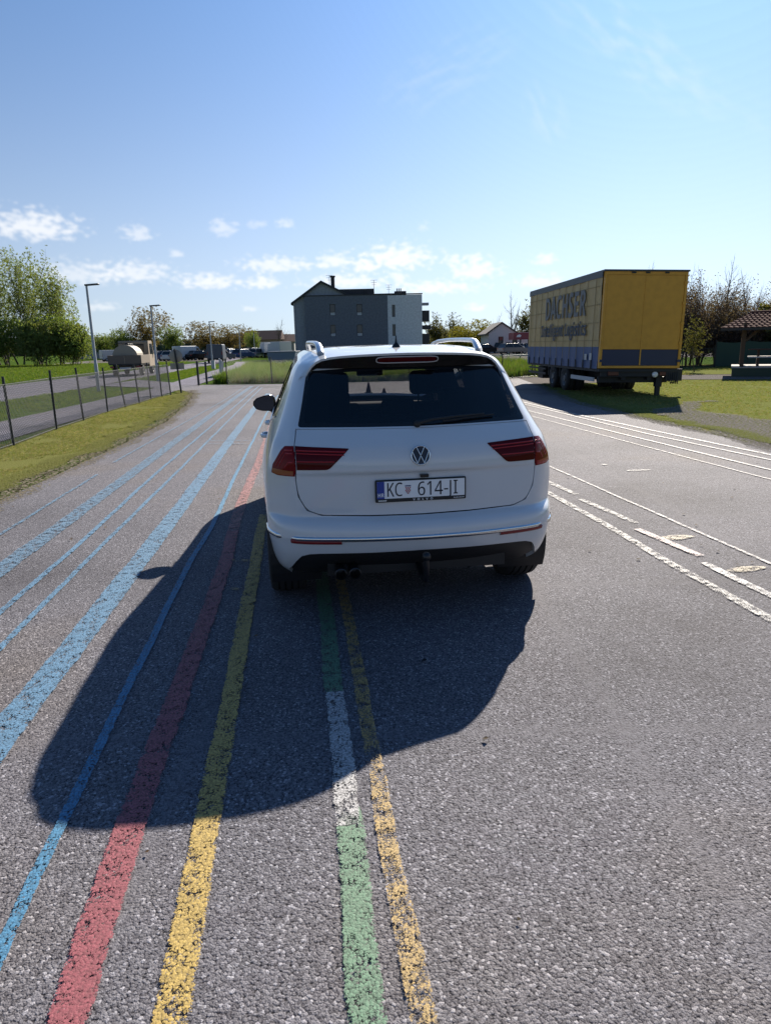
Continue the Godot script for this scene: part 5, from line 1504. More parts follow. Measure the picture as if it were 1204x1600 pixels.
# ---------------------------------------------------------------- trees
func grow(b: MB, leaves: Array, p: Vector3, d: Vector3, length: float, rad: float, level: int, rng: RandomNumberGenerator, c: Dictionary):
	var pts := [p]
	var rr := [rad]
	var steps := 3 if level < 2 else 2
	var q := p
	var e := d
	for k in steps:
		e = (e + Vector3(rng.randf_range(-1, 1), rng.randf_range(-0.6, 0.8) + c.up, rng.randf_range(-1, 1)) * c.bend).normalized()
		q += e * length / steps
		pts.append(q); rr.append(rad * lerpf(1.0, c.taper, (k + 1.0) / steps))
	b.tube(pts, rr, 7 if level == 0 else (5 if level == 1 else 3), false)
	if level >= c.leaf_from:
		for k in c.leaf_n: leaves.append(pts[rng.randi_range(1, steps)] + Vector3(rng.randf_range(-1, 1), rng.randf_range(-1, 1), rng.randf_range(-1, 1)) * c.leaf_spread)
	if level >= c.levels: return
	var n: int = c.kids[level]
	for k in n:
		var u := (k + rng.randf() * 0.8) / n if level > 0 else lerpf(c.first, 1.0, (k + rng.randf() * 0.6) / n)
		var f := u * steps
		var s := mini(int(f), steps - 1)
		var o: Vector3 = pts[s].lerp(pts[s + 1], f - s)
		var an := rng.randf() * TAU + k * 2.4
		var side := e.cross(Vector3(cos(an), 0.3, sin(an)))
		if side.length() < 0.1: side = Vector3(1, 0, 0)
		var nd: Vector3 = (e * (1.0 - c.spread) + side.normalized() * c.spread * rng.randf_range(0.8, 1.2) + Vector3(0, c.up * 1.5, 0)).normalized()
		grow(b, leaves, o, nd, length * c.ratio[level] * rng.randf_range(0.75, 1.15) * (1.15 - 0.45 * u), lerpf(rr[s], rr[s + 1], f - s) * c.thin, level + 1, rng, c)
	if c.get("top", true): grow(b, leaves, q, (e + Vector3(0, 0.3, 0)).normalized(), length * c.ratio[level] * 0.9, rr[-1], level + 1, rng, c)

func leaf_clump(sd: int, n: int, size: float) -> MB:
	var rng := RandomNumberGenerator.new(); rng.seed = sd
	var b := MB.new()
	for k in n:
		var o := Vector3(rng.randf_range(-1, 1), rng.randf_range(-1, 1), rng.randf_range(-1, 1)) * 0.5
		var a := Vector3(rng.randf_range(-1, 1), rng.randf_range(-0.6, 0.6), rng.randf_range(-1, 1)).normalized() * size
		var w := a.cross(Vector3(rng.randf_range(-1, 1), rng.randf_range(-1, 1), rng.randf_range(-1, 1))).normalized() * size * 0.34
		var m := o + a * 0.5 + Vector3(0, 0.06 * size, 0)
		b.tri(o, m + w, o + a); b.tri(o, o + a, m - w)
	return b
func leaf_mat(r: float, g: float, bl: float) -> StandardMaterial3D:
	var m := mat(r, g, bl, 0.75)
	m.vertex_color_use_as_albedo = true
	m.backlight_enabled = true; m.backlight = Color(1.0, 1.0, 0.75)
	return m
# builds a tree once; further ones are copies
func make_tree(called: String, sd: int, height: float, bark: Material, c: Dictionary, leaf: Mesh, size: float, at: Vector3, stems := 1) -> Node3D:
	var rng := RandomNumberGenerator.new(); rng.seed = sd
	var o := thing(called, at, rng.randf() * TAU)
	var b := MB.new()
	var leaves := []
	for k in stems:
		var an := TAU * k / stems + rng.randf()
		var r := 0.0 if stems == 1 else height * 0.025
		grow(b, leaves, Vector3(cos(an) * r, -0.05, sin(an) * r), Vector3(cos(an) * r * 0.9, height * 0.1, sin(an) * r * 0.9).normalized(), height * c.trunk * rng.randf_range(0.85, 1.05), height * c.girth / sqrt(stems), 0, rng, c)
	part("trunk", b, bark, o)
	if c.has("fill"):   # twigs and leaves between the limbs, uneven through the crown
		var f := noise(FastNoiseLite.TYPE_SIMPLEX_SMOOTH, 2.2 / height, sd, 3)
		var got := 0
		while got < c.fill:
			var p := Vector3(rng.randf_range(-1, 1), rng.randf_range(-1, 1), rng.randf_range(-1, 1))
			var rim: float = p.length() + f.get_noise_3dv(p * height * 0.5) * 0.45
			if rim > 1.0 or rim < 0.35 * rng.randf(): continue
			leaves.append(Vector3(p.x * height * c.wide, height * (0.62 + p.y * 0.38), p.z * height * c.wide))
			got += 1
	if leaf and leaves.size():
		var src: Array = leaf.surface_get_arrays(0)
		var lv: PackedVector3Array = src[Mesh.ARRAY_VERTEX]
		var ln: PackedVector3Array = src[Mesh.ARRAY_NORMAL]
		var v := PackedVector3Array(); var n := PackedVector3Array(); var cc := PackedColorArray()
		for p in leaves:
			var s := size * rng.randf_range(0.6, 1.3)
			var turn := Basis(Vector3(rng.randf_range(-1, 1), 1, rng.randf_range(-1, 1)).normalized(), rng.randf() * TAU)
			v.append_array(Transform3D(turn.scaled(Vector3(s, s, s)), p) * lv); n.append_array(Transform3D(turn, Vector3.ZERO) * ln)
			var k := rng.randf_range(0.7, 1.25)
			var tint := PackedColorArray(); tint.resize(lv.size()); tint.fill(Color(k * rng.randf_range(0.9, 1.25), k, k * rng.randf_range(0.7, 1.0)))
			cc.append_array(tint)
		var a := []
		a.resize(Mesh.ARRAY_MAX)
		a[Mesh.ARRAY_VERTEX] = v; a[Mesh.ARRAY_NORMAL] = n; a[Mesh.ARRAY_COLOR] = cc
		var me := ArrayMesh.new()
		me.add_surface_from_arrays(Mesh.PRIMITIVE_TRIANGLES, a)
		me.surface_set_material(0, leaf.surface_get_material(0))
		part_mesh("crown", me, o)
	return o

func build_trees():
	var bark := mat(0.06, 0.05, 0.04, 0.95)
	var bark_dark := mat(0.06, 0.052, 0.05, 0.95)
	var bark_red := mat(0.095, 0.065, 0.06, 0.95)
	var lm_light := leaf_mat(0.20, 0.25, 0.09)
	var lm_green := leaf_mat(0.165, 0.225, 0.065)
	var lm_dark := leaf_mat(0.05, 0.085, 0.022)
	var lm_brown := leaf_mat(0.15, 0.115, 0.045)
	var lm_yellow := leaf_mat(0.20, 0.19, 0.03)
	var lm_olive := leaf_mat(0.10, 0.10, 0.035)
	var fir_m := mat(0.022, 0.04, 0.02, 0.9)
	var clump := leaf_clump(1, 9, 0.42)
	var m_light := clump.mesh(lm_light); var m_green := clump.mesh(lm_green); var m_dark := clump.mesh(lm_dark); var m_brown := clump.mesh(lm_brown); var m_yellow := clump.mesh(lm_yellow); var m_olive := clump.mesh(lm_olive)
	var poplar := {"levels": 3, "kids": [8, 5, 4], "ratio": [0.34, 0.5, 0.5], "spread": 0.40, "up": 0.16, "bend": 0.16, "taper": 0.35, "thin": 0.5, "first": 0.30, "trunk": 0.78, "girth": 0.011, "leaf_from": 3, "leaf_n": 1, "leaf_spread": 0.3}
	var round_t := {"levels": 3, "kids": [6, 6, 5], "ratio": [0.75, 0.6, 0.5], "spread": 0.62, "up": 0.05, "bend": 0.25, "taper": 0.5, "thin": 0.6, "first": 0.5, "trunk": 0.48, "girth": 0.022, "leaf_from": 2, "leaf_n": 8, "leaf_spread": 0.7}
	var bush := {"levels": 2, "kids": [7, 6], "ratio": [0.65, 0.6], "spread": 0.6, "up": 0.10, "bend": 0.25, "taper": 0.5, "thin": 0.6, "first": 0.1, "trunk": 0.55, "girth": 0.012, "leaf_from": 1, "leaf_n": 6, "leaf_spread": 0.6}
	var bare := {"levels": 4, "kids": [6, 5, 5, 4], "ratio": [0.62, 0.55, 0.5, 0.5], "spread": 0.48, "up": 0.10, "bend": 0.20, "taper": 0.45, "thin": 0.55, "first": 0.3, "trunk": 0.55, "girth": 0.017, "leaf_from": 4, "leaf_n": 1, "leaf_spread": 0.1}
	var o: Node3D
	# poplars and bushes beyond the field, left
	var poplars := [make_tree("poplar_tree", 1, 15.5, bark, poplar.merged({"fill": 650, "wide": 0.13}, true), m_light, 0.34, Vector3(-50.5, 0, -95), 2), make_tree("poplar_tree", 2, 15.0, bark, poplar.merged({"fill": 650, "wide": 0.13}, true), m_light, 0.34, Vector3(-48.0, 0, -94), 2)]
	tag(poplars[0], "tall slim poplar at the left picture edge", "tree", "poplars beyond the field"); tag(poplars[1], "tall slim poplar, second from the left picture edge", "tree", "poplars beyond the field")
	for q in [[0, -46.2, -96, 2.1, 0.97, "tall slim poplar, third from the left, with bare lower stem"], [1, -44.6, -93, 4.0, 0.84, "shorter poplar right of the three tallest"], [0, -52.5, -98, 0.7, 1.0, "poplar partly cut by the left picture edge"]]:
		o = copy_of(poplars[q[0]], Vector3(q[1], 0, q[2]), q[3], q[5]); o.scale = Vector3.ONE * q[4]
	o = make_tree("leafy_tree", 3, 11.2, bark, poplar.merged({"kids": [8, 7, 5], "spread": 0.55, "leaf_n": 1, "leaf_from": 3, "fill": 900, "wide": 0.24}, true), m_light, 0.36, Vector3(-41.6, 0, -92), 2)
	tag(o, "leafy green tree at the right end of the poplars", "tree")
	var b0 := make_tree("bush", 4, 6.0, bark, bush.merged({"leaf_n": 2, "fill": 750, "wide": 0.52}, true), m_green, 0.42, Vector3(-46.5, 0, -88), 3)
	tag(b0, "dark bush at the foot of the poplars, leftmost", "bush", "bushes below the poplars")
	for q in [[-43.4, -88.5, 1.0, 1.0, "dark bush at the foot of the poplars, second from left"], [-40.0, -88, 2.5, 1.02, "broad bush right under the leafy green tree"], [-37.6, -87, 4.0, 0.72, "lowest bush at the right end below the poplars"], [-50.0, -87, 5.0, 0.9, "bush at the left picture edge below the poplars"]]:
		o = copy_of(b0, Vector3(q[0], 0, q[1]), q[2], q[4]); o.scale = Vector3.ONE * q[3]
	var b1 := make_tree("bush", 14, 5.6, bark, bush.merged({"leaf_n": 2, "fill": 1000, "wide": 0.48}, true), m_light, 0.5, Vector3(-41.8, 0, -86.5), 3)
	tag(b1, "pale green bush in front of the dark ones below the poplars", "bush", "bushes below the poplars")
	o = copy_of(b1, Vector3(-38.6, 0, -87.8), 2.0, "pale green bush nearest the first lamp post"); o.scale = Vector3.ONE * 0.92
	# trees along the far side of the car park
	o = make_tree("brown_tree", 5, 10.6, bark, round_t.merged({"leaf_n": 2, "fill": 900, "wide": 0.46}, true), m_brown, 0.50, Vector3(-48.6, 0, -150)); tag(o, "broad rusty brown tree behind the beige truck", "tree")
	o = copy_of(o, Vector3(-39.0, 0, -156), 2.0, "dark brownish tree left of the dark van"); o.scale = Vector3(1.1, 0.72, 1.1)
	o = copy_of(o, Vector3(-33.5, 0, -162), 4.0, "low brownish tree right above the dark van"); o.scale = Vector3(1.0, 0.66, 1.0)
	o = make_tree("green_tree", 6, 6.6, bark, round_t.merged({"leaf_n": 2, "fill": 600, "wide": 0.42}, true), m_green, 0.40, Vector3(-44.0, 0, -148)); tag(o, "small round bright green tree right of the rusty one", "tree")
	o = copy_of(o, Vector3(-53.8, 0, -146), 1.0, "small green tree left of the rusty one"); o.scale = Vector3(1.0, 0.92, 1.0)
	o = copy_of(o, Vector3(-58.5, 0, -150), 3.0, "green tree right of the poplar group's foot"); o.scale = Vector3(1.2, 0.8, 1.2)
	o = copy_of(o, Vector3(-25.6, 0, -140), 5.0, "slender green tree among the far parked cars"); o.scale = Vector3(0.6, 0.75, 0.6)
	o = make_tree("bare_tree", 7, 8.0, bark, bare, null, 0.0, Vector3(-56.0, 0, -152)); tag(o, "small bare tree rising left of the rusty tree", "tree")
	o = copy_of(o, Vector3(-20.6, 0, -138), 2.0, "small bare tree left of the apartment block"); o.scale = Vector3.ONE * 0.85
	for q in [[-37.4, -182, 4.6, "dark fir above the far parked cars"], [-35.2, -180, 5.6, "taller dark fir above the far parked cars"], [10.8, -150, 5.4, "dark fir right of the apartment block"]]:
		o = thing("fir_tree", Vector3(q[0], 0, q[1]))
		tag(o, q[3], "tree", "firs far off")
		var b := MB.new(); b.tube([Vector3(0, -0.05, 0), Vector3(0, q[2] * 0.95, 0)], [0.16, 0.03], 5); part("trunk", b, bark_dark, o)
		var cone := MB.new()
		var rng := RandomNumberGenerator.new(); rng.seed = 9
		for k in 420:
			var u := rng.randf(); u = 1.0 - sqrt(u) * 0.9
			var an := rng.randf() * TAU
			var r: float = (1.0 - u) * q[2] * 0.24 * rng.randf_range(0.5, 1.0)
			var c := Vector3(cos(an) * r, u * q[2], sin(an) * r)
			var out := Vector3(cos(an), -0.25, sin(an)) * rng.randf_range(0.2, 0.4)
			var w := Vector3(-sin(an), 0.3, cos(an)) * 0.14
			cone.tri(c - w, c + w, c + out); cone.tri(c - w, c + w, c - Vector3(0, 0.25, 0) + out * 0.6)
		part("crown", cone, fir_m, o)
	# right of the apartment block
	o = make_tree("willow_tree", 8, 5.8, bark, round_t.merged({"leaf_n": 2, "up": -0.05, "fill": 600, "wide": 0.48}, true), m_yellow, 0.40, Vector3(17.3, 0, -128)); tag(o, "yellow green spring tree left of the white house", "tree")
	o = copy_of(o, Vector3(13.6, 0, -130), 2.0, "lower yellow green tree nearer the apartment block"); o.scale = Vector3(1.1, 0.8, 1.1)
	o = make_tree("budding_tree", 9, 6.6, bark, round_t.merged({"leaf_n": 3}, true), m_olive, 0.4, Vector3(9.8, 0, -128)); tag(o, "thin budding tree just right of the apartment block", "tree")
	o = copy_of(o, Vector3(15.2, 0, -140), 1.0, "thin budding tree behind the yellow green one"); o.scale = Vector3.ONE * 1.05
	o = copy_of(o, Vector3(28.0, 0, -134), 3.0, "dark budding tree touching the trailer's far edge"); o.scale = Vector3.ONE * 1.4
	var bt := make_tree("bare_tree", 10, 11.0, bark, bare, null, 0.0, Vector3(24.0, 0, -130)); tag(bt, "tall bare tree behind the white house", "tree")
	o = copy_of(bt, Vector3(20.0, 0, -134), 2.2, "lower bare tree behind the white house roof"); o.scale = Vector3.ONE * 0.66
	# thicket behind the shelter and the trailer
	var th := make_tree("bare_tree", 11, 6.6, bark_dark, bare.merged({"spread": 0.40, "up": 0.16}, true), null, 0.0, Vector3(21.6, 0, -44)); tag(th, "tallest bare tree behind the tiled shelter", "tree", "bare trees behind the shelter")
	var th2 := make_tree("bare_tree", 12, 5.6, bark_red, bare.merged({"spread": 0.45, "up": 0.18, "first": 0.15}, true), null, 0.0, Vector3(18.9, 0, -43.5), 2); tag(th2, "many-stemmed bare tree between trailer and shelter", "tree", "bare trees behind the shelter")
	var n := 0
	for q in [[0, 17.2, -47, 1.0, 1.02, "bare tree whose twigs rise over the trailer's top right corner"], [1, 20.2, -45, 2.0, 0.98, "bare tree just left of the shelter roof"], [0, 23.2, -46, 3.0, 0.92, "bare tree above the middle of the shelter roof"], [0, 25.2, -45, 4.2, 1.0, "bare tree at the right picture edge"], [1, 22.4, -43, 5.0, 0.8, "low bare tree over the shelter ridge"], [1, 16.2, -46, 5.6, 0.95, "bare tree half hidden by the trailer's right edge"], [0, 19.4, -48, 0.4, 0.86, "thin bare tree behind the many-stemmed one"], [1, 26.6, -42, 1.4, 1.0, "bare tree cut by the right picture edge"]]:
		o = copy_of(th if q[0] == 0 else th2, Vector3(q[1], 0, q[2]), q[3], q[5]); o.scale = Vector3.ONE * q[4]
	var hedge := make_tree("thicket_bush", 13, 4.6, bark_red, bush.merged({"levels": 3, "kids": [9, 7, 6], "ratio": [0.65, 0.6, 0.55], "leaf_n": 1, "leaf_from": 3, "leaf_spread": 0.2, "girth": 0.017}, true), leaf_clump(3, 4, 0.22).mesh(leaf_mat(0.10, 0.075, 0.068)), 0.42, Vector3(17.6, 0, -42), 4)
	tag(hedge, "reddish brown bare bush right of the trailer", "bush", "bare bushes behind the green fence")
	for q in [[19.2, -42.6, 1.0, 1.0, "brown bare bush behind the young green tree"], [20.6, -42, 2.0, 0.85, "purplish bare bush left of the shelter posts"], [16.4, -43.4, 3.0, 1.05, "bare bush beside the trailer's right edge"], [22.2, -42.8, 4.0, 0.95, "bare bush seen under the shelter roof"], [24.0, -42.4, 5.0, 0.95, "bare bush at the right end of the green fence"], [18.4, -44.6, 0.5, 1.25, "tallest bare bush, behind the reddish one"], [21.4, -45, 1.7, 1.2, "tall bare bush behind the shelter's left post"], [25.6, -44.6, 2.7, 1.2, "tall bare bush at the right picture edge"]]:
		o = copy_of(hedge, Vector3(q[0], 0, q[1]), q[2], q[4]); o.scale = Vector3.ONE * q[3]
	o = make_tree("olive_bush", 15, 4.0, bark, bush.merged({"leaf_n": 5}, true), m_olive, 0.5, Vector3(23.0, 0, -41.6), 2); tag(o, "olive green bush behind the shelter", "bush")
	o = copy_of(o, Vector3(24.6, 0, -40.6), 2.0, "bright leafy bush between the shelter posts"); o.scale = Vector3.ONE * 0.62
	# young tree on the grass
	o = make_tree("young_tree", 16, 2.35, bark, round_t.merged({"trunk": 0.6, "spread": 0.5, "up": 0.15, "leaf_n": 1, "leaf_spread": 0.12, "girth": 0.012, "first": 0.35}, true), m_olive, 0.13, Vector3(15.4, 0, -34.6)); tag(o, "small young tree with fresh yellow green leaves on the grass", "tree")

# ---------------------------------------------------------------- fences
func wire_bay(b: MB, a: Vector3, e: Vector3, h: float, pitch: float, r: float):   # chain link between two posts
	var L := Vector2(a.x - e.x, a.z - e.z).length()
	var d := (e - a) / L
	var c := -h
	while c < L:
		for s in [0, 1]:
			var u0 := c; var v0 := 0.0; var u1 := c + h; var v1 := h
			if u0 < 0: v0 = -u0; u0 = 0.0
			if u1 > L: v1 = h - (u1 - L); u1 = L
			if v1 - v0 > 0.01:
				var w0 := v0 if s == 0 else h - v0
				var w1 := v1 if s == 0 else h - v1
				b.tube([a + d * u0 + Vector3(0, w0 + 0.03, 0), a + d * u1 + Vector3(0, w1 + 0.03, 0)], r, 3, false)
		c += pitch
	for y in [0.05, h + 0.02]: b.tube([a + Vector3(0, y, 0), e + Vector3(0, y, 0)], r * 1.4, 3, false)
func wire_fence(called: String, label: String, posts: Array, h: float, pitch: float, r: float, post_r: float, sd: int):
	var o := thing(called)
	tag(o, label, "fence")
	var rng := RandomNumberGenerator.new(); rng.seed = sd
	var tops := []
	for p in posts:
		var lean := Vector3(rng.randf_range(-0.03, 0.03), 1, rng.randf_range(-0.03, 0.03)).normalized()
		if p.size() > 2: lean = Vector3(p[2], 1, 0).normalized()
		var hh := h + rng.randf_range(0.02, 0.10)
		var b := MB.new()
		b.tube([Vector3(p[0], -0.1, p[1]), Vector3(p[0], 0, p[1]) + lean * hh], post_r, 7)
		part("post", b, mats.post, o)
	for k in posts.size() - 1:
		var b := MB.new()
		wire_bay(b, Vector3(posts[k][0], -0.03, posts[k][1]), Vector3(posts[k + 1][0], -0.03, posts[k + 1][1]), h - 0.06, pitch, r)
		part("wire_mesh", b, mats.wire, o)
func build_fences():
	wire_fence("wire_fence", "low chain link fence with thin black posts along the left grass strip", [[-6.25, -7.6], [-6.45, -10.0], [-6.66, -12.36], [-7.05, -14.89], [-7.25, -16.75], [-7.5, -18.9, 0.0], [-7.62, -20.6, -0.13], [-7.66, -21.9, -0.05], [-7.82, -23.5, -0.02], [-7.86, -24.8, -0.01], [-7.80, -25.7, -0.05]], 1.14, 0.075, 0.0038, 0.024, 4)
	var far := []
	for k in 7: far.append([-7.2 + k * 2.1, -32.5 + k * 0.12])
	for k in 5: far.append([7.3 + k * 2.25, -33.6 - k * 1.15])
	far.append([18.6, -39.4])
	wire_fence("wire_fence", "chain link fence in front of the tall weeds at the far end of the lot", far, 1.1, 0.13, 0.003, 0.026, 8)
	# green screened fence behind the shelter
	var o := thing("screen_fence")
	tag(o, "dark green screened fence behind the shelter", "fence")
	var net := mat(0.022, 0.055, 0.042, 0.8)
	var nf := noise(FastNoiseLite.TYPE_SIMPLEX, 0.6, 9, 3)
	for k in 6:
		var a := Vector3(18.7 + k * 2.0, -0.03, -39.5 - k * 0.35)
		var e := Vector3(18.7 + (k + 1) * 2.0, -0.03, -39.5 - (k + 1) * 0.35)
		var b := MB.new(); b.tube([a, a + Vector3(0, 1.5, 0)], 0.03, 7); part("post", b, mats.post, o)
		b = MB.new()
		for i in 8:
			for j in 6:
				var p := []
				for g in [[i, j], [i + 1, j], [i + 1, j + 1], [i, j + 1]]:
					var q := a.lerp(e, g[0] / 8.0) + Vector3(0, 0.06 + g[1] / 6.0 * (1.36 - 0.08 * sin(PI * g[0] / 8.0)), 0.03)
					q.z += nf.get_noise_2d(q.x * 2.0, q.y * 2.0) * 0.08
					p.append(q)
				b.quad(p[0], p[1], p[2], p[3], Vector3(0, 0, 1))
		part("screen", b, net, o)

# ---------------------------------------------------------------- shelter with picnic table
func build_shelter():
	var wood := mat(0.075, 0.052, 0.038, 0.85)
	var o := thing("picnic_shelter", Vector3(14.75, -0.02, -29.6), -0.46)
	tag(o, "open wooden shelter with a red brown tiled roof at the right picture edge", "shelter")
	var b := MB.new()
	b.box(Vector3(0, 0, -3.4), Vector3(6.4, 0.36, 0)); part("plinth", b, mat(0.035, 0.06, 0.045, 0.8), o)
	b = MB.new(); b.box(Vector3(-0.03, 0.361, -3.43), Vector3(6.43, 0.40, 0.03)); part("slab", b, mat(0.38, 0.37, 0.35, 0.9), o)
	for x in [0.35, 3.2, 6.05]:
		for z in [-0.3, -3.1]:
			b = MB.new(); b.rbox(Vector3(x - 0.075, 0.40, z - 0.075), Vector3(x + 0.075, 1.95, z + 0.075), 0.008); part("post", b, wood, o)
			for s in [-1.0, 1.0]:
				if (x < 1 and s < 0) or (x > 6 and s > 0): continue
				b = MB.new(); b.tube([Vector3(x + s * 0.05, 1.45, z), Vector3(x + s * 0.28, 1.66, z), Vector3(x + s * 0.55, 1.94, z)], 0.05, 6); part("brace", b, wood, o)
	for z in [-0.3, -3.1]:
		b = MB.new(); b.box(Vector3(-0.1, 1.95, z - 0.07), Vector3(6.5, 2.09, z + 0.07)); part("beam", b, wood, o)
	for x in [0.35, 3.2, 6.05]:
		b = MB.new(); b.box(Vector3(x - 0.06, 2.09, -3.5), Vector3(x + 0.06, 2.2, 0.1)); part("beam", b, wood, o)
	# hipped roof in courses of pantiles
	var tm := mat(0.125, 0.058, 0.052, 0.9)
	tm.metallic_specular = 0.2
	tm.albedo_texture = ramp_texture(256, 0.05, 91, 4, [[0.0, Color(0.55, 0.55, 0.58)], [0.5, Color(0.9, 0.88, 0.86)], [1.0, Color(1, 1, 1)]]); tm.uv1_triplanar = true; tm.uv1_scale = Vector3(1.3, 1.3, 1.3)
	var courses := 8
	for side in [0, 1, 2]:
		b = MB.new()
		for k in courses:
			var u0 := float(k) / courses
			var u1 := (k + 1.0) / courses
			var n := 36 if side < 2 else 20
			for i in n * 4:
				var p := []
				for g in [[i, u0, 0.035], [i + 1, u0, 0.035], [i + 1, u1, 0.0], [i, u1, 0.0]]:
					var f: float = g[0] / (n * 4.0)
					var wv: float = absf(sin(f * n * PI)) * 0.035 + g[2]
					var q: Vector3
					if side < 2: q = Vector3(lerpf(-0.55 + 1.1 * g[1], 7.0 - 0.9 * g[1], f), 1.98 + 0.64 * g[1] + wv, lerpf(0.30 if side == 0 else -3.7, -1.7, g[1]))
					else: q = Vector3(lerpf(-0.55, 0.55, g[1]), 1.98 + 0.64 * g[1] + wv, lerpf(lerpf(0.30, -1.7, g[1]), lerpf(-3.7, -1.7, g[1]), f))
					p.append(q)
				b.quad(p[0], p[1], p[2], p[3])
				if k > 0 or true: b.quad(p[0], p[1], p[1] - Vector3(0, 0.035, 0), p[0] - Vector3(0, 0.035, 0))
		part("roof_tiles", b, tm, o).set_meta("kind", "stuff")
	b = MB.new(); b.tube([Vector3(0.5, 2.65, -1.7), Vector3(6.2, 2.65, -1.7)], 0.07, 8); part("ridge_cap", b, tm, o)
	b = MB.new()
	b.quad(Vector3(-0.5, 1.96, 0.25), Vector3(6.9, 1.96, 0.25), Vector3(6.1, 2.56, -1.7), Vector3(0.55, 2.56, -1.7)); b.quad(Vector3(-0.5, 1.96, -3.65), Vector3(6.9, 1.96, -3.65), Vector3(6.1, 2.56, -1.7), Vector3(0.55, 2.56, -1.7)); b.tri(Vector3(-0.5, 1.96, 0.25), Vector3(-0.5, 1.96, -3.65), Vector3(0.55, 2.56, -1.7))
	part("soffit", b, wood, o)
	b = MB.new(); b.box(Vector3(-0.56, 1.90, 0.27), Vector3(7.0, 2.0, 0.31)); part("fascia", b, mat(0.03, 0.03, 0.035, 0.7), o)
	var t := thing("picnic_table", Vector3(16.75, 0.38, -30.2), -0.46)
	tag(t, "picnic table with pale bench planks inside the shelter", "table")
	var red := mat(0.09, 0.05, 0.05, 0.8)
	for k in 3:
		b = MB.new(); b.box(Vector3(-0.95, 0.68, -0.36 + k * 0.25), Vector3(2.2, 0.72, -0.13 + k * 0.25)); part("plank", b, red, t)
	for z in [0.55, -0.75]:
		b = MB.new(); b.box(Vector3(-0.95, 0.36, z - 0.12), Vector3(2.2, 0.40, z + 0.12)); part("bench", b, mat(0.62, 0.61, 0.60, 0.6), t)
	for x in [-0.55, 1.8]:
		b = MB.new()
		b.box(Vector3(x - 0.05, 0.0, -0.1), Vector3(x + 0.05, 0.68, 0.1)); b.box(Vector3(x - 0.045, 0.26, -0.8), Vector3(x + 0.045, 0.355, 0.6)); b.box(Vector3(x - 0.04, 0, 0.48), Vector3(x + 0.04, 0.26, 0.58)); b.box(Vector3(x - 0.04, 0, -0.78), Vector3(x + 0.04, 0.26, -0.68))
		part("trestle", b, wood, t)

# ---------------------------------------------------------------- yellow box trailer
func simple_wheel(r: float, w: float, rim_m: Material) -> Node3D:   # axle along x, outer face +x
	var o := Node3D.new()
	o.name = "wheel"
	var x := Transform3D(Basis(Vector3(0, 0, 1), -PI / 2), Vector3.ZERO)
	var b := MB.new()
	b.lathe([Vector2(r * 0.6, -w * 0.5), Vector2(r * 0.93, -w * 0.5), Vector2(r, -w * 0.36), Vector2(r, -w * 0.02), Vector2(r * 0.98, 0.0), Vector2(r, w * 0.02), Vector2(r, w * 0.36), Vector2(r * 0.93, w * 0.5), Vector2(r * 0.6, w * 0.5)], x, 28)
	part("tyre", b, mats.rubber, o)
	b = MB.new()
	b.lathe([Vector2(r * 0.61, -w * 0.48), Vector2(r * 0.58, 0.0), Vector2(r * 0.61, w * 0.48), Vector2(r * 0.57, w * 0.46), Vector2(r * 0.50, w * 0.2), Vector2(r * 0.25, w * 0.28), Vector2(r * 0.22, w * 0.46), Vector2(0.0, w * 0.47)], x, 20)
	part("rim", b, rim_m, o)
	return o
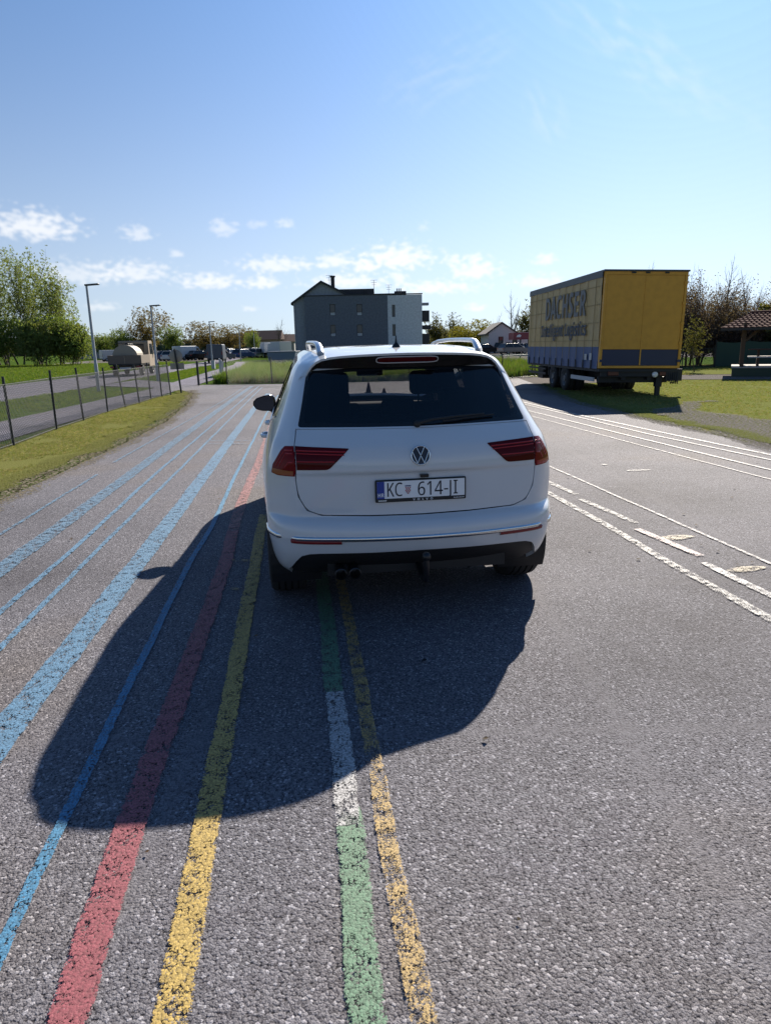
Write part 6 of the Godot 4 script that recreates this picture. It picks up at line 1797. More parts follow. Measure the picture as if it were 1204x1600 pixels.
func build_trailer():
	var yellow := mat(0.66, 0.325, 0.035, 0.45)
	yellow.albedo_texture = ramp_texture(256, 0.03, 95, 5, [[0.0, Color(0.93, 0.92, 0.91)], [0.5, Color(0.97, 0.97, 0.96)], [1.0, Color(1, 1, 1)]]); yellow.uv1_triplanar = true; yellow.uv1_scale = Vector3(0.5, 0.5, 0.5)
	var tarp := mat(0.52, 0.38, 0.17, 0.6)
	tarp.albedo_texture = yellow.albedo_texture; tarp.uv1_triplanar = true; tarp.uv1_scale = Vector3(0.4, 0.4, 0.4)
	var blue := mat(0.018, 0.028, 0.075, 0.5)
	var tarp_blue := mat(0.065, 0.105, 0.22, 0.6)
	var rail := mat(0.035, 0.045, 0.06, 0.5)
	var seam := mat(0.30, 0.215, 0.095, 0.8)
	var chassis := mat(0.02, 0.022, 0.026, 0.7)
	var W := 2.38
	var L := 8.2
	var Y0 := 0.84
	var Y1 := 3.50
	var o := thing("box_trailer", Vector3(6.22, -0.02, -20.25), 0.045)
	o.rotation.z = -0.022
	tag(o, "yellow box trailer with faded side curtain and blue lower band parked on the grass", "trailer")
	var b := MB.new()
	# near end: frame and two doors
	b.box(Vector3(0, Y0, -0.12), Vector3(0.07, Y1, 0)); b.box(Vector3(W - 0.07, Y0, -0.12), Vector3(W, Y1, 0)); b.box(Vector3(0.07, Y1 - 0.09, -0.12), Vector3(W - 0.07, Y1, -0.003)); b.box(Vector3(0.07, Y0, -0.12), Vector3(W - 0.07, Y0 + 0.07, -0.003))
	part("end_frame", b, yellow, o)
	var half := W * 0.5
	for s in [0, 1]:
		var x0 := 0.075 if s == 0 else half + 0.006
		var x1 := half - 0.006 if s == 0 else W - 0.075
		b = MB.new(); b.rbox(Vector3(x0, Y0 + 0.53, -0.07), Vector3(x1, Y1 - 0.095, -0.012), 0.006)
		var d := part("door", b, yellow, o, "yellow upper door leaf")
		b = MB.new(); b.rbox(Vector3(x0, Y0 + 0.075, -0.07), Vector3(x1, Y0 + 0.525, -0.016), 0.006)
		part("lower_panel", b, blue, d)
		for y in [1.05, 1.55, 2.1, 2.65, 3.2]:
			b = MB.new(); b.box(Vector3((0.0 if s == 0 else W - 0.10), y - 0.035, 0.001), Vector3((0.10 if s == 0 else W), y + 0.035, 0.022))
			part("hinge", b, yellow if y > 1.3 else blue, d)
		if s == 0:
			b = MB.new(); b.rbox(Vector3(half - 0.02, Y0 + 0.08, -0.010), Vector3(half + 0.02, Y1 - 0.1, -0.002), 0.003)
			part("cover_strip", b, yellow, d)
	b = MB.new(); b.box(Vector3(-0.03, Y1 + 0.002, -L), Vector3(W + 0.03, Y1 + 0.05, 0.03)); part("roof", b, rail, o)
	for x in [0.75, 1.15, 1.7]:
		b = MB.new(); b.box(Vector3(x, Y1 - 0.05, -0.002), Vector3(x + 0.12, Y1 - 0.01, 0.02)); part("marker_light", b, chassis, o)
	# curtain sides
	var nf := noise(FastNoiseLite.TYPE_SIMPLEX, 0.5, 17, 3)
	for s in [0, 1]:
		var xs := -0.012 if s == 0 else W + 0.012
		var nn := Vector3(-1 if s == 0 else 1, 0, 0)
		for half_band in [0, 1]:
			b = MB.new()
			var ya := Y0 + 0.60 if half_band == 0 else Y0 - 0.02
			var yb := Y1 - 0.14 if half_band == 0 else Y0 + 0.60
			var nz := 48
			var ny := 12 if half_band == 0 else 4
			for i in nz:
				for j in ny:
					var p := []
					for g in [[i, j], [i + 1, j], [i + 1, j + 1], [i, j + 1]]:
						var z: float = -0.13 - (L - 0.26) * g[0] / nz
						var y: float = lerpf(ya, yb, float(g[1]) / ny)
						var bulge := nf.get_noise_2d(z * 1.2, y * 1.2) * 0.022 + 0.008 * sin(z * 7.7)
						p.append(Vector3(xs + nn.x * (0.01 + bulge), y, z))
					b.quad(p[0], p[1], p[2], p[3])
			part("curtain", b, tarp if half_band == 0 else tarp_blue, o, "faded yellow curtain" if half_band == 0 else "blue lower curtain band")
		b = MB.new(); b.box(Vector3(minf(xs, xs + nn.x * 0.03), Y1 - 0.15, -L + 0.02), Vector3(maxf(xs, xs + nn.x * 0.03), Y1, -0.10)); part("top_rail", b, rail, o)
		for k in 11:
			var z := -0.55 - k * 0.72
			b = MB.new(); b.box(Vector3(minf(xs + nn.x * 0.036, xs + nn.x * 0.044), Y0 + 0.24, z - 0.009), Vector3(maxf(xs + nn.x * 0.036, xs + nn.x * 0.044), Y1 - 0.15, z + 0.009)); part("curtain_strap", b, seam, o)
			b = MB.new(); b.box(Vector3(minf(xs + nn.x * 0.034, xs + nn.x * 0.056), Y0 - 0.04, z - 0.026), Vector3(maxf(xs + nn.x * 0.034, xs + nn.x * 0.056), Y0 + 0.22, z + 0.026)); part("buckle", b, chassis, o)
		for k in 4:
			var y := 1.62 + k * 0.50
			b = MB.new(); b.box(Vector3(minf(xs + nn.x * 0.034, xs + nn.x * 0.040), y - 0.007, -L + 0.1), Vector3(maxf(xs + nn.x * 0.034, xs + nn.x * 0.040), y + 0.007, -0.15)); part("curtain_seam", b, seam, o)
		var cap := letter("lettering", "DACHSER", 1.05, Vector3(xs + nn.x * 0.048, 2.72, -3.55), o, mat(0.15, 0.155, 0.16, 0.6), 0.96, 0.006, 720)
		cap.rotation.y = -PI / 2 if s == 0 else PI / 2
		var sub := letter("lettering", "Intelligent Logistics", 0.56, Vector3(xs + nn.x * 0.048, 1.97, -3.65), o, mat(0.035, 0.05, 0.085, 0.6), 0.94, 0.006, 640)
		sub.rotation.y = -PI / 2 if s == 0 else PI / 2
		for q in [[-1.05, 0.17], [-0.62, 0.20]]:
			b = MB.new(); b.box(Vector3(minf(xs + nn.x * 0.034, xs + nn.x * 0.050), Y0 + 0.22, q[0] - 0.09), Vector3(maxf(xs + nn.x * 0.034, xs + nn.x * 0.050), Y0 + 0.22 + q[1], q[0] + 0.09)); part("sticker", b, mat(0.5, 0.5, 0.48, 0.6), o)
	b = MB.new(); b.box(Vector3(0.0, Y0 - 0.02, -L), Vector3(W, Y1, -L + 0.06)); part("front_wall", b, yellow, o)
	# chassis
	b = MB.new()
	b.box(Vector3(0.02, Y0 - 0.10, -L), Vector3(W - 0.02, Y0 - 0.021, -0.02)); part("floor", b, chassis, o)
	for x in [0.75, W - 0.87]:
		b = MB.new(); b.box(Vector3(x, 0.50, -L + 0.1), Vector3(x + 0.12, Y0 - 0.101, -0.15)); part("chassis_beam", b, chassis, o)
	b = MB.new(); b.box(Vector3(0.12, 0.42, -0.42), Vector3(W - 0.2, 0.58, -0.30)); part("underrun_bar", b, chassis, o)
	b = MB.new(); b.box(Vector3(0.1, 0.60, -0.14), Vector3(W - 0.1, 0.80, -0.08)); part("light_board", b, chassis, o)
	for x in [0.3, W - 0.55]:
		b = MB.new(); b.rbox(Vector3(x, 0.63, -0.078), Vector3(x + 0.32, 0.74, -0.05), 0.01); part("tail_light", b, mat(0.09, 0.012, 0.012, 0.3), o)
	b = MB.new(); b.lathe([Vector2(0.0, 0.0), Vector2(0.07, 0.0), Vector2(0.085, -0.02), Vector2(0.085, -0.05)], Transform3D(Basis(Vector3(1, 0, 0), PI / 2), Vector3(1.70, 0.66, -0.03)), 18); part("white_lamp", b, mat(0.75, 0.76, 0.78, 0.25), o)
	b = MB.new(); b.rbox(Vector3(1.80, 0.30, -0.35), Vector3(1.98, 0.85, -0.17), 0.01); b.box(Vector3(1.83, 0.02, -0.32), Vector3(1.95, 0.30, -0.20)); b.box(Vector3(1.76, -0.0, -0.38), Vector3(2.02, 0.03, -0.14)); part("support_leg", b, chassis, o)
	b = MB.new()
	for k in 5: b.tube([Vector3(2.08 + k * 0.07, 0.78, -0.06), Vector3(2.10 + k * 0.06, 0.52 - 0.04 * (k % 3), 0.03), Vector3(2.16 + k * 0.05, 0.40, 0.0), Vector3(2.22 + k * 0.045, 0.50, -0.05)], 0.014, 5)
	b.box(Vector3(2.02, 0.48, -0.12), Vector3(2.5, 0.82, -0.04))
	part("coupling_gear", b, chassis, o)
	for s in [0, 1]:
		var xo := 0.02 if s == 0 else W - 0.06
		b = MB.new(); b.box(Vector3(xo, 0.44, -2.6), Vector3(xo + 0.04, 0.56, -0.45)); part("side_guard", b, mat(0.42, 0.44, 0.46, 0.5), o)
		b = MB.new(); b.box(Vector3(xo, 0.44, -L + 0.2), Vector3(xo + 0.04, 0.52, -5.6)); b.box(Vector3(xo, 0.62, -L + 0.2), Vector3(xo + 0.04, 0.68, -5.6)); b.box(Vector3(xo + 0.005, 0.40, -L + 0.6), Vector3(xo + 0.035, 0.76, -L + 0.66)); part("side_guard", b, chassis, o)
		b = MB.new(); b.box(Vector3(0.1 if s == 0 else W - 0.6, 0.28, -6.9), Vector3(0.6 if s == 0 else W - 0.1, 0.72, -6.2)); part("pallet_box", b, chassis, o)
		for z in [-3.35, -4.72]:
			for k in 2:
				var w := simple_wheel(0.425, 0.27, mat(0.12, 0.125, 0.13, 0.6, 0.3))
				w.position = Vector3((0.17 + k * 0.31) if s == 0 else (W - 0.17 - k * 0.31), 0.425, z)
				if s == 0: w.rotation.y = PI
				o.add_child(w, true)
			b = MB.new(); b.box(Vector3(0.02 if s == 0 else W - 0.46, 0.44, z - 0.52), Vector3(0.46 if s == 0 else W - 0.02, 0.74, z - 0.48)); part("mudguard", b, chassis, o)
	for z in [-3.35, -4.72]:
		b = MB.new(); b.tube([Vector3(0.2, 0.425, z), Vector3(W - 0.2, 0.425, z)], 0.06, 8); part("axle", b, chassis, o)

# ---------------------------------------------------------------- beige tank truck, van, lorry
func build_truck():
	var beige := mat(0.25, 0.20, 0.15, 0.6)
	var tan := mat(0.13, 0.105, 0.08, 0.7)
	var tank := mat(0.27, 0.24, 0.19, 0.55)
	var dark := mat(0.02, 0.021, 0.024, 0.6)
	var pane := mat(0.02, 0.025, 0.03, 0.08)
	var o := thing("tank_truck", Vector3(-16.55, -0.006, -45.4), 0.13)
	tag(o, "small beige truck with a tank and drop-side bed driving away on the left road", "truck")
	var b := MB.new(); b.box(Vector3(-1.0, 0.70, -2.9), Vector3(1.0, 0.78, 0)); b.box(Vector3(-0.45, 0.5, -4.6), Vector3(-0.32, 0.70, -0.1)); b.box(Vector3(0.32, 0.5, -4.6), Vector3(0.45, 0.70, -0.1)); part("chassis", b, dark, o)
	for q in [[Vector3(-1.0, 0.78, -0.04), Vector3(1.0, 1.32, 0.0)], [Vector3(-1.04, 0.78, -2.9), Vector3(-1.003, 1.32, -0.0)], [Vector3(1.003, 0.78, -2.9), Vector3(1.04, 1.32, 0.0)]]:
		b = MB.new(); b.rbox(q[0], q[1], 0.012)
		var d := part("drop_side", b, tan, o)
		b = MB.new()
		if q[0].z > -0.1:
			b.box(Vector3(-0.02, 0.80, 0.001), Vector3(0.02, 1.30, 0.02)); part("rib", b, beige, d)
	b = MB.new()
	var prof := []
	for k in 13: prof.append(Vector2(cos(PI * k / 12.0) * 0.78, 1.25 + sin(PI * k / 12.0) * 0.72))
	prof.append(Vector2(-0.82, 0.80)); prof.append(Vector2(0.82, 0.80))
	b.prism(prof, -1.9, Transform3D(Basis(), Vector3(0, 0, -0.25)))
	var tk := part("tank", b, tank, o)
	for z in [-0.7, -1.2, -1.7]:
		b = MB.new(); b.lathe([Vector2(0.14, 1.94), Vector2(0.14, 2.04), Vector2(0.10, 2.08), Vector2(0.0, 2.08)], Transform3D(Basis(), Vector3(0.1, 0, z)), 12); part("hatch", b, dark, tk)
	b = MB.new(); b.tube([Vector3(-0.5, 1.9, -0.3), Vector3(-0.5, 2.08, -0.3), Vector3(0.5, 2.08, -0.3), Vector3(0.5, 1.9, -0.3)], 0.02, 5); part("rail", b, dark, tk)
	b = MB.new()
	b.prism([Vector2(3.0, 0.55), Vector2(4.95, 0.55), Vector2(5.02, 1.20), Vector2(4.75, 1.42), Vector2(4.35, 2.18), Vector2(4.2, 2.25), Vector2(3.05, 2.25), Vector2(3.0, 2.15)], 1.96, Transform3D(Basis(Vector3(0, 1, 0), PI / 2), Vector3(-0.98, 0, 0)))
	var cab := part("cab", b, beige, o)
	for s in [-1.0, 1.0]:
		b = MB.new(); b.prism([Vector2(3.35, 1.35), Vector2(4.62, 1.35), Vector2(4.28, 2.05), Vector2(3.35, 2.05)], 0.012, Transform3D(Basis(Vector3(0, 1, 0), PI / 2), Vector3(s * 0.986 - 0.006, 0, 0)))
		part("side_window", b, pane, cab)
		b = MB.new(); b.rbox(Vector3(s * 1.16 - 0.06, 1.35, -4.75), Vector3(s * 1.16 + 0.06, 1.68, -4.66), 0.02); b.tube([Vector3(s * 0.96, 1.6, -4.6), Vector3(s * 1.14, 1.6, -4.7)], 0.015, 5); part("mirror", b, dark, cab)
		b = MB.new(); b.rbox(Vector3(s * 0.82 - 0.12, 0.52, -0.02), Vector3(s * 0.82 + 0.12, 0.64, 0.03), 0.01); part("tail_light", b, mat(0.2, 0.02, 0.02, 0.3), o)
		for z in [-0.95, -4.2]:
			var w := simple_wheel(0.36, 0.24, mat(0.2, 0.2, 0.2, 0.6, 0.3))
			w.position = Vector3(s * 0.84, 0.366, z)
			if s < 0: w.rotation.y = PI
			o.add_child(w, true)
	b = MB.new(); b.quad(Vector3(-0.7, 1.5, -2.994), Vector3(0.7, 1.5, -2.994), Vector3(0.7, 2.05, -2.994), Vector3(-0.7, 2.05, -2.994), Vector3(0, 0, 1)); part("rear_window", b, pane, cab)
	b = MB.new(); b.box(Vector3(-0.35, 0.42, -0.06), Vector3(0.35, 0.56, -0.03)); part("number_plate", b, mat(0.5, 0.5, 0.5, 0.6), o)
	# vans and lorries: [name, label, category, colour, at, turn, scale]
	make_van("panel_van", "dark grey blue panel van at the road, seen from behind", "van", mat(0.06, 0.072, 0.10, 0.4), mat(0.06, 0.072, 0.10, 0.4), Vector3(-18.9, -0.006, -80), 0.13, Vector3(1.0, 1.0, 1.0))
	make_van("grey_van", "pale grey van parked on the far side of the road, left of the dark van", "van", mat(0.42, 0.48, 0.52, 0.35), mat(0.5, 0.54, 0.58, 0.35), Vector3(-30.2, -0.012, -104), -0.5, Vector3(0.95, 1.0, 1.0))
	make_van("small_van", "small white van standing behind the beige truck's bed", "van", mat(0.5, 0.52, 0.54, 0.35), mat(0.5, 0.52, 0.54, 0.35), Vector3(-44.5, -0.03, -112), -0.9, Vector3(0.9, 0.85, 0.85))
	for q in [[-15.2, -112, "white box lorry left of the apartment block", 0.5], [-18.6, -118, "second white lorry left of the apartment block, farther off", 0.3]]:
		var l := thing("box_lorry", Vector3(q[0], -0.03, q[1]), q[3])
		tag(l, q[2], "lorry", "white lorries by the apartment block")
		b = MB.new(); b.rbox(Vector3(-1.0, 0.8, -4.2), Vector3(1.0, 2.5, 0), 0.04); part("box", b, mat(0.50, 0.52, 0.55, 0.5), l)
		b = MB.new(); b.prism([Vector2(4.3, 0.5), Vector2(5.9, 0.5), Vector2(5.9, 1.3), Vector2(5.6, 2.2), Vector2(4.3, 2.25)], 1.9, Transform3D(Basis(Vector3(0, 1, 0), PI / 2), Vector3(-0.95, 0, 0))); part("cab", b, mat(0.5, 0.52, 0.55, 0.4), l)
		b = MB.new(); b.box(Vector3(-0.4, 0.5, -5.5), Vector3(0.4, 0.795, -0.1)); part("chassis", b, dark, l)
		for s in [-1.0, 1.0]:
			for z in [-1.0, -5.0]:
				var w := simple_wheel(0.42, 0.26, mats.galv)
				w.position = Vector3(s * 0.86, 0.42, z)
				if s < 0: w.rotation.y = PI
				l.add_child(w, true)
func make_van(called: String, label: String, cat: String, body: Material, side: Material, at: Vector3, turn: float, sc: Vector3):
	var pane := mat(0.02, 0.025, 0.03, 0.08)
	var o := thing(called, at, turn)
	o.scale = sc
	tag(o, label, cat)
	var b := MB.new()
	b.rbox(Vector3(-0.88, 0.35, -3.4), Vector3(0.88, 2.08, 0), 0.09)
	part("body", b, body, o)
	b = MB.new()
	b.prism([Vector2(3.2, 0.36), Vector2(4.7, 0.36), Vector2(4.72, 0.95), Vector2(4.45, 1.12), Vector2(3.75, 1.92), Vector2(3.2, 2.06)], 1.74, Transform3D(Basis(Vector3(0, 1, 0), PI / 2), Vector3(-0.87, 0, 0)))
	var cab := part("cab", b, side, o)
	b = MB.new(); b.rbox(Vector3(0.881, 0.5, -3.3), Vector3(0.893, 1.9, -0.25), 0.005); part("side_panel", b, side, o)
	for s in [-1.0, 1.0]:
		b = MB.new(); b.prism([Vector2(3.3, 1.15), Vector2(4.3, 1.15), Vector2(3.78, 1.76), Vector2(3.3, 1.85)], 0.012, Transform3D(Basis(Vector3(0, 1, 0), PI / 2), Vector3(s * 0.876 - 0.006, 0, 0))); part("side_window", b, pane, cab)
		b = MB.new(); b.rbox(Vector3(s * 0.80 - 0.05, 0.9, -0.01), Vector3(s * 0.80 + 0.05, 1.3, 0.02), 0.01); part("tail_light", b, mat(0.18, 0.015, 0.015, 0.3), o)
		b = MB.new(); b.rbox(Vector3(s * 0.40 - 0.385, 0.58, -0.02), Vector3(s * 0.40 + 0.385, 1.92, 0.012), 0.008); part("rear_door", b, body, o)
		for z in [-0.75, -3.85]:
			var w := simple_wheel(0.33, 0.2, mats.galv)
			w.position = Vector3(s * 0.80, 0.33, z)
			if s < 0: w.rotation.y = PI
			o.add_child(w, true)
	b = MB.new(); b.rbox(Vector3(-0.85, 0.36, -0.02), Vector3(0.85, 0.55, 0.07), 0.03); part("bumper", b, mats.black, o)

# ---------------------------------------------------------------- parked cars
func make_parked(kind: int, paint_m: Material) -> Node3D:   # front towards -z
	var o := thing("parked_car")
	var pane := mat(0.015, 0.02, 0.026, 0.06)
	var low := [Vector2(0.02, 0.28), Vector2(4.2, 0.28), Vector2(4.25, 0.55), Vector2(4.15, 0.72), Vector2(3.2, 0.90), Vector2(0.35, 0.95), Vector2(0.05, 0.88), Vector2(-0.02, 0.5)]
	var top: Array = [[0.15, 3.25, 0.5, 2.5, 1.45], [0.35, 3.2, 1.1, 2.4, 1.40], [0.05, 3.25, 0.25, 2.5, 1.62]][kind]
	for p in low.size(): low[p].x *= [1.0, 1.04, 1.05][kind]
	var b := MB.new()
	var x := Transform3D(Basis(Vector3(0, 1, 0), PI / 2), Vector3(-0.86, 0, 0))
	b.prism(low, 1.72, x)
	var inner := []
	for p in low: inner.append(Vector2(2.1 + (p.x - 2.1) * 0.97, 0.6 + (p.y - 0.6) * 0.86))
	b.prism(inner, 1.82, Transform3D(Basis(Vector3(0, 1, 0), PI / 2), Vector3(-0.91, 0, 0)))
	part("body", b, paint_m, o)
	# glasshouse tapers inwards to the roof
	b = MB.new()
	var g := []
	for s in [-1.0, 1.0]: g.append([Vector3(s * 0.80, 0.90, -top[0]), Vector3(s * 0.80, 0.90, -top[1]), Vector3(s * 0.62, top[4] - 0.05, -top[3]), Vector3(s * 0.62, top[4] - 0.05, -top[2])])
	b.quad(g[0][0], g[0][1], g[0][2], g[0][3], Vector3(-0.95, 0.3, 0).normalized()); b.quad(g[1][0], g[1][1], g[1][2], g[1][3], Vector3(0.95, 0.3, 0).normalized())
	b.quad(g[0][0], g[1][0], g[1][3], g[0][3]); b.quad(g[0][1], g[1][1], g[1][2], g[0][2]); b.quad(g[0][3], g[1][3], g[1][2], g[0][2], Vector3.UP)
	part("windows", b, pane, o)
	b = MB.new(); b.rbox(Vector3(-0.65, top[4] - 0.06, -top[3] - 0.05), Vector3(0.65, top[4], -top[2] + 0.05), 0.03)
	for s in [-1.0, 1.0]:
		for e in [[top[0], top[2]], [top[1], top[3]], [(top[0] + top[1]) * 0.5, (top[2] + top[3]) * 0.5]]: b.tube([Vector3(s * 0.81, 0.90, -e[0]), Vector3(s * 0.635, top[4] - 0.03, -e[1])], 0.035, 4)
	part("roof", b, paint_m, o)
	for s in [-1.0, 1.0]:
		b = MB.new(); b.rbox(Vector3(s * 0.70 - 0.14, 0.68, -0.06), Vector3(s * 0.70 + 0.14, 0.84, 0.03), 0.02); part("tail_light", b, mat(0.2, 0.015, 0.015, 0.25), o)
		b = MB.new(); b.rbox(Vector3(s * 0.66 - 0.16, 0.58, -low[2].x - 0.02), Vector3(s * 0.66 + 0.16, 0.70, -low[2].x + 0.1), 0.02); part("headlight", b, mat(0.6, 0.62, 0.65, 0.1), o)
		for z in [-0.75, -3.4]:
			var w := simple_wheel(0.31, 0.2, mats.galv)
			w.position = Vector3(s * 0.80, 0.31, z)
			if s < 0: w.rotation.y = PI
			o.add_child(w, true)
	return o
func build_parked():
	var cols := {"white": mat(0.62, 0.63, 0.65, 0.25), "silver": mat(0.36, 0.38, 0.40, 0.25, 0.4), "grey": mat(0.12, 0.125, 0.135, 0.25), "black": mat(0.012, 0.012, 0.014, 0.2), "blue": mat(0.03, 0.06, 0.16, 0.25), "red": mat(0.22, 0.02, 0.02, 0.25), "dark blue": mat(0.012, 0.02, 0.05, 0.22)}
	var protos := {}
	var words := ["hatchback", "saloon", "estate"]
	var list := [
		["blue", 0, -33.2, -106, -0.5, "right behind the beige truck's cab"], ["white", 0, -31.6, -103, -0.4, "between the road sign and the beige truck"], ["dark blue", 2, -33.5, -112, -0.5, "second row, above the road sign"], ["black", 1, -28.6, -104, -0.6, "just right of the pale grey van"], ["dark blue", 0, -27.0, -106, -0.6, "second to the right of the pale grey van"], ["grey", 2, -25.6, -104, -0.7, "nearest the dark van on its left"], ["silver", 0, -36.5, -110, -0.5, "at the left end of the car park row"],
		["white", 0, -24.6, -122, -0.3, "first right of the dark van"], ["black", 1, -23.4, -128, -0.3, "second right of the dark van"], ["silver", 2, -24.9, -132, -0.3, "behind the first white one right of the dark van"], ["white", 2, -22.8, -138, -0.2, "third right of the dark van, behind a black one"], ["white", 1, -24.0, -144, -0.2, "far end of the row right of the dark van"], ["grey", 0, -26.8, -138, -0.2, "in the middle of the far row"], ["silver", 1, -21.0, -150, -0.1, "standing alone on the far road"], ["black", 0, -27.0, -150, -0.2, "farthest in the row"], ["white", 1, -19.6, -126, 1.2, "parked crosswise near the white lorries"], ["dark blue", 2, -29.0, -130, -0.3, "second row right above the dark van"],
		["white", 0, -26.2, -118, -0.3, "half hidden behind the dark van's right side"], ["silver", 0, -22.0, -119, -0.3, "front of the row between the dark van and the white lorry"], ["dark blue", 1, -21.6, -130, -0.2, "second of the row before the white lorry"], ["white", 0, -20.4, -140, -0.2, "small and pale at the far road bend"], ["grey", 2, -25.4, -156, -0.2, "tall grey one deep in the far row"], ["white", 2, -28.4, -160, -0.2, "pale one deepest in the far row"], ["blue", 0, -23.2, -112, -0.4, "nearest of the row right of the dark van"], ["silver", 2, -34.8, -118, -0.5, "back row above the road sign"], ["white", 1, -38.6, -114, -0.6, "left back row of the car park"], ["black", 0, -40.4, -108, -0.6, "leftmost in the car park"],
		["black", 1, 13.6, -104, -1.0, "leftmost on the forecourt behind the car's roof rail"], ["grey", 0, 16.4, -98, -1.15, "dark one nearest the guard rail"], ["black", 2, 17.8, -108, -0.6, "behind the dark one nearest the guard rail"], ["silver", 0, 19.4, -101, -0.5, "middle of the forecourt row"], ["grey", 1, 21.0, -101, -0.5, "right of the silver one on the forecourt"], ["dark blue", 0, 22.4, -100, -0.5, "next to the trailer's far edge"], ["white", 0, 20.4, -94, -0.7, "in front of the forecourt row"], ["black", 0, 23.8, -101, -0.5, "half hidden by the trailer's far edge"], ["silver", 1, 14.6, -112, -0.9, "in the back row of the forecourt"]]
	for q in list:
		var key := "%s%d" % [q[0], q[1]]
		var o: Node3D
		if protos.has(key): o = copy_of(protos[key], Vector3(q[2], -0.012, q[3]), q[4])
		else:
			o = make_parked(q[1], cols[q[0]]); o.position = Vector3(q[2], -0.012, q[3]); o.rotation.y = q[4]; protos[key] = o
		tag(o, "%s %s %s" % [q[0], words[q[1]], q[5]], "car", "cars parked far off")

# ---------------------------------------------------------------- grass
func tuft(sd: int, blades: int, wide: float, spread: float) -> MB:
	var rng := RandomNumberGenerator.new(); rng.seed = sd
	var b := MB.new()
	for k in blades:
		var an := rng.randf() * TAU
		var o := Vector3(cos(an), 0, sin(an)) * rng.randf() * spread
		var lean := Vector3(rng.randf_range(-1, 1), 0, rng.randf_range(-1, 1)) * 0.45
		var h := rng.randf_range(0.5, 1.0)
		var w := Vector3(cos(an + 1.3), 0, sin(an + 1.3)) * wide
		var m := o + Vector3(0, h * 0.55, 0) + lean * 0.3
		var t := o + Vector3(0, h, 0) + lean
		b.tri(o - w, o + w, m + w * 0.7); b.tri(o - w, m + w * 0.7, m - w * 0.7); b.tri(m - w * 0.7, m + w * 0.7, t)
	return b
func scatter(called: String, label: String, poly: Array, per: float, me: Mesh, s0: float, s1: float, tall: float, tints: Array, sd: int, patchy := 0.0, keep_out: Array = []):
	var rng := RandomNumberGenerator.new(); rng.seed = sd
	var pp := PackedVector2Array(poly)
	var lo := Vector2(1e9, 1e9)
	var hi := -lo
	for p in pp: lo = lo.min(p); hi = hi.max(p)
	var area := (hi.x - lo.x) * (hi.y - lo.y)
	var f := noise(FastNoiseLite.TYPE_SIMPLEX_SMOOTH, 0.35, sd, 4)
	var tr := []
	var cs := []
	for k in int(area * per):
		var p := Vector2(rng.randf_range(lo.x, hi.x), rng.randf_range(lo.y, hi.y))
		var g := f.get_noise_2dv(p)
		if g < patchy - 1.0 + rng.randf_range(0.0, 0.25): continue
		if not Geometry2D.is_point_in_polygon(p, pp): continue
		var out := false
		for r in keep_out:
			if r.has_point(p): out = true
		if out: continue
		var s := rng.randf_range(s0, s1)
		tr.append(Transform3D(Basis(Vector3.UP, rng.randf() * TAU).scaled(Vector3(s, s * tall * rng.randf_range(0.7, 1.3), s)), Vector3(p.x, -0.02, p.y)))
		var c: Color = tints[rng.randi() % tints.size()]
		var v := rng.randf_range(0.75, 1.2) * (1.0 + g * 0.25)
		cs.append(Color(c.r * v, c.g * v, c.b * v))
	var o := multi(called, me, tr, cs, self)
	tag(o, label, "grass", "", "stuff")
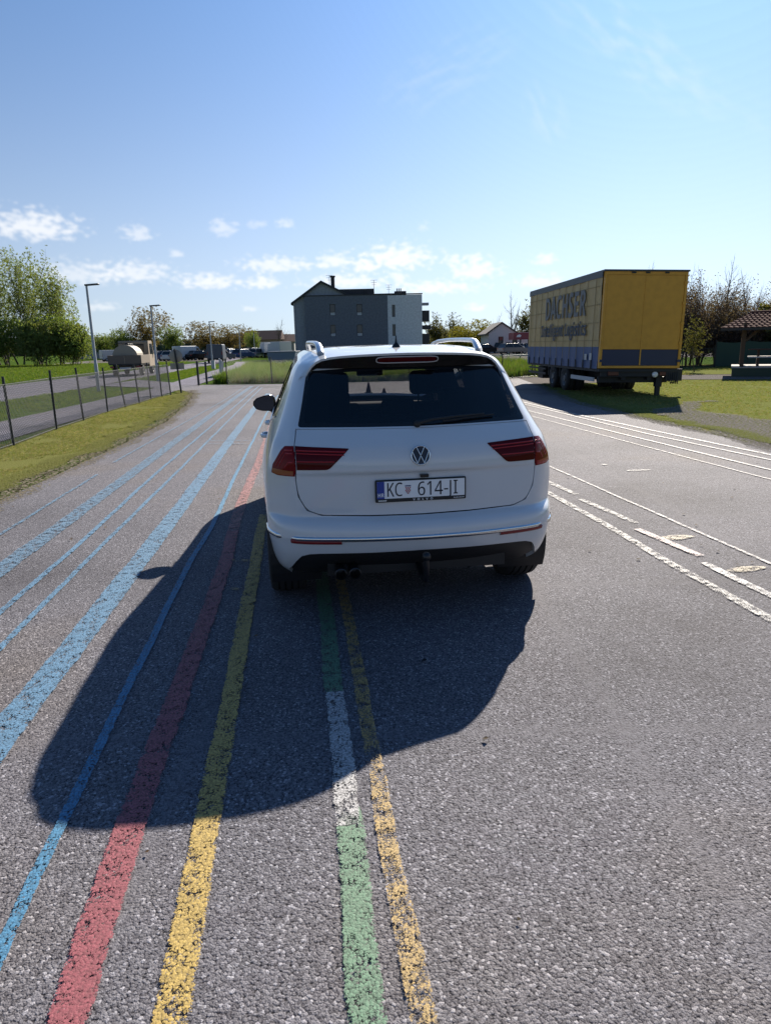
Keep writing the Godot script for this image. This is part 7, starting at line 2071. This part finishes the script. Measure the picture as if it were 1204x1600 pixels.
func build_grass():
	var gm := leaf_mat(1, 1, 1)
	gm.albedo_color = Color(1, 1, 1)
	var short := tuft(1, 8, 0.035, 0.5).mesh(gm)
	var long := tuft(2, 9, 0.02, 0.30).mesh(gm)
	var moss := [Color(0.175, 0.195, 0.06), Color(0.145, 0.175, 0.05), Color(0.25, 0.225, 0.11), Color(0.14, 0.16, 0.045), Color(0.27, 0.235, 0.14)]
	var green := [Color(0.085, 0.15, 0.015), Color(0.115, 0.17, 0.02), Color(0.06, 0.115, 0.012), Color(0.14, 0.175, 0.03)]
	var olive := [Color(0.165, 0.195, 0.05), Color(0.135, 0.175, 0.04), Color(0.21, 0.205, 0.08), Color(0.25, 0.22, 0.12)]
	scatter("mossy_grass", "short yellow green moss and grass along the wire fence", [Vector2(-4.35, 0), Vector2(-4.55, -5), Vector2(-4.75, -9), Vector2(-5.05, -13), Vector2(-5.5, -17), Vector2(-6.2, -21), Vector2(-7.2, -26.2), Vector2(-7.9, -28), Vector2(-8.1, -24), Vector2(-7.7, -19), Vector2(-7.1, -14), Vector2(-6.5, -8), Vector2(-6.2, 0)], 700.0, short, 0.035, 0.08, 0.40, moss, 21, 0.7)
	scatter("dry_grass", "sparse grass blades at the sandy rim of the lot", [Vector2(-3.9, -2), Vector2(-4.05, -7), Vector2(-4.3, -11), Vector2(-4.7, -16), Vector2(-5.6, -21), Vector2(-6.7, -26), Vector2(-7.0, -26), Vector2(-5.9, -20), Vector2(-5.05, -14), Vector2(-4.75, -9), Vector2(-4.5, -2)], 90.0, short, 0.04, 0.08, 0.5, moss, 22, 0.95)
	scatter("verge_grass", "green grass verge between footway and road", [Vector2(-9.5, -4), Vector2(-9.6, -17), Vector2(-9.8, -26), Vector2(-10.3, -33), Vector2(-12.2, -47), Vector2(-15.2, -66), Vector2(-17.0, -66), Vector2(-14.9, -47), Vector2(-13.4, -30), Vector2(-12.9, -20), Vector2(-12.2, -4)], 110.0, short, 0.08, 0.16, 0.6, green, 23, 0.6, [Rect2(-13.9, -39.4, 4.6, 9.0)])
	scatter("field_grass", "green field grass beyond the road", [Vector2(-19.0, -24), Vector2(-20.4, -44), Vector2(-21.6, -62), Vector2(-23.6, -84), Vector2(-26, -95), Vector2(-60, -95), Vector2(-50, -50), Vector2(-30, -24)], 14.0, short, 0.16, 0.34, 0.5, green, 24, 0.5)
	scatter("meadow_grass", "short yellow green grass round the trailer", [Vector2(6.3, -6), Vector2(5.9, -10), Vector2(5.5, -14), Vector2(5.25, -18), Vector2(5.6, -22), Vector2(6.2, -27), Vector2(9, -27.2), Vector2(12, -28), Vector2(15.2, -26.8), Vector2(22, -25), Vector2(18, -16), Vector2(12, -6)], 140.0, short, 0.05, 0.11, 0.34, olive, 25, 0.55, [Rect2(5.9, -13.4, 1.3, 3.0)])
	scatter("back_grass", "grass between gravel path and far fence", [Vector2(8, -33), Vector2(12.6, -32.4), Vector2(15, -31.4), Vector2(15, -37), Vector2(24, -33), Vector2(24, -40), Vector2(17.5, -38.4), Vector2(9, -34)], 60.0, short, 0.10, 0.18, 0.45, olive, 26, 0.6, [Rect2(14.2, -34.0, 7.5, 6.0)])
	scatter("tall_weeds", "tall green weeds behind the far wire fence", [Vector2(-8.0, -33.2), Vector2(-4, -32.6), Vector2(3, -32.4), Vector2(6.0, -32.6), Vector2(7.3, -34.2), Vector2(16.3, -39), Vector2(17, -42), Vector2(8, -39), Vector2(4, -41), Vector2(-4, -44), Vector2(-8.5, -42)], 120.0, long, 0.36, 0.70, 1.0, [Color(0.075, 0.15, 0.015), Color(0.10, 0.18, 0.02), Color(0.05, 0.11, 0.01), Color(0.13, 0.18, 0.03), Color(0.12, 0.13, 0.04)], 27, 0.55)
	# sparse litter on the asphalt: dry leaf bits and loose chippings
	var bit := MB.new()
	bit.tri(Vector3(-0.5, 0, -0.3), Vector3(0.5, 0.12, 0), Vector3(-0.2, 0.22, 0.5)); bit.tri(Vector3(-0.5, 0, -0.3), Vector3(0.5, 0.12, 0), Vector3(0.2, 0.16, -0.5))
	scatter("leaf_litter", "scattered dry leaf bits and crumbs on the asphalt", [Vector2(-3.4, 0), Vector2(-4.6, -14), Vector2(-6, -24), Vector2(4, -24), Vector2(5, -14), Vector2(5.8, -2)], 2.2, bit.mesh(gm), 0.012, 0.034, 1.0, [Color(0.10, 0.055, 0.025), Color(0.05, 0.035, 0.02), Color(0.02, 0.018, 0.015), Color(0.16, 0.11, 0.06)], 31, 0.6)
	get_node("leaf_litter").position.y = 0.031
	scatter("far_weeds", "weeds stretching back to the apartment block", [Vector2(-9, -44), Vector2(-4, -45), Vector2(12, -44), Vector2(10, -62), Vector2(-12, -62)], 12.0, long, 0.5, 0.9, 0.8, green, 28, 0.5)
